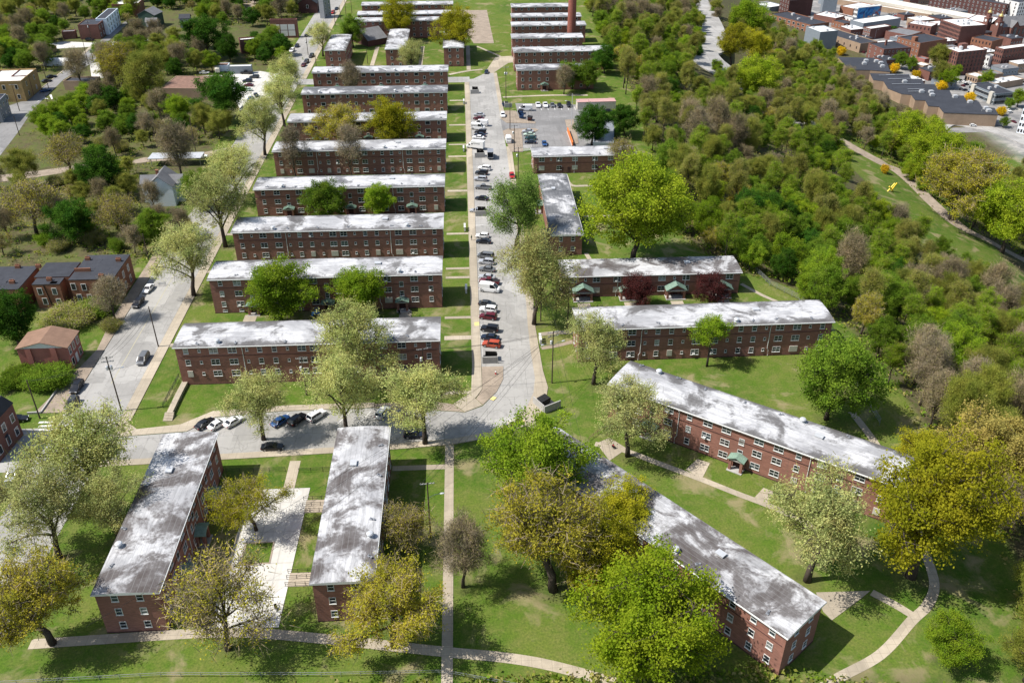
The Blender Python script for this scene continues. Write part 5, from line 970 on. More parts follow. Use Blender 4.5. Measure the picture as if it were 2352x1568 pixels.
for P in LEFT:
    for _ in range(500):
        px = rw.uniform(min(p[0] for p in P), max(p[0] for p in P)); py = rw.uniform(min(p[1] for p in P), max(p[1] for p in P))
        if not inpoly(px, py, P): continue
        x, y, z = g(px, py)
        if any(a0 < qx < a1 and b0 < qy < b1 for hz in (3, 8) for qx, qy in (pr(x, y, hz)[:2],) for a0, b0, a1, b1 in ((312, 375, 410, 474), (372, 168, 535, 236), (0, 150, 100, 235), (205, 130, 245, 190), (150, 40, 270, 95), (310, 10, 420, 72))): continue
        if any((x-a)**2+(y-b_)**2 < 30 for a, b_ in named): continue
        if tryp(x, y, 6.4 if py > 100 else 7.6): pts.append((x, y)); cand.append((x, y, 'left'))
def noise2(x, y): return math.sin(x*.035+1.3)*math.cos(y*.028-.7)+.6*math.sin(x*.09+y*.07)
wood = []
for x, y, zone in cand:
    n = noise2(x, y)*.7+rw.gauss(0, .6)
    if zone == 'hill':
        k = 'bare' if n > 1.0 else ('slim' if rw.random() < .5 else 'dull') if n > .1 else ('slimgreen' if rw.random() < .55 else 'green') if n > -.7 else ('light' if rw.random() < .5 else 'maple' if rw.random() < .4 else 'dark' if rw.random() < .5 else 'olive')
    else:
        n -= .3; k = 'bare' if n > .6 else 'sparse' if n > .4 else 'dull' if n > 0 else 'green' if n > -.7 else 'dark' if rw.random() < .6 else 'light'
    W = rw.uniform(5.6, 8) if 'slim' in k else rw.uniform(6.8, 11) if zone == 'hill' else rw.uniform(6, 9.5)
    if zone == 'left' and y < 340: W *= .75; k = rw.choice(('brush', 'sparse', 'dull', 'brush', 'bush', 'bare'))
    wood.append((pr(x, y, tz(x, y))[2]/W, x, y, k, W, zone))
wood.sort()
NIND = 180
for i, (q, x, y, k, W, zone) in enumerate(wood[:NIND]):
    px, py, _ = pr(x, y, tz(x, y)+5)
    if zone == 'hill': lab = KN[k]+' tree in the hillside woods '+region(px, py); grp = KN[k]+' trees of the hillside woods'
    else: lab = KN[k]+(' bush' if 'ush' in k else ' tree')+' on the waste ground '+('above the row houses' if py > 370 else 'below the beige warehouse' if py > 200 else 'behind the polytunnel' if px < 330 else 'behind the yard'); grp = KN[k]+' growth on the left waste ground'
    place_tree(k, x, y, W, lab, grp, (rw.uniform(.85, 1.05) if 'slim' in k else rw.uniform(1.05, 1.4)) if zone == 'hill' else rw.uniform(.9, 1.2) if 'ush' not in k else 1)
def far_woods(rest):
    ks = sorted(set(r[3] for r in rest)); me = D_.meshes.new('woods'); me.from_pydata([(x, y, tz(x, y)) for q, x, y, k, W, zn in rest], [], [])
    A = lambda n, ty, v: me.attributes.new(n, ty, 'POINT').data.foreach_set('value', v)
    A('idx', 'INT', [ks.index(r[3]) for r in rest]); A('rot', 'FLOAT', [rw.uniform(0, 6.28) for r in rest]); A('scl', 'FLOAT', [r[4]/BASEW[r[3]] for r in rest])
    o = tag(ob('woods', me), kind='stuff'); o['label'] = 'distant hillside and town woods, a mass of green, olive and bare crowns'
    ng = D_.node_groups.new('woods_scatter', 'GeometryNodeTree'); ng.interface.new_socket('Geometry', in_out='INPUT', socket_type='NodeSocketGeometry'); ng.interface.new_socket('Geometry', in_out='OUTPUT', socket_type='NodeSocketGeometry')
    N = ng.nodes; L = ng.links; gi = N.new('NodeGroupInput'); go = N.new('NodeGroupOutput'); jo = N.new('GeometryNodeJoinGeometry')
    def attr(n, ty): a = N.new('GeometryNodeInputNamedAttribute'); a.data_type = ty; a.inputs[0].default_value = n; return a.outputs[0]
    rot = N.new('ShaderNodeCombineXYZ'); L.new(attr('rot', 'FLOAT'), rot.inputs[2]); sc_ = attr('scl', 'FLOAT'); idx = attr('idx', 'INT')
    for i, k in enumerate(ks):
        src = next(t for t in TREES if t.children and any(c.data == PROTO[k][0][1] for c in t.children)); jj = N.new('GeometryNodeJoinGeometry')
        for ch in src.children: oi = N.new('GeometryNodeObjectInfo'); oi.inputs[0].default_value = ch; oi.transform_space = 'ORIGINAL'; L.new(oi.outputs['Geometry'], jj.inputs[0])
        g2 = N.new('GeometryNodeGeometryToInstance'); L.new(jj.outputs[0], g2.inputs[0])
        cmp = N.new('FunctionNodeCompare'); cmp.data_type = 'INT'; cmp.operation = 'EQUAL'; L.new(idx, cmp.inputs[2]); cmp.inputs[3].default_value = i
        ip = N.new('GeometryNodeInstanceOnPoints'); L.new(gi.outputs[0], ip.inputs['Points']); L.new(cmp.outputs[0], ip.inputs['Selection']); L.new(g2.outputs[0], ip.inputs['Instance']); L.new(rot.outputs[0], ip.inputs['Rotation']); L.new(sc_, ip.inputs['Scale']); L.new(ip.outputs[0], jo.inputs[0])
    L.new(jo.outputs[0], go.inputs[0]); md = o.modifiers.new('woods', 'NODES'); md.node_group = ng
print('woods', len(wood)); far_woods(wood[NIND:])
# low undergrowth between the trunks
def undergrowth():
    r = np.random.default_rng(3); P = []
    for x, y, zone in cand:
        m = 26 if y < 330 else 12
        q = r.normal(size=(m, 2))*4.2+np.array([x, y])
        for a in q:
            if zone == 'hill' and a[0]-edge_x(a[1]) < 3: continue
            P.append((a[0], a[1], tz(a[0], a[1])))
    for _ in range(900):
        x = rw.uniform(-75, 74); y = 89.5-abs(rw.gauss(0, 4.2))
        if x > 45: y -= (x-45)*.25
        if -7.6 < x < -3.4: continue
        P.append((x, y, 0.))
    P = np.array(P); n0 = len(P); k = 7; ctr = np.repeat(P, k, 0)+r.normal(size=(n0*k, 3))*np.array([.5, .5, .35])+np.array([0, 0, .5]); n = len(ctr)
    a = r.normal(size=(n, 3)); a /= np.linalg.norm(a, axis=1)[:, None]; c = np.cross(a, r.normal(size=(n, 3))); c /= np.linalg.norm(c, axis=1)[:, None]; s = r.uniform(.2, .5, n)[:, None]
    V = np.stack([ctr-a*s, ctr-c*s*.6, ctr+a*s, ctr+c*s*.6], 1).reshape(-1, 3)
    me = D_.meshes.new('undergrowth'); me.vertices.add(len(V)); me.vertices.foreach_set('co', V.astype(np.float32).ravel()); me.loops.add(len(V)); me.loops.foreach_set('vertex_index', np.arange(len(V), dtype=np.int32)); me.polygons.add(n); me.polygons.foreach_set('loop_start', np.arange(0, len(V), 4, dtype=np.int32))
    me.polygons.foreach_set('material_index', np.repeat(r.integers(0, 3, n0), k).astype(np.int32)); me.update(calc_edges=True)
    for q in ('U', 'G', 'K'): me.materials.append(LM[q])
    o = tag(ob('undergrowth', me), kind='stuff'); o['label'] = 'low green and brown undergrowth on the slope'
undergrowth()

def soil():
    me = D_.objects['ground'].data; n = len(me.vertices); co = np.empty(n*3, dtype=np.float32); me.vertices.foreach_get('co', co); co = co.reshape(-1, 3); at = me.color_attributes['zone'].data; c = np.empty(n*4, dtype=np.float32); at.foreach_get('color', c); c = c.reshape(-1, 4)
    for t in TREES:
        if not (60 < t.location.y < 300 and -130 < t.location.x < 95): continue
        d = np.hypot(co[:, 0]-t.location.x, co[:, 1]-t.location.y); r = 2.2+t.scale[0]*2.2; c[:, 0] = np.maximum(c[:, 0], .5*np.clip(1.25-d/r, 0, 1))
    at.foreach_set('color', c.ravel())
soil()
# ---------------------------------------------------------------- vehicles (nose towards +x)
PAINT = {k: plain('paint_'+k, c, .28, .6, m) for k, c, m in [('white', (.72, .72, .71), 0), ('silver', (.42, .43, .45), .3), ('grey', (.16, .165, .17), .3), ('darkgrey', (.055, .058, .062), .3), ('black', (.010, .010, .012), 0), ('navy', (.012, .018, .035), .1), ('maroon', (.10, .010, .016), .1), ('red', (.36, .015, .012), 0), ('orange', (.36, .06, .025), 0), ('blue', (.02, .07, .20), .1), ('green', (.012, .045, .04), .1), ('mint', (.42, .52, .42), .1), ('cream', (.55, .52, .43), 0)]}
def loft(b, secs, m=0):
    """secs: list of (x, [(y,z)...half outline from bottom to top centre]) -> closed symmetric skin"""
    rings = []
    for x, hp in secs:
        ring = [(x, -y, z) for y, z in hp]+[(x, y, z) for y, z in hp[::-1]]; rings.append(len(b.v)); b.v += ring
    n = len(secs[0][1])*2
    for i in range(len(secs)-1):
        for k in range(n):
            a, c = rings[i], rings[i+1]; b.f.append((a+k, a+(k+1) % n, c+(k+1) % n, c+k)); b.m.append(m)
    b.f.append(tuple(rings[0]+k for k in range(n-1, -1, -1))); b.m.append(m); b.f.append(tuple(rings[-1]+k for k in range(n))); b.m.append(m)
def car_meshes(L, W, hb, ht, cab, kind):
    """hb belt height, ht roof height, cab=(x rear base, x rear top, x front top, x front base) as fractions from the tail"""
    w = W/2; b = MB(); X = lambda f: -L/2+f*L
    hood = hb-.10 if kind not in ('van', 'boxy', 'minivan') else hb
    st = [(0, .86, .45, hb-.12), (.03, .95, .28, hb-.02), (.16, 1, .22, hb), (cab[0]+.05, 1, .20, hb), (cab[3]-.02, 1, .20, hb), (.86, .99, .21, hood), (.96, .93, .26, hood-.10), (1., .80, .42, hood-.28)]
    loft(b, [(X(f), [(w*k*.90, z0), (w*k, z0+.22), (w*k, z1-.16), (w*k*.93, z1), (w*k*.4, z1+.025)]) for f, k, z0, z1 in st])
    # roof panel and pillars
    xr0, xr1, xf1, xf0 = [X(f) for f in cab]; wr = w*.76 if kind != 'boxy' else w*.86
    loft(b, [(xr1-.06, [(wr, ht-.10), (wr*.98, ht-.05), (wr*.85, ht-.02), (wr*.3, ht)]), ((xr1+xf1)/2, [(wr*1.02, ht-.07), (wr, ht), (wr*.85, ht+.035), (wr*.3, ht+.05)]), (xf1+.06, [(wr, ht-.10), (wr*.98, ht-.05), (wr*.85, ht-.02), (wr*.3, ht)])])
    for s in (-1, 1):
        for xa, xb in ((xf0-.05, xf1), (xr0+.05, xr1), ((xr0+xf0)/2-.1, (xr1+xf1)/2-.1)): b.tube([(xa, s*w*.93, hb-.03), (xb, s*wr, ht-.06)], .05, 4)
        b.box((xf0-.35, s*(w+.09), hb+.06), (.16, .2, .13))
    if kind == 'van': b.box(((X(.02)+xf1-.9)/2, 0, (hb+ht)/2), (xf1-.9-X(.02), W*.985-.04, ht-hb+.02))
    body = b.mesh('body', [PAINT['grey'], M['black']], False)
    gl = MB(); gw = w*.90
    loft(gl, [(xr0+.02, [(gw, hb-.06), (gw, hb-.04), (gw*.5, hb-.02)]), (xr1, [(gw, hb-.05), (wr*.985, ht-.08), (wr*.5, ht-.03)]), (xf1, [(gw, hb-.05), (wr*.985, ht-.08), (wr*.5, ht-.03)]), (xf0, [(gw, hb-.06), (gw, hb-.04), (gw*.5, hb-.02)])])
    glass_ = gl.mesh('window_glass', M['carglass'])
    return dict(body=body, glass=glass_, L=L, W=W, hb=hb, hood=hood)
def pickup_meshes(L=5.8, W=1.95):
    m = car_meshes(L, W, 1.12, 1.82, (.40, .43, .60, .70), 'pickup'); b = MB(); w = W/2
    # open bed: floor and rim over the rear deck
    b.box((-L/2+L*.20, 0, 1.145), (L*.34, W*.80, .02), 0); m['bed'] = b.mesh('bed', M['black']); return m
VEH = {'sedan': car_meshes(4.7, 1.82, .92, 1.44, (.13, .27, .55, .74), 'sedan'), 'hatch': car_meshes(4.2, 1.78, .95, 1.50, (.02, .14, .56, .74), 'hatch'), 'suv': car_meshes(4.7, 1.9, 1.08, 1.72, (.02, .10, .58, .73), 'suv'), 'boxy': car_meshes(4.6, 1.86, 1.15, 1.85, (.015, .03, .60, .67), 'boxy'), 'minivan': car_meshes(5.0, 1.95, 1.05, 1.75, (.015, .09, .64, .86), 'minivan'), 'van': car_meshes(5.7, 2.05, 1.35, 2.5, (.02, .03, .70, .90), 'van'), 'pickup': pickup_meshes()}
def _wheel(rad): b = MB(); b.lathe([(rad*.6, -.12), (rad*.95, -.12), (rad, -.08), (rad, .08), (rad*.95, .12), (rad*.6, .12)], 14, 0, (0, 0, 0), 'y'); r = MB(); r.lathe([(rad*.62, -.13), (rad*.62, .13)], 10, 0, (0, 0, 0), 'y'); return b.mesh('tyre', M['tyre']), r.mesh('rim', M['rim'])
WH = {'s': _wheel(.34), 'l': _wheel(.39)}
HL = _m(lambda b: b.box((0, 0, 0), (.22, .42, .16)), M['chrome']); TL = _m(lambda b: b.box((0, 0, 0), (.14, .34, .2)), M['tail'])
def car(kind, p, head, paint, label, group=None, simple=False, name=None, z=None, cat=None):
    x, y = p[0], p[1]; zz = (AS+.01 if z is None else z); v = VEH[kind]; nm = name or {'pickup': 'pickup_truck', 'van': 'van', 'minivan': 'minivan', 'suv': 'parked_suv', 'boxy': 'parked_suv'}.get(kind, 'parked_car')
    t = thing(nm, label, cat or {'pickup': 'pickup', 'van': 'van', 'minivan': 'minivan'}.get(kind, 'car'), (x, y, zz), R(head), group)
    b_ = ob('body', v['body'], t); b_.material_slots[0].link = 'OBJECT'; b_.material_slots[0].material = PAINT[paint]; ob('window_glass', v['glass'], t)
    wm = WH['l' if kind in ('suv', 'boxy', 'van', 'pickup') else 's']; rr = .34 if wm is WH['s'] else .39; L, W = v['L'], v['W']
    for fx in (.19, .81):
        for s in (-1, 1):
            w_ = ob('wheel', wm[0], t, (-L/2+L*fx, s*(W/2-.1), rr))
            if not simple: ob('rim', wm[1], w_)
    if not simple:
        for s in (-1, 1): ob('headlight', HL, t, (L/2-.12, s*W*.33, v['hood']-.26)); ob('tail_light', TL, t, (-L/2+.06, s*W*.38, v['hb']-.24))
    if 'bed' in v: ob('bed', v['bed'], t)
    return t
def gp(*p): return g(*p, 0)
KG = 'cars nosed in along the central street kerb'
ROW = [('sedan', i1(435, 835), 164, 'silver', 'silver sedan behind the maroon one at the head of the kerb row'), ('sedan', i1(430, 893), 164, 'maroon', 'maroon sedan next to the two white vans'), ('van', i1(470, 985), 164, 'white', 'plain white van half hidden behind the lettered van'), ('suv', i1(455, 1105), 164, 'black', 'black car tucked against the lettered white van'), ('sedan', i1(450, 1145), 164, 'navy', 'navy sedan between lettered van and white box truck'), ('sedan', i1(425, 1185), 164, 'white', 'white sedan mostly hidden by the box truck'),
    ('suv', i2(520, 405), 160, 'white', 'white suv first below the grey bin enclosure by the box trucks'), ('suv', i2(475, 475), 164, 'black', 'black suv second below the bin enclosure, beside the white one'), ('suv', i2(462, 570), 164, 'silver', 'silver suv between the black suv and the grey pickup'), ('pickup', i2(505, 700), 164, 'grey', 'dark grey pickup truck in the kerb row'), ('sedan', i2(480, 865), 164, 'black', 'black sedan alone between pickup and tree'), ('sedan', i2(400, 1055), 164, 'silver', 'silver car nosing out behind the bin enclosure under the feathery tree'), ('hatch', i2(490, 1440), 168, 'white', 'white hatchback above the black sedan, next to the standing person'), ('sedan', i2(505, 1525), 170, 'black', 'black sedan right below the white hatchback'),
    ('minivan', i3(540, 430), 164, 'grey', 'grey minivan at the top of the middle group'), ('suv', i3(552, 525), 164, 'silver', 'silver wagon between grey minivan and grey sedan'), ('sedan', i3(560, 635), 164, 'grey', 'mid-grey sedan below the silver wagon'), ('sedan', i3(560, 755), 164, 'silver', 'silver sedan above the maroon pickup'), ('pickup', i3(595, 825), 164, 'maroon', 'maroon pickup hidden behind the big white van'), ('van', i3(600, 945), -16, 'white', 'big white cargo van facing the road'), ('sedan', i3(560, 1165), -16, 'darkgrey', 'dark grey sedan above the white suv'), ('suv', i3(580, 1255), 164, 'white', 'white suv between dark grey sedan and maroon suv'), ('suv', i3(575, 1365), 164, 'maroon', 'maroon suv above the boxy black one'),
    ('boxy', i4(760, 250), 164, 'black', 'boxy black off-road car in the lower group'), ('sedan', i4(765, 355), 164, 'navy', 'dark navy sedan above the red-orange car'), ('suv', i4(785, 445), 164, 'orange', 'red-orange car half covered by the open bin lid')]
for k, p, h, c, lab in ROW: car(k, gp(*p), h, c, lab, KG)
LV = car('van', gp(*i1(420, 1040)), -16, 'white', 'white van with dark lettering on its side facing the road', KG)
def lettering(par, txt, size, loc, rot, mat, name='lettering'):
    cu = D_.curves.new('txt', 'FONT'); cu.body = txt; cu.size = size; cu.align_x = 'CENTER'; cu.align_y = 'CENTER'; cu.extrude = .004; o = D_.objects.new('txt', cu); COL.objects.link(o); bpy.context.view_layer.update()
    me = D_.meshes.new_from_object(o.evaluated_get(bpy.context.evaluated_depsgraph_get())); D_.objects.remove(o); me.materials.clear(); me.materials.append(mat); q = ob(name, me, par, loc); q.rotation_euler = rot; return q
lettering(LV, 'BOWER', .55, (-.7, -1.035, 1.75), (PI/2, 0, 0), M['black']); lettering(LV, '●', .6, (-2.2, -1.035, 1.7), (PI/2, 0, 0), M['black'])
def box_truck(p, head, label, paint, Lb, hb_, wb, opened, zt=0, text=False):
    t = thing('box_truck', label, 'truck', (p[0], p[1], AS+.01), R(head)); b = MB(); b.box((-Lb/2+.2, 0, .75+hb_/2), (Lb, wb, hb_)) if not opened else None
    if opened:
        x0 = -Lb+.2; 
        b.box((-Lb/2+.2, 0, .8), (Lb, wb, .12)); b.box((-Lb/2+.2, 0, .75+hb_), (Lb, wb, .1)); b.box((-Lb/2+.2, wb/2-.04, .75+hb_/2), (Lb, .08, hb_)); b.box((-Lb/2+.2, -wb/2+.04, .75+hb_/2), (Lb, .08, hb_)); b.box((.16, 0, .75+hb_/2), (.08, wb-.1, hb_))
    cg = ob('cargo_box', b.mesh('cargo_box', M['steel'] if paint == 'steel' else PAINT['white']), t)
    c = MB(); w = 1.0; loft(c, [(.3, [(w*.95, .5), (w, .8), (w, 1.5), (w*.85, 2.25), (w*.3, 2.3)]), (1.0, [(w*.95, .5), (w, .8), (w, 1.5), (w*.85, 2.2), (w*.3, 2.25)]), (1.75, [(w*.93, .45), (w*.98, .8), (w*.96, 1.35), (w*.8, 1.45), (w*.3, 1.5)]), (2.35, [(w*.8, .5), (w*.85, .75), (w*.82, 1.1), (w*.6, 1.2), (w*.3, 1.22)])]); ob('cab', c.mesh('cab', PAINT['white']), t)
    c = MB(); loft(c, [(1.02, [(w*.8, 1.5), (w*.78, 2.12), (w*.3, 2.2)]), (1.78, [(w*.8, 1.46), (w*.79, 1.49), (w*.3, 1.52)])]); 
    for s in (-1, 1): c.box((.95, s*1.0, 1.72), (.7, .03, .5))
    ob('window_glass', c.mesh('window_glass', M['carglass']), t)
    for fx in (1.5, -Lb*.62):
        for s in (-1, 1): w_ = ob('wheel', WH['l'][0], t, (fx, s*.9, .39)); ob('rim', WH['l'][1], w_)
    b = MB(); b.box((-Lb/2+.8, 0, .62), (Lb+1, .8, .24)); ob('chassis', b.mesh('chassis', M['black']), t)
    for s in (-1, 1): ob('headlight', HL, t, (2.3, s*.62, .85))
    if text: lettering(cg, 'BOWER', .75, (-Lb/2+.3, wb/2+.012, 2.35), (PI/2, 0, PI), M['black']); lettering(cg, '●', .8, (-Lb/2+2.2, wb/2+.012, 2.1), (PI/2, 0, PI), M['black'])
    return t
bt = gp(*i1(385, 1330)); box_truck((bt[0]-1.2, bt[1]), 158, 'white box truck with dark lettering backed out from the kerb', 'white', 4.9, 2.5, 2.3, False, text=True)
b2 = gp(*i1(615, 1500)); box_truck((b2[0], b2[1]+3), 88, 'grey box truck with its rear door open, standing in the road', 'steel', 4.2, 2.3, 2.2, True)
for k, p, h, c, lab in [('sedan', i1(550, 180), -95, 'navy', 'dark sedan driving alone at the top of the central street'), ('suv', i1(800, 845), -88, 'white', 'white suv with its tailgate open at the right kerb'), ('van', i1(885, 1230), 92, 'white', 'white delivery van parked at the right kerb'), ('hatch', i2(940, 520), -88, 'red', 'red car parked at the right kerb beside the poles'), ('sedan', i2(930, 760), 92, 'silver', 'silver car at the right kerb under the feathery tree'),
    ('van', i1(1150, 755), 178, 'white', 'white minibus with dark windows in the parking court'), ('pickup', i1(1340, 690), -90, 'white', 'white pickup, first of two at the court wall'), ('pickup', i1(1452, 690), -90, 'white', 'white pickup, second of two at the court wall'), ('sedan', i1(1560, 690), -90, 'grey', 'grey sedan at the court wall'), ('sedan', i1(1668, 695), -90, 'black', 'black sedan at the court wall, near the steps'), ('suv', i1(1810, 690), -90, 'black', 'black suv beside the long container'), ('sedan', i1(1185, 1090), 172, 'silver', 'silver sedan, top one of four by the hatched bays'), ('sedan', i1(1205, 1140), 172, 'mint', 'pale mint sedan, second by the hatched bays'), ('sedan', i1(1225, 1195), 172, 'green', 'dark green sedan, third by the hatched bays'), ('sedan', i1(1222, 1255), 172, 'navy', 'navy sedan, lowest one by the hatched bays'), ('sedan', i1(1437, 1280), -90, 'blue', 'blue car behind the two-storey row at the court'), ('sedan', T(0, 2, 655, 775), 175, 'black', 'black car behind the long container'),
    ('sedan', i5(325, 680), 50, 'black', 'black sedan in the first angled bay'), ('sedan', i5(525, 690), 50, 'white', 'white sedan in the second angled bay'), ('sedan', i5(760, 650), 50, 'white', 'white car under the forked sycamore in the angled bays'), ('sedan', i5(1480, 640), 50, 'blue', 'blue-grey car in the angled bays under the foliage'), ('suv', i5(1740, 620), 55, 'black', 'black car in the angled bays left of the white one'), ('suv', i5(2030, 560), 50, 'white', 'white car hidden by the middle kerb sycamore'), ('sedan', i5(1355, 1040), 0, 'black', 'long black sedan at the lower kerb beside the forked trunk'), ('suv', (880, 952), 66, 'white', 'white suv backing out of the angled bays'), ('suv', (953, 1003), -2, 'navy', 'dark blue suv at the lower kerb near the bend'),
    ('sedan', T(1, 0, 1025, 590), -98, 'white', 'white sedan parked beside the row house corner'), ('suv', T(1, 0, 955, 690), -98, 'black', 'black suv parked below the white sedan on the left street'), ('minivan', T(1, 0, 990, 1075), -92, 'grey', 'grey minivan driving down the left street'), ('suv', T(1, 0, 535, 1270), -92, 'black', 'black suv, upper of two parked by the pink house lawn'), ('suv', T(1, 0, 500, 1385), -92, 'darkgrey', 'dark grey suv, lower of two parked by the pink house lawn'), ('sedan', T(1, 0, 120, 1490), 10, 'black', 'black car beside the mansard house'), ('suv', (16, 1135), -90, 'navy', 'dark blue suv at the lower left edge'), ('sedan', (32, 1095), -90, 'silver', 'silver car half under the lower left sycamore')]: car(k, gp(*p), h, c, lab)
for k, p, h, c, lab in [('suv', T(0, 0, 1392, 1090), 5, 'white', 'white car beside the pale canopy'), ('pickup', ZB(1755, 1050), 175, 'black', 'black pickup in the yard before the white-roofed shed'), ('suv', ZB(1770, 1165), 178, 'navy', 'large dark blue suv in the yard'), ('suv', ZC(270, 1110), 178, 'darkgrey', 'dark grey suv beside the large dark blue one in the yard'), ('sedan', ZB(1785, 1225), 178, 'maroon', 'maroon sedan in the yard'), ('sedan', ZB(1765, 1290), 178, 'mint', 'pale green sedan below the maroon one in the yard'), ('hatch', ZB(1595, 1265), -100, 'grey', 'grey hatchback at the round dark tree'), ('sedan', ZC(295, 1370), -70, 'navy', 'navy sedan at the yard exit, nearer the sycamores'), ('sedan', ZC(215, 1420), -100, 'blue', 'blue sedan at the yard exit'), ('sedan', ZC(110, 1560), -100, 'navy', 'navy car lowest in the yard'), ('sedan', ZB(1160, 1050), 5, 'white', 'white car behind the beige warehouse'), ('hatch', ZC(872, 668), -95, 'navy', 'navy hatchback before the ruined shop'), ('suv', ZC(805, 735), -100, 'white', 'white suv below the navy hatchback'), ('suv', ZC(1078, 812), -98, 'black', 'black suv on the upper left street, top of three'), ('suv', ZC(1005, 895), -98, 'darkgrey', 'dark grey suv on the upper left street, middle of three'), ('sedan', ZC(967, 940), -98, 'maroon', 'maroon car on the upper left street, lowest of three'), ('sedan', ZC(1010, 515), -95, 'navy', 'dark car near the ruined shop corner'), ('suv', ZC(1380, 195), -98, 'red', 'red car at the top street'), ('sedan', ZC(1435, 140), -98, 'navy', 'dark car at the top street'),
    ('sedan', ZA(650, 1300), 40, 'blue', 'blue car before the yellow corner store'), ('sedan', ZA(735, 1105), 40, 'navy', 'dark blue car by the grass behind the corner store'), ('sedan', ZA(665, 1165), 40, 'darkgrey', 'dark grey car behind the blue one at the corner store'), ('suv', ZA(1280, 580), 5, 'black', 'dark car before the small brick garage'), ('sedan', ZB(110, 315), 20, 'silver', 'silver car beside the green house')]: car(k, gp(*p), h, c, lab, None, True)
for k, p, h, c, lab in [('sedan', (1613, 80), -100, 'white', 'white car on the boulevard, upper one'), ('suv', T(0, 2, 1262, 368), -100, 'navy', 'dark car on the boulevard, lower one'), ('suv', Z4(1445, 1160), -8, 'white', 'white car on the curved road below the tan warehouse')]:
    q = g(*p); car(k, q, h, c, lab, None, True, None, q[2]+.75)
STRIPC = [Z1(1380, 830), Z1(1500, 880), Z1(1550, 905), Z1(1650, 890), Z1(1680, 940), Z1(1700, 900), Z4(620, 260), Z4(700, 205), Z4(820, 350), Z4(1150, 330), Z4(1180, 375), Z4(1230, 350), Z4(1290, 380), Z4(1330, 420), Z4(1380, 380), Z4(1250, 510), Z4(1310, 520), Z4(1270, 440), Z4(2110, 915), Z4(2170, 1080), Z4(2080, 880), Z4(2010, 190), Z4(2100, 185), Z4(2190, 150), Z2(1560, 1210), Z2(1680, 1200), Z1(1000, 350), Z1(1050, 365)]
for i, p in enumerate(STRIPC): q = g(*p, -95); car(random.choice(('sedan', 'suv', 'hatch')), q, random.choice((16, 106, -74)), random.choice(('white', 'silver', 'black', 'grey', 'navy', 'white', 'maroon')), 'small car parked among the warehouses on the valley floor', 'cars parked among the warehouses', True, 'parked_car', q[2]+.08)
for i in range(34):
    q = g(*Z1(2010+(i % 12)*38+(i//12)*70, 150+(i//12)*60+(i % 12)*9), -95); car(random.choice(('sedan', 'suv')), q, 16, random.choice(('white', 'silver', 'silver', 'black', 'grey', 'navy', 'red')), 'small car in the crowded lot beside the loading canopy', 'cars in the crowded valley lot', True, 'parked_car', q[2]+.08)
# trailer in the yard
q = gp(*ZB(1345, 1030)); t = thing('camper', 'white camper trailer standing in the yard', 'camper', (q[0], q[1], AS), R(-75)); b = MB(); loft(b, [(-3.2, [(1.1, .6), (1.15, 1), (1.15, 2.6), (1.0, 2.9), (.3, 2.95)]), (2.6, [(1.1, .6), (1.15, 1), (1.15, 2.6), (1.0, 2.9), (.3, 2.95)]), (3.2, [(1.0, .7), (1.05, 1.1), (1.05, 1.7), (.9, 2.4), (.3, 2.5)])]); ob('body', b.mesh('body', PAINT['cream']), t); b = MB(); b.box((3.06, 0, 1.9), (.1, 1.5, .6)); 
for s in (-1, 1): b.box((0, s*1.15, 2), (1.4, .05, .6))
ob('window_glass', b.mesh('window_glass', M['carglass']), t)
for s in (-1, 1): ob('wheel', WH['s'][0], t, (-.4, s*1.0, .34))
# ---------------------------------------------------------------- poles, wires, bins, people, fences
def pole(p, h, label, arms=1, lamp=0, trans=0, rz=0., rad=.17, lamprz=None, cat='utility pole', lean=(0, 0)):
    t = thing('utility_pole' if cat == 'utility pole' else 'street_lamp', label, cat, (p[0], p[1], 0), rz); wood_ = cat == 'utility pole'
    b = MB(); b.tube([(0, 0, -.1), (lean[0]*.5, lean[1]*.5, h/2), (lean[0], lean[1], h)], [rad, rad*.85, rad*.65], 8); ob('pole', b.mesh('pole', M['wood'] if wood_ else M['galv']), t)
    for k in range(arms):
        b = MB(); z = h-.35-k*1.0; b.box((0, 0, z), (2.6, .12, .14))
        for x in (-1.2, -.7, .7, 1.2): b.lathe([(.05, 0), (.07, .1), (.04, .22)], 6, 0, (x, 0, z+.07))
        ob('crossarm', b.mesh('crossarm', M['concrete']), t)
    for k in range(trans): b = MB(); x = -.42 if k == 0 else .42; b.lathe([(.28, 0), (.3, .05), (.3, .85), (.2, .95)], 10, 0, (x, 0, h-3.4)); ob('transformer', b.mesh('transformer', M['galv']), t)
    for k in range(lamp):
        s = 1 if k == 0 else -1; b = MB(); b.tube([(0, 0, h*.72), (s*1.2, 0, h*.72+.7), (s*2.4, 0, h*.72+.85)], .05, 5); a = ob('lamp_arm', b.mesh('lamp_arm', M['steel']), t, (0, 0, 0), lamprz or 0); b = MB(); b.lathe([(.05, .16), (.2, .1), (.24, 0), (.12, -.1)], 8); lh = ob('lamp_head', b.mesh('lamp_head', M['galv']), a, (s*2.55, 0, h*.72+.82)); lh.scale = (2.0, 1., 1)
    return t
def gz(*p): return g(*p, 0)
def poleh(base, top):
    """height of a pole from its foot and tip pixels"""
    bb = gz(*base); lo, hi = 2., 40.
    for _ in range(30):
        m = (lo+hi)/2
        if pr(bb[0], bb[1], m)[1] > top[1]: lo = m
        else: hi = m
    return bb, m
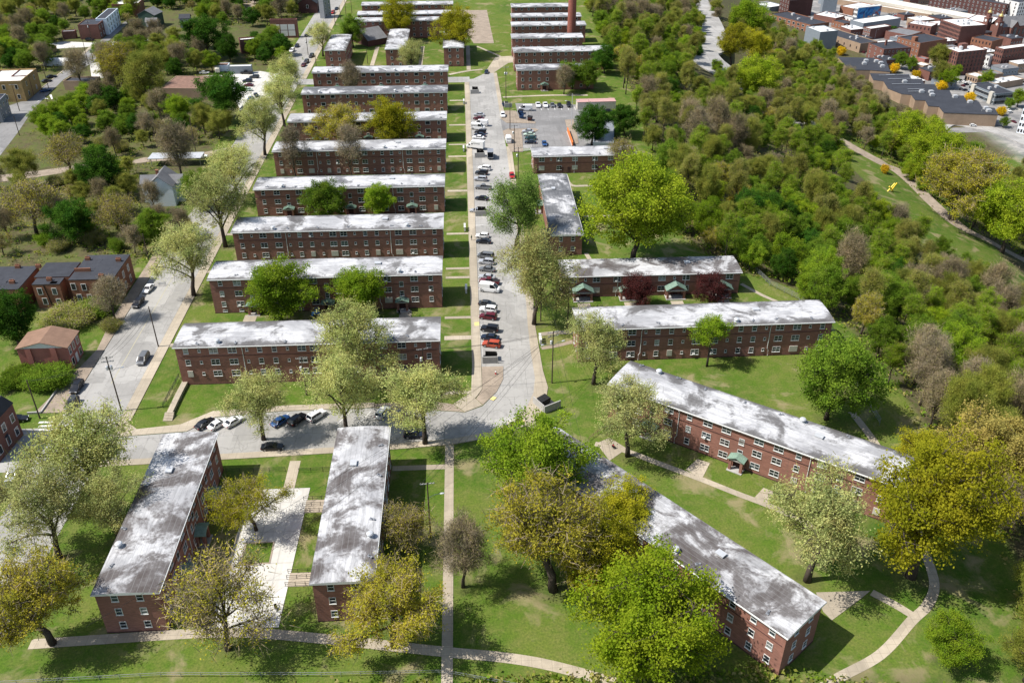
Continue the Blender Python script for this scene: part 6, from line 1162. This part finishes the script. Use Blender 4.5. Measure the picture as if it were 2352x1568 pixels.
PL = [(T(2, 1, 1095, 655), T(2, 1, 1080, 310), 1, 1, 0, 'wooden pole with a crossarm and white lamp beside the straight path', .1), (T(1, 0, 838, 1420), T(1, 0, 715, 1040), 2, 1, 2, 'pole with two crossarms and twin transformers at the left street corner', .2), (T(1, 0, 1092, 978), T(1, 0, 1015, 700), 0, 0, 0, 'plain wooden pole on the left street pavement', 0), (T(1, 0, 275, 1470), T(1, 0, 172, 1205), 0, 0, 0, 'plain wooden pole beside the pink house lawn', 0), (i4(1555, 915), i4(1518, 250), 2, 2, 1, 'pole with two crossarms and two lamps at the street bend', .3), (T(1, 1, 350, 1310), T(1, 1, 310, 1050), 1, 0, 1, 'pole with one crossarm in front of the nearest long block', 0), (T(1, 1, 1165, 1290), T(1, 1, 1180, 985), 1, 0, 1, 'pole with a grey transformer in front of the nearest block, right half', .2), (i3(1380, 1400), i3(1360, 780), 0, 0, 0, 'slim pole at the pavement beside the person in dark clothes', 0), (i3(1185, 320), i3(1205, 60), 1, 2, 0, 'twin-lamp pole under the feathery street tree', .1), (T(1, 2, 382, 855), T(1, 2, 330, 590), 0, 0, 0, 'dark pole at the left end of the porch row', 0), (i2(1035, 610), i2(1005, 60), 1, 0, 1, 'pole beside the red car', .1), (i1(910, 1050), i1(893, 620), 0, 0, 0, 'pole on the lot entrance island', 0), (i1(975, 1390), i1(945, 975), 1, 0, 1, 'pole with a transformer beside the white delivery van', .1), (i1(848, 580), i1(830, 80), 1, 0, 2, 'pole with transformers by the gabled entrance block lawn', 0),
    (T(0, 0, 1355, 1070), T(0, 0, 1285, 800), 0, 0, 0, 'tall pole beside the white car at the canopy', 0), (T(0, 0, 340, 755), T(0, 0, 298, 655), 0, 0, 0, 'pole at the main road crossing', 0), (T(0, 0, 135, 935), T(0, 0, 90, 800), 0, 0, 0, 'pole lowest on the main road', 0), (T(0, 0, 135, 765), T(0, 0, 75, 580), 1, 0, 0, 'pole before the yellow corner store', 0), (ZA(690, 1250), ZA(600, 900), 0, 0, 0, 'pole by the parked blue car on the main road', 0), (ZA(1255, 915), ZA(1115, 480), 0, 0, 0, 'leaning pole above the fan-shaped bare tree', 0), (ZA(1325, 660), ZA(1235, 300), 1, 0, 1, 'pole before the red brick corner house', 0), (ZA(1325, 880), ZA(1280, 710), 0, 0, 0, 'short pole by the pale concrete pad', 0), (ZC(1030, 780), ZC(985, 520), 1, 0, 1, 'pole on the upper left street with a white transformer', 0), (ZC(1145, 950), ZC(1130, 780), 0, 0, 0, 'pole on the grass beside the eighth block', 0), (ZC(1490, 270), ZC(1478, 80), 0, 0, 0, 'pole at the top of the left street, left of three', 0), (ZC(1570, 250), ZC(1545, 0), 0, 0, 0, 'pole at the top of the left street, middle of three', 0), (ZC(1650, 190), ZC(1635, -10), 0, 0, 0, 'pole at the top of the left street, right of three', 0), (ZC(1415, 370), ZC(1400, 140), 0, 0, 0, 'pole at the top of the left street, nearest one', 0), (T(0, 1, 770, 440), T(0, 1, 765, 340), 0, 0, 0, 'pole between the far end-on blocks', 0), (T(1, 0, 1025, 380), T(1, 0, 985, 200), 0, 0, 0, 'pole on the grass behind the barricade', 0)]
PP = []
for base, top, ar, la, tr_, lab, rz in PL:
    p, h = poleh(base, top); h = min(max(h, 6), 14.5); PP.append((p, h)); pole(p, h, lab, ar, la, tr_, rz)
p, h = poleh(i1(1850, 985), i1(1855, 495)); pole(p, h, 'tall grey floodlight mast on the parking court island', 0, 2, 0, 0, .14, None, 'street lamp')
for (b0, t0, lab) in ((Z4(1540, 1105), Z4(1610, 865), 'slender lamp at the curved road bend'), (Z1(1885, 690), Z1(1910, 550), 'lamp post at the yard among the warehouses')):
    q = g(*b0) if 'bend' in lab else g(*b0, -95); t = pole((q[0], q[1]), 11, lab, 0, 1, 0, .3, .14, None, 'street lamp'); t.location.z = q[2]+.2
def wire(a, b_, sag, label, n=14, r=.022):
    A, B = Vector(a), Vector(b_); P = [A.lerp(B, k/n)-Vector((0, 0, 4*sag*(k/n)*(1-k/n))) for k in range(n+1)]; m = MB(); m.tube(P, r, 4, 0, False); tag(ob('power_line', m.mesh('power_line', M['black'])), label, 'power line', 'overhead wires')
def top(i, dx=0, dz=-.3): p, h = PP[i]; return (p[0]+dx, p[1], h+dz)
for i, j, nm in ((1, 2, 'overhead wires along the left street'), (4, 6, 'overhead wires from the bend pole to the nearest block'), (4, 7, 'overhead wires up the central street from the bend'), (7, 10, 'overhead wires along the right pavement'), (10, 12, 'overhead wires from the red car to the delivery van'), (12, 13, 'overhead wires past the parking court'), (5, 6, 'overhead wires before the nearest long block'), (4, 0, 'overhead wires from the bend to the path pole'), (1, 3, 'overhead wires across the left street'), (22, 27, 'overhead wires on the upper left street'), (17, 18, 'overhead wires along the main road'), (18, 20, 'overhead wires to the red brick corner house')):
    for dx in (-1.1, .0, 1.1)[:3 if j != 0 else 2]: wire(top(i, dx), top(j, dx), 1.0, nm)
def free_wire(a, b_, sag, label): wire(a, b_, sag, label)
x4, y4, h4 = PP[4][0][0], PP[4][0][1], PP[4][1]
for dz, (x, y) in ((0, (-16, 142)), (-.4, (-13, 138)), (-1.2, (-30, 133))): wire((x4, y4, h4-.6+dz), (x-30, y-38, 9.5), 1.2, 'overhead wires sweeping down from the bend pole to the lower left')
for dx in (-.8, .6): wire((x4+dx, y4, h4-.4), (x4+2.5+dx, 118, 10), .8, 'overhead wires over the right lawn')
# bin enclosures and dumpsters
def _bin(b):
    b.face([(-1.2, -.8, .2), (1.2, -.8, .2), (1.35, -.95, 1.35), (-1.35, -.95, 1.35)]); b.face([(1.2, .8, .2), (-1.2, .8, .2), (-1.35, .8, 1.6), (1.35, .8, 1.6)]); b.face([(1.2, -.8, .2), (1.2, .8, .2), (1.35, .8, 1.6), (1.35, -.95, 1.35)]); b.face([(-1.2, .8, .2), (-1.2, -.8, .2), (-1.35, -.95, 1.35), (-1.35, .8, 1.6)]); b.face([(-1.2, .8, .2), (1.2, .8, .2), (1.2, -.8, .2), (-1.2, -.8, .2)])
    for x in (-.9, .9): b.box((x, 0, .1), (.2, 1.3, .2))
    for s in (-1, 1): b.box((s*1.4, 0, 1.05), (.14, 1.2, .2))
BIN = {k: _m(_bin, M[m]) for k, m in (('black', 'black'), ('blue', 'bluepaint'), ('brown', 'brick_dark'))}; LID = _m(lambda b: (b.box((-.66, .0, .02), (1.28, 1.8, .06)), b.box((.66, 0, .02), (1.28, 1.8, .06))), M['black'])
def dumpster(p, rz, label, colr='black', opened=True, z=.0):
    t = thing('dumpster', label, 'dumpster', (p[0], p[1], z), rz); ob('body', BIN[colr], t); o = ob('lid', LID, t, (0, .1, 1.5)); o.rotation_euler = (R(8), 0, 0)
    if opened: o.location = (0, 1.15, 2.2); o.rotation_euler = (R(65), 0, 0)
    return t
def enclosure(p, rz, label, w=4.2, d=3.6):
    t = thing('bin_enclosure', label, 'bin enclosure', (p[0], p[1], 0), rz); b = MB(); b.box((0, -d/2, .95), (w, .22, 1.9)); 
    for k in range(9): b.box((-w/2+.25+k*w/8.9, -d/2-.13, .95), (.06, .05, 1.85))
    ob('front_wall', b.mesh('front_wall', M['concrete']), t); b = MB(); b.box((-w/2+.11, .12, .95), (.22, d-.25, 1.9)); ob('side_wall', b.mesh('side_wall', M['concrete']), t); b = MB(); b.box((0, .1, .04), (w-.3, d-.3, .08)); ob('floor_slab', b.mesh('floor_slab', M['walk']), t); return t
for (px, py), lab in ((i4(750, 610), 'above the hydrant'), (i2(455, 1080), 'under the feathery street tree'), (i1(435, 1450), 'beside the box trucks'), (i1(360, 480), 'at the head of the kerb row')):
    q = gz(px, py); enclosure((q[0]+.3, q[1]), 0, 'grey bin enclosure '+lab, 3.8, 3.6); dumpster((q[0]+.6, q[1]+.2), PI*.96, 'black dumpster with its lid open '+lab, 'black', True, .1)
q = gz(*i1(880, 690)); enclosure((q[0], q[1]), 0, 'grey bin enclosure at the lot entrance', 3.4, 3.4); dumpster((q[0]-1.2, q[1]+.4), .1, 'blue dumpster at the lot entrance enclosure', 'blue', False, .1)
q = gz(*i4(1450, 1180)); enclosure((q[0]+.6, q[1]-.5), R(30), 'diagonal grey bin enclosure at the bend lawn', 4.4, 4.6); dumpster((q[0], q[1]), R(40), 'black dumpster inside the diagonal enclosure', 'black', False, .1)
q = gz(*i1(1085, 870)); dumpster(q, R(80), 'blue dumpster beside the white minibus', 'blue', True, .17); q = gz(*i1(1080, 800)); dumpster(q, R(80), 'navy dumpster partly hidden by the minibus', 'blue', False, .17); q = gz(*i1(1215, 905)); dumpster(q, R(75), 'rusty brown dumpster on the lot island', 'brown', False, .17)
# hydrants, cabinets, mail boxes
q = gz(*i4(838, 805)); t = thing('fire_hydrant', 'red fire hydrant with a white top on the corner verge', 'hydrant', (q[0], q[1], .1)); b = MB(); b.lathe([(.2, 0), (.17, .08), (.14, .55), (.19, .6)], 10); b.tube([(-.28, 0, .42), (.28, 0, .42)], .07, 8); ob('barrel', b.mesh('barrel', M['redpaint']), t); b = MB(); b.lathe([(.2, .6), (.16, .78), (.06, .9)], 10); ob('bonnet', b.mesh('bonnet', M['white']), t)
for (px, py), w in ((i4(965, 1520), 'left'), (i4(1040, 1475), 'middle'), (i4(1110, 1440), 'right')):
    q = gz(px, py); t = thing('mail_cabinet', w.replace('left', 'leftmost').replace('right', 'rightmost')+' of the three beige mail cabinets at the bend', 'mail cabinet', (q[0], q[1], .05), R(22), 'mail cabinets at the bend'); b = MB(); b.box((0, 0, .95), (.95, .55, 1.4)); b.box((0, 0, 1.7), (1.1, .7, .1)); ob('cabinet', b.mesh('cabinet', M['board']), t); b = MB(); b.box((0, 0, .12), (.5, .4, .25)); ob('pedestal', b.mesh('pedestal', M['steel']), t); b = MB()
    for i in range(3):
        for k in range(4): b.box((-.3+i*.3, -.285, .45+k*.32), (.26, .03, .28))
    ob('door', b.mesh('door', M['brick_beige']), t)
for (px, py), lab in ((T(1, 1, 1461, 600), 'in the shade of the second block'), (T(1, 1, 1450, 175), 'at the third block path'), (T(0, 1, 1440, 1040), 'beside the white box truck'), (T(0, 1, 1440, 715), 'opposite the lot entrance'), (i4(1432, 395), 'on the right pavement by the bend pole')):
    q = gz(px, py)
    for j in range(3): t = thing('mail_cabinet', 'white mail cabinet of the row '+lab, 'mail cabinet', (q[0]-.5, q[1]-.9+j*1.1, .1), PI/2, 'white mail cabinets '+lab); b = MB(); b.box((0, 0, .8), (.8, .5, 1.3)); b.box((0, 0, 1.5), (.9, .6, .08)); ob('cabinet', b.mesh('cabinet', M['white']), t); b = MB(); b.box((0, 0, .08), (.4, .3, .16)); ob('pedestal', b.mesh('pedestal', M['steel']), t)
# tarp
q = gz(*T(1, 1, 415, 755)); me = D_.meshes.new('tarp'); vs = []; fs = []
for i in range(9):
    for j in range(7): d = math.hypot((i-4)/4.6, (j-3)/3.6); vs.append(((i-4)*.3, (j-3)*.25, .02+max(0, 1-d*d)**.6*1.1*(1+.2*math.sin(i*2.1+j*1.7))))
for i in range(8):
    for j in range(6): fs.append((i*7+j, (i+1)*7+j, (i+1)*7+j+1, i*7+j+1))
me.from_pydata(vs, [], fs); me.materials.append(plain('blue_tarp', (.02, .17, .5), .45)); tag(ob('tarp', me, None, (q[0], q[1], 0)), 'crumpled bright blue tarp beside the entrance of the second block', 'tarp')
# orange barrier, barricade, sculpture
a = Vector(gz(*i1(1790, 1075))); c = Vector(gz(*i1(1870, 1300))); t = thing('barrier', 'long orange barrier wall along the parking court', 'barrier', tuple(a)); d = c-a; b = MB(); ln = d.length; rz = math.atan2(d.y, d.x); b.box((d.x/2, d.y/2, .85), (ln, .35, 1.7), 0, rz); 
ob('panel', b.mesh('panel', M['orange']), t); b = MB(); b.box((d.x/2, d.y/2, .1), (ln, .9, .2), 0, rz); ob('foot', b.mesh('foot', M['concrete']), t)
q = gz(*T(1, 0, 1120, 555)); t = thing('barricade', 'folding white street barricade across the left street', 'barricade', (q[0], q[1], AS), R(5)); b = MB()
for z in (.55, .95): b.box((0, -.05, z), (2.2, .05, .22))
ob('board', b.mesh('board', M['white']), t)
for x in (-.8, .8): b = MB(); b.tube([(x, -.45, 0), (x, 0, 1.2), (x, .45, 0)], .04, 4); ob('leg', b.mesh('leg', M['steel']), t)
q = g(2045, 440); t = thing('sculpture', 'yellow steel beam sculpture on the park lawn', 'sculpture', q, R(20)); 
for k, (p0, p1) in enumerate((((-2.6, 0, 0), (2.4, .3, 4.6)), ((2.0, 0, 0), (-2.2, -.4, 3.6)), ((1.6, 1.0, 0), (4.4, .6, 4.4)))): b = MB(); b.tube([[q_*.8 for q_ in p0], [q_*.8 for q_ in p1]], .34, 4); ob('beam', b.mesh('beam', M['yellow']), t)
# fences and rails
def fence(name, label, pts, h, mat, gap=2.4, rails=2, wirem=True, z0=0.):
    t = thing(name, label, 'fence', (pts[0][0], pts[0][1], 0)); o = Vector((pts[0][0], pts[0][1], 0)); b = MB()
    P = [Vector((p[0], p[1], 0))-o for p in pts]; posts = []
    for i in range(len(P)-1):
        n = max(1, int((P[i+1]-P[i]).length/gap))
        for k in range(n): posts.append(P[i].lerp(P[i+1], k/n))
    posts.append(P[-1])
    for i, q in enumerate(posts): z = tz(q.x+o.x, q.y+o.y)+z0; q.z = z
    for i in range(len(posts)-1):
        for k in range(rails): z = h*(1-k/max(1, rails)*.85); b.tube([posts[i]+Vector((0, 0, z)), posts[i+1]+Vector((0, 0, z))], .035, 4, 0, False)
    ob('rail', b.mesh('rail', mat), t)
    if name == 'handrail': t['group'] = label+'s'
    pm = MB(); pm.tube([(0, 0, 0), (0, 0, h+.06)], .045, 5); pme = pm.mesh('post', mat)
    for q in posts[:95]: ob('post', pme, t, tuple(q))
    return t
fence('metal_fence', 'dark chain-link fence along the wooded edge of the plateau', [g(*T(1, 2, 1560, 375))[:2], (83, 214), (90, 203), (91.5, 190), (90.5, 176), (88.5, 165), (88, 150)], 1.8, M['steel'], 2.5, 4)
fence('metal_fence', 'dark rail fence on the lawn between the two end-on blocks', [(-50.5, 141.5), (-45, 141.4), (-38.6, 141.3)], 1.1, M['black'], 2.2, 3)
fence('metal_fence', 'dark rail fence beside the left side of the white-roofed end-on block', [(-35.8, 140.8), (-31, 140.9), (-27.4, 141)], 1.1, M['black'], 2.2, 3)
fence('metal_fence', 'black fence beside the steps of the nearest long block', [g(*T(1, 0, 1125, 1400))[:2], g(*T(1, 0, 1235, 1190))[:2]], 1.2, M['black'], 2.2, 4)
fence('metal_fence', 'brown handrail by the path at the bend lawn', [g(1352, 1012)[:2], g(1372, 996)[:2], g(1392, 985)[:2]], 1.0, M['rust'], 1.5, 2)
for y0, lab in ((128.9, 'upper'), (130.6, 'upper'), (132.3, 'upper'), (110.4, 'lower'), (112, 'lower'), (113.4, 'lower')): fence('handrail', 'dark handrail of the '+lab+' courtyard ramp', [(-33.6, y0), (-28.4, y0)], .95,  M['black'], 1.7, 2, z0=.1)
fence('wire_fence', 'low grey wire fence along the bottom edge path', [(-75, 92.5), (-50, 92.8), (-25, 91.5), (-6.6, 91), (-4, 90.5), (20, 84)], 1.0, M['steel'], 3.0, 2)
for x in (-7.4, -7.4): pass
# steps by the left street
q0 = Vector(gz(*T(1, 0, 1155, 1490))); q1 = Vector(gz(*T(1, 0, 1165, 1420))); t = thing('concrete_steps', 'flight of concrete steps from the angled parking to the nearest block', 'steps', tuple(q0)); b = MB()
for k in range(6): b.box((0, .2+k*.36, .08+.0*k+.07*k), (2.0, .36, .16+.14*k))
ob('flight', b.mesh('flight', M['walk']), t); ribbon('path', [(q0.x, q0.y+2.2), (q0.x+.1, q0.y+9), (q0.x+.4, q0.y+17)], 1.3, .85, M['walk'], .9)
t = thing('retaining_wall', 'low kerb wall around the pink house lawn', 'wall', (*g(*T(1, 0, 190, 1440))[:2], 0)); b = MB(); P = [Vector(gz(*T(1, 0, *p))) for p in ((190, 1440), (285, 1435), (425, 1235))]
for i in range(2): d = P[i+1]-P[i]; m = (P[i]+P[i+1])/2-P[0]; b.box((m.x, m.y, .25), (d.length, .3, .5), 0, math.atan2(d.y, d.x))
ob('wall', b.mesh('wall', M['concrete']), t)
# people: one continuous skinned body each
def person(p, rz, label, shirt, trouser, pose='stand', z=.14):
    if pose == 'stand': J = {'pelvis': (0, 0, .95), 'chest': (0, 0, 1.30), 'neck': (0, 0, 1.5), 'head': (0, .02, 1.62), 'crown': (0, .01, 1.74), 'hl': (-.10, 0, .9), 'kl': (-.11, .03, .5), 'al': (-.12, -.02, .08), 'tl': (-.12, .16, .04), 'hr': (.10, 0, .9), 'kr': (.12, .10, .5), 'ar': (.12, .12, .08), 'tr': (.12, .30, .04), 'sl': (-.19, 0, 1.42), 'el': (-.25, -.02, 1.15), 'wl': (-.25, .08, .9), 'sr': (.19, 0, 1.42), 'er': (.25, .0, 1.15), 'wr': (.24, .12, .92)}
    else: J = {'pelvis': (0, 0, .50), 'chest': (0, .03, .85), 'neck': (0, .06, 1.05), 'head': (0, .10, 1.17), 'crown': (0, .1, 1.29), 'hl': (-.10, .05, .48), 'kl': (-.13, .48, .5), 'al': (-.13, .50, .08), 'tl': (-.13, .68, .05), 'hr': (.10, .05, .48), 'kr': (.13, .48, .5), 'ar': (.14, .46, .08), 'tr': (.15, .64, .05), 'sl': (-.19, .04, .97), 'el': (-.24, .12, .72), 'wl': (-.16, .36, .62), 'sr': (.19, .04, .97), 'er': (.24, .12, .72), 'wr': (.16, .36, .62)}
    RD = {'pelvis': .15, 'chest': .16, 'neck': .055, 'head': .10, 'crown': .085, 'hl': .10, 'kl': .065, 'al': .045, 'tl': .04, 'hr': .10, 'kr': .065, 'ar': .045, 'tr': .04, 'sl': .075, 'el': .05, 'wl': .035, 'sr': .075, 'er': .05, 'wr': .035}
    E_ = [('pelvis', 'chest'), ('chest', 'neck'), ('neck', 'head'), ('head', 'crown'), ('pelvis', 'hl'), ('hl', 'kl'), ('kl', 'al'), ('al', 'tl'), ('pelvis', 'hr'), ('hr', 'kr'), ('kr', 'ar'), ('ar', 'tr'), ('chest', 'sl'), ('sl', 'el'), ('el', 'wl'), ('chest', 'sr'), ('sr', 'er'), ('er', 'wr')]
    # fingers and thumb
    for s in 'lr':
        w = J['w'+s]; sx = -1 if s == 'l' else 1
        for k in range(5): nm = 'f%d%s' % (k, s); J[nm] = (w[0]+sx*(.0 if k else -.05)+(k-2.5)*.016, w[1]+.04+.01*k, w[2]-(.10-.012*abs(k-2.5) if k else .05)); RD[nm] = .010; E_.append(('w'+s, nm))
    ks = list(J); me = D_.meshes.new('person'); me.from_pydata([J[k] for k in ks], [(ks.index(a), ks.index(b_)) for a, b_ in E_], []); o = D_.objects.new('tmp', me); COL.objects.link(o); sk = o.modifiers.new('s', 'SKIN'); o.modifiers.new('u', 'SUBSURF').levels = 1
    for i, k in enumerate(ks): me.skin_vertices[0].data[i].radius = (RD[k], RD[k]*.85); me.skin_vertices[0].data[i].use_root = k == 'pelvis'
    bpy.context.view_layer.update(); m2 = D_.meshes.new_from_object(o.evaluated_get(bpy.context.evaluated_depsgraph_get())); D_.objects.remove(o)
    for m in (M['skin'], shirt, trouser): m2.materials.append(m)
    hip = J['pelvis'][2]; sh = J['neck'][2]
    for f in m2.polygons:
        c = f.center; arm = abs(c.x) > .2 and c.z < J['el'][2]-.05 and c.z > J['wl'][2]-.2
        f.material_index = 0 if c.z > sh-.01 or (arm and pose == 'stand' and c.z < J['el'][2]-.1) else 1 if c.z > hip+.02 or (arm) else 2
        f.use_smooth = True
    t = tag(ob('person', m2, None, (p[0], p[1], z), rz), label, 'person'); b = MB(); hd = J['head']; b.lathe([(.105, .0), (.115, .06), (.095, .13), (.03, .16)], 10, 0, (hd[0], hd[1]-.015, hd[2]+.02)); ob('hair', b.mesh('hair', M['hair']), t); return t
CL = {k: plain('cloth_'+k, c, .85, .2) for k, c in (('green', (.05, .13, .07)), ('black', (.012, .012, .014)), ('red', (.35, .02, .03)), ('grey', (.3, .3, .3)), ('jeans', (.03, .045, .09)))}
person(gz(*i2(322, 1490)), .4, 'person in a green top standing on the pavement by the white hatchback', CL['green'], CL['jeans']); person(gz(*i3(1278, 1255)), 2.9, 'person in dark clothes walking on the right pavement', CL['black'], CL['jeans'])
def chair(p, rz, label):
    t = thing('chair', label, 'chair', (p[0], p[1], .06), rz); b = MB(); b.box((0, .05, .42), (.46, .46, .05)); ob('seat', b.mesh('seat', M['black']), t); b = MB(); b.box((0, -.2, .72), (.46, .05, .5)); ob('backrest', b.mesh('backrest', M['black']), t)
    for x in (-.2, .2):
        for y in (-.16, .24): b = MB(); b.tube([(x, y, 0), (x, y, .4)], .02, 5); ob('leg', b.mesh('leg', M['steel']), t)
for p_, rz, lab, c1, c2 in ((T(1, 1, 988, 750), .3, 'person in black sitting by the second block side door, left of two', 'black', 'black'), (T(1, 1, 1058, 745), -.4, 'person in grey sitting by the second block side door, right of two', 'grey', 'jeans'), ((1408, 1030), 2.2, 'person in red sitting on the walkway by the diagonal blocks', 'red', 'black')):
    q = gz(*p_); chair(q, rz+PI, 'black folding chair of the '+lab.split(' by')[0]); person(q, rz+PI, lab, CL[c1], CL[c2], 'sit', .02)
q = gz(1352*.0+634, 1258*.0+1398); t = thing('garden_chair', 'small brown chair standing on the pale courtyard', 'chair', (q[0]-.0, q[1], .08), .3)
for nm, c, d in (('seat', (0, 0, .42), (.5, .5, .06)), ('backrest', (0, .24, .72), (.5, .05, .55))): b = MB(); b.box(c, d); ob(nm, b.mesh(nm, M['wood']), t)
for x in (-.2, .2):
    for y in (-.2, .2): b = MB(); b.box((x, y, .2), (.05, .05, .4)); ob('leg', b.mesh('leg', M['wood']), t)
# sky, sun, camera
AZ = math.atan2(-1, -.13); EL = R(54)
sc.world = D_.worlds.new('World'); sc.world.use_nodes = True; wn = sc.world.node_tree; sky = wn.nodes.new('ShaderNodeTexSky'); sky.sky_type = 'NISHITA'; sky.sun_disc = False; sky.sun_elevation = EL; sky.sun_rotation = math.atan2(-1, -.13) % (2*PI); sky.air_density = 1.2; sky.dust_density = 1.5
wn.links.new(sky.outputs[0], wn.nodes['Background'].inputs[0]); wn.nodes['Background'].inputs[1].default_value = .10
sl = D_.lights.new('sun', 'SUN'); sl.energy = 4.6; sl.angle = R(.5); sl.color = (1, .955, .89); so = D_.objects.new('sun', sl); COL.objects.link(so)
dv = Vector((math.cos(EL)*1., math.cos(EL)*.13, -math.sin(EL))); so.rotation_euler = dv.to_track_quat('-Z', 'Y').to_euler(); so.location = (-100, 100, 200)
cd_ = D_.cameras.new('camera'); cam = D_.objects.new('camera', cd_); COL.objects.link(cam); cd_.sensor_width = 36; cd_.lens = 36*F/2352; cd_.clip_end = 9000; cd_.clip_start = 1; cam.location = (0, 0, H)
cam.rotation_euler = (PI/2-PITCH, 0, -YAW); sc.camera = cam
sc.view_settings.view_transform = 'Standard'; sc.view_settings.look = 'None'; sc.view_settings.exposure = .60; sc.view_settings.gamma = 1
sc.cycles.use_denoising = True; sc.cycles.max_bounces = 6; sc.cycles.diffuse_bounces = 4; sc.cycles.transparent_max_bounces = 4; sc.cycles.caustics_reflective = False; sc.cycles.caustics_refractive = False
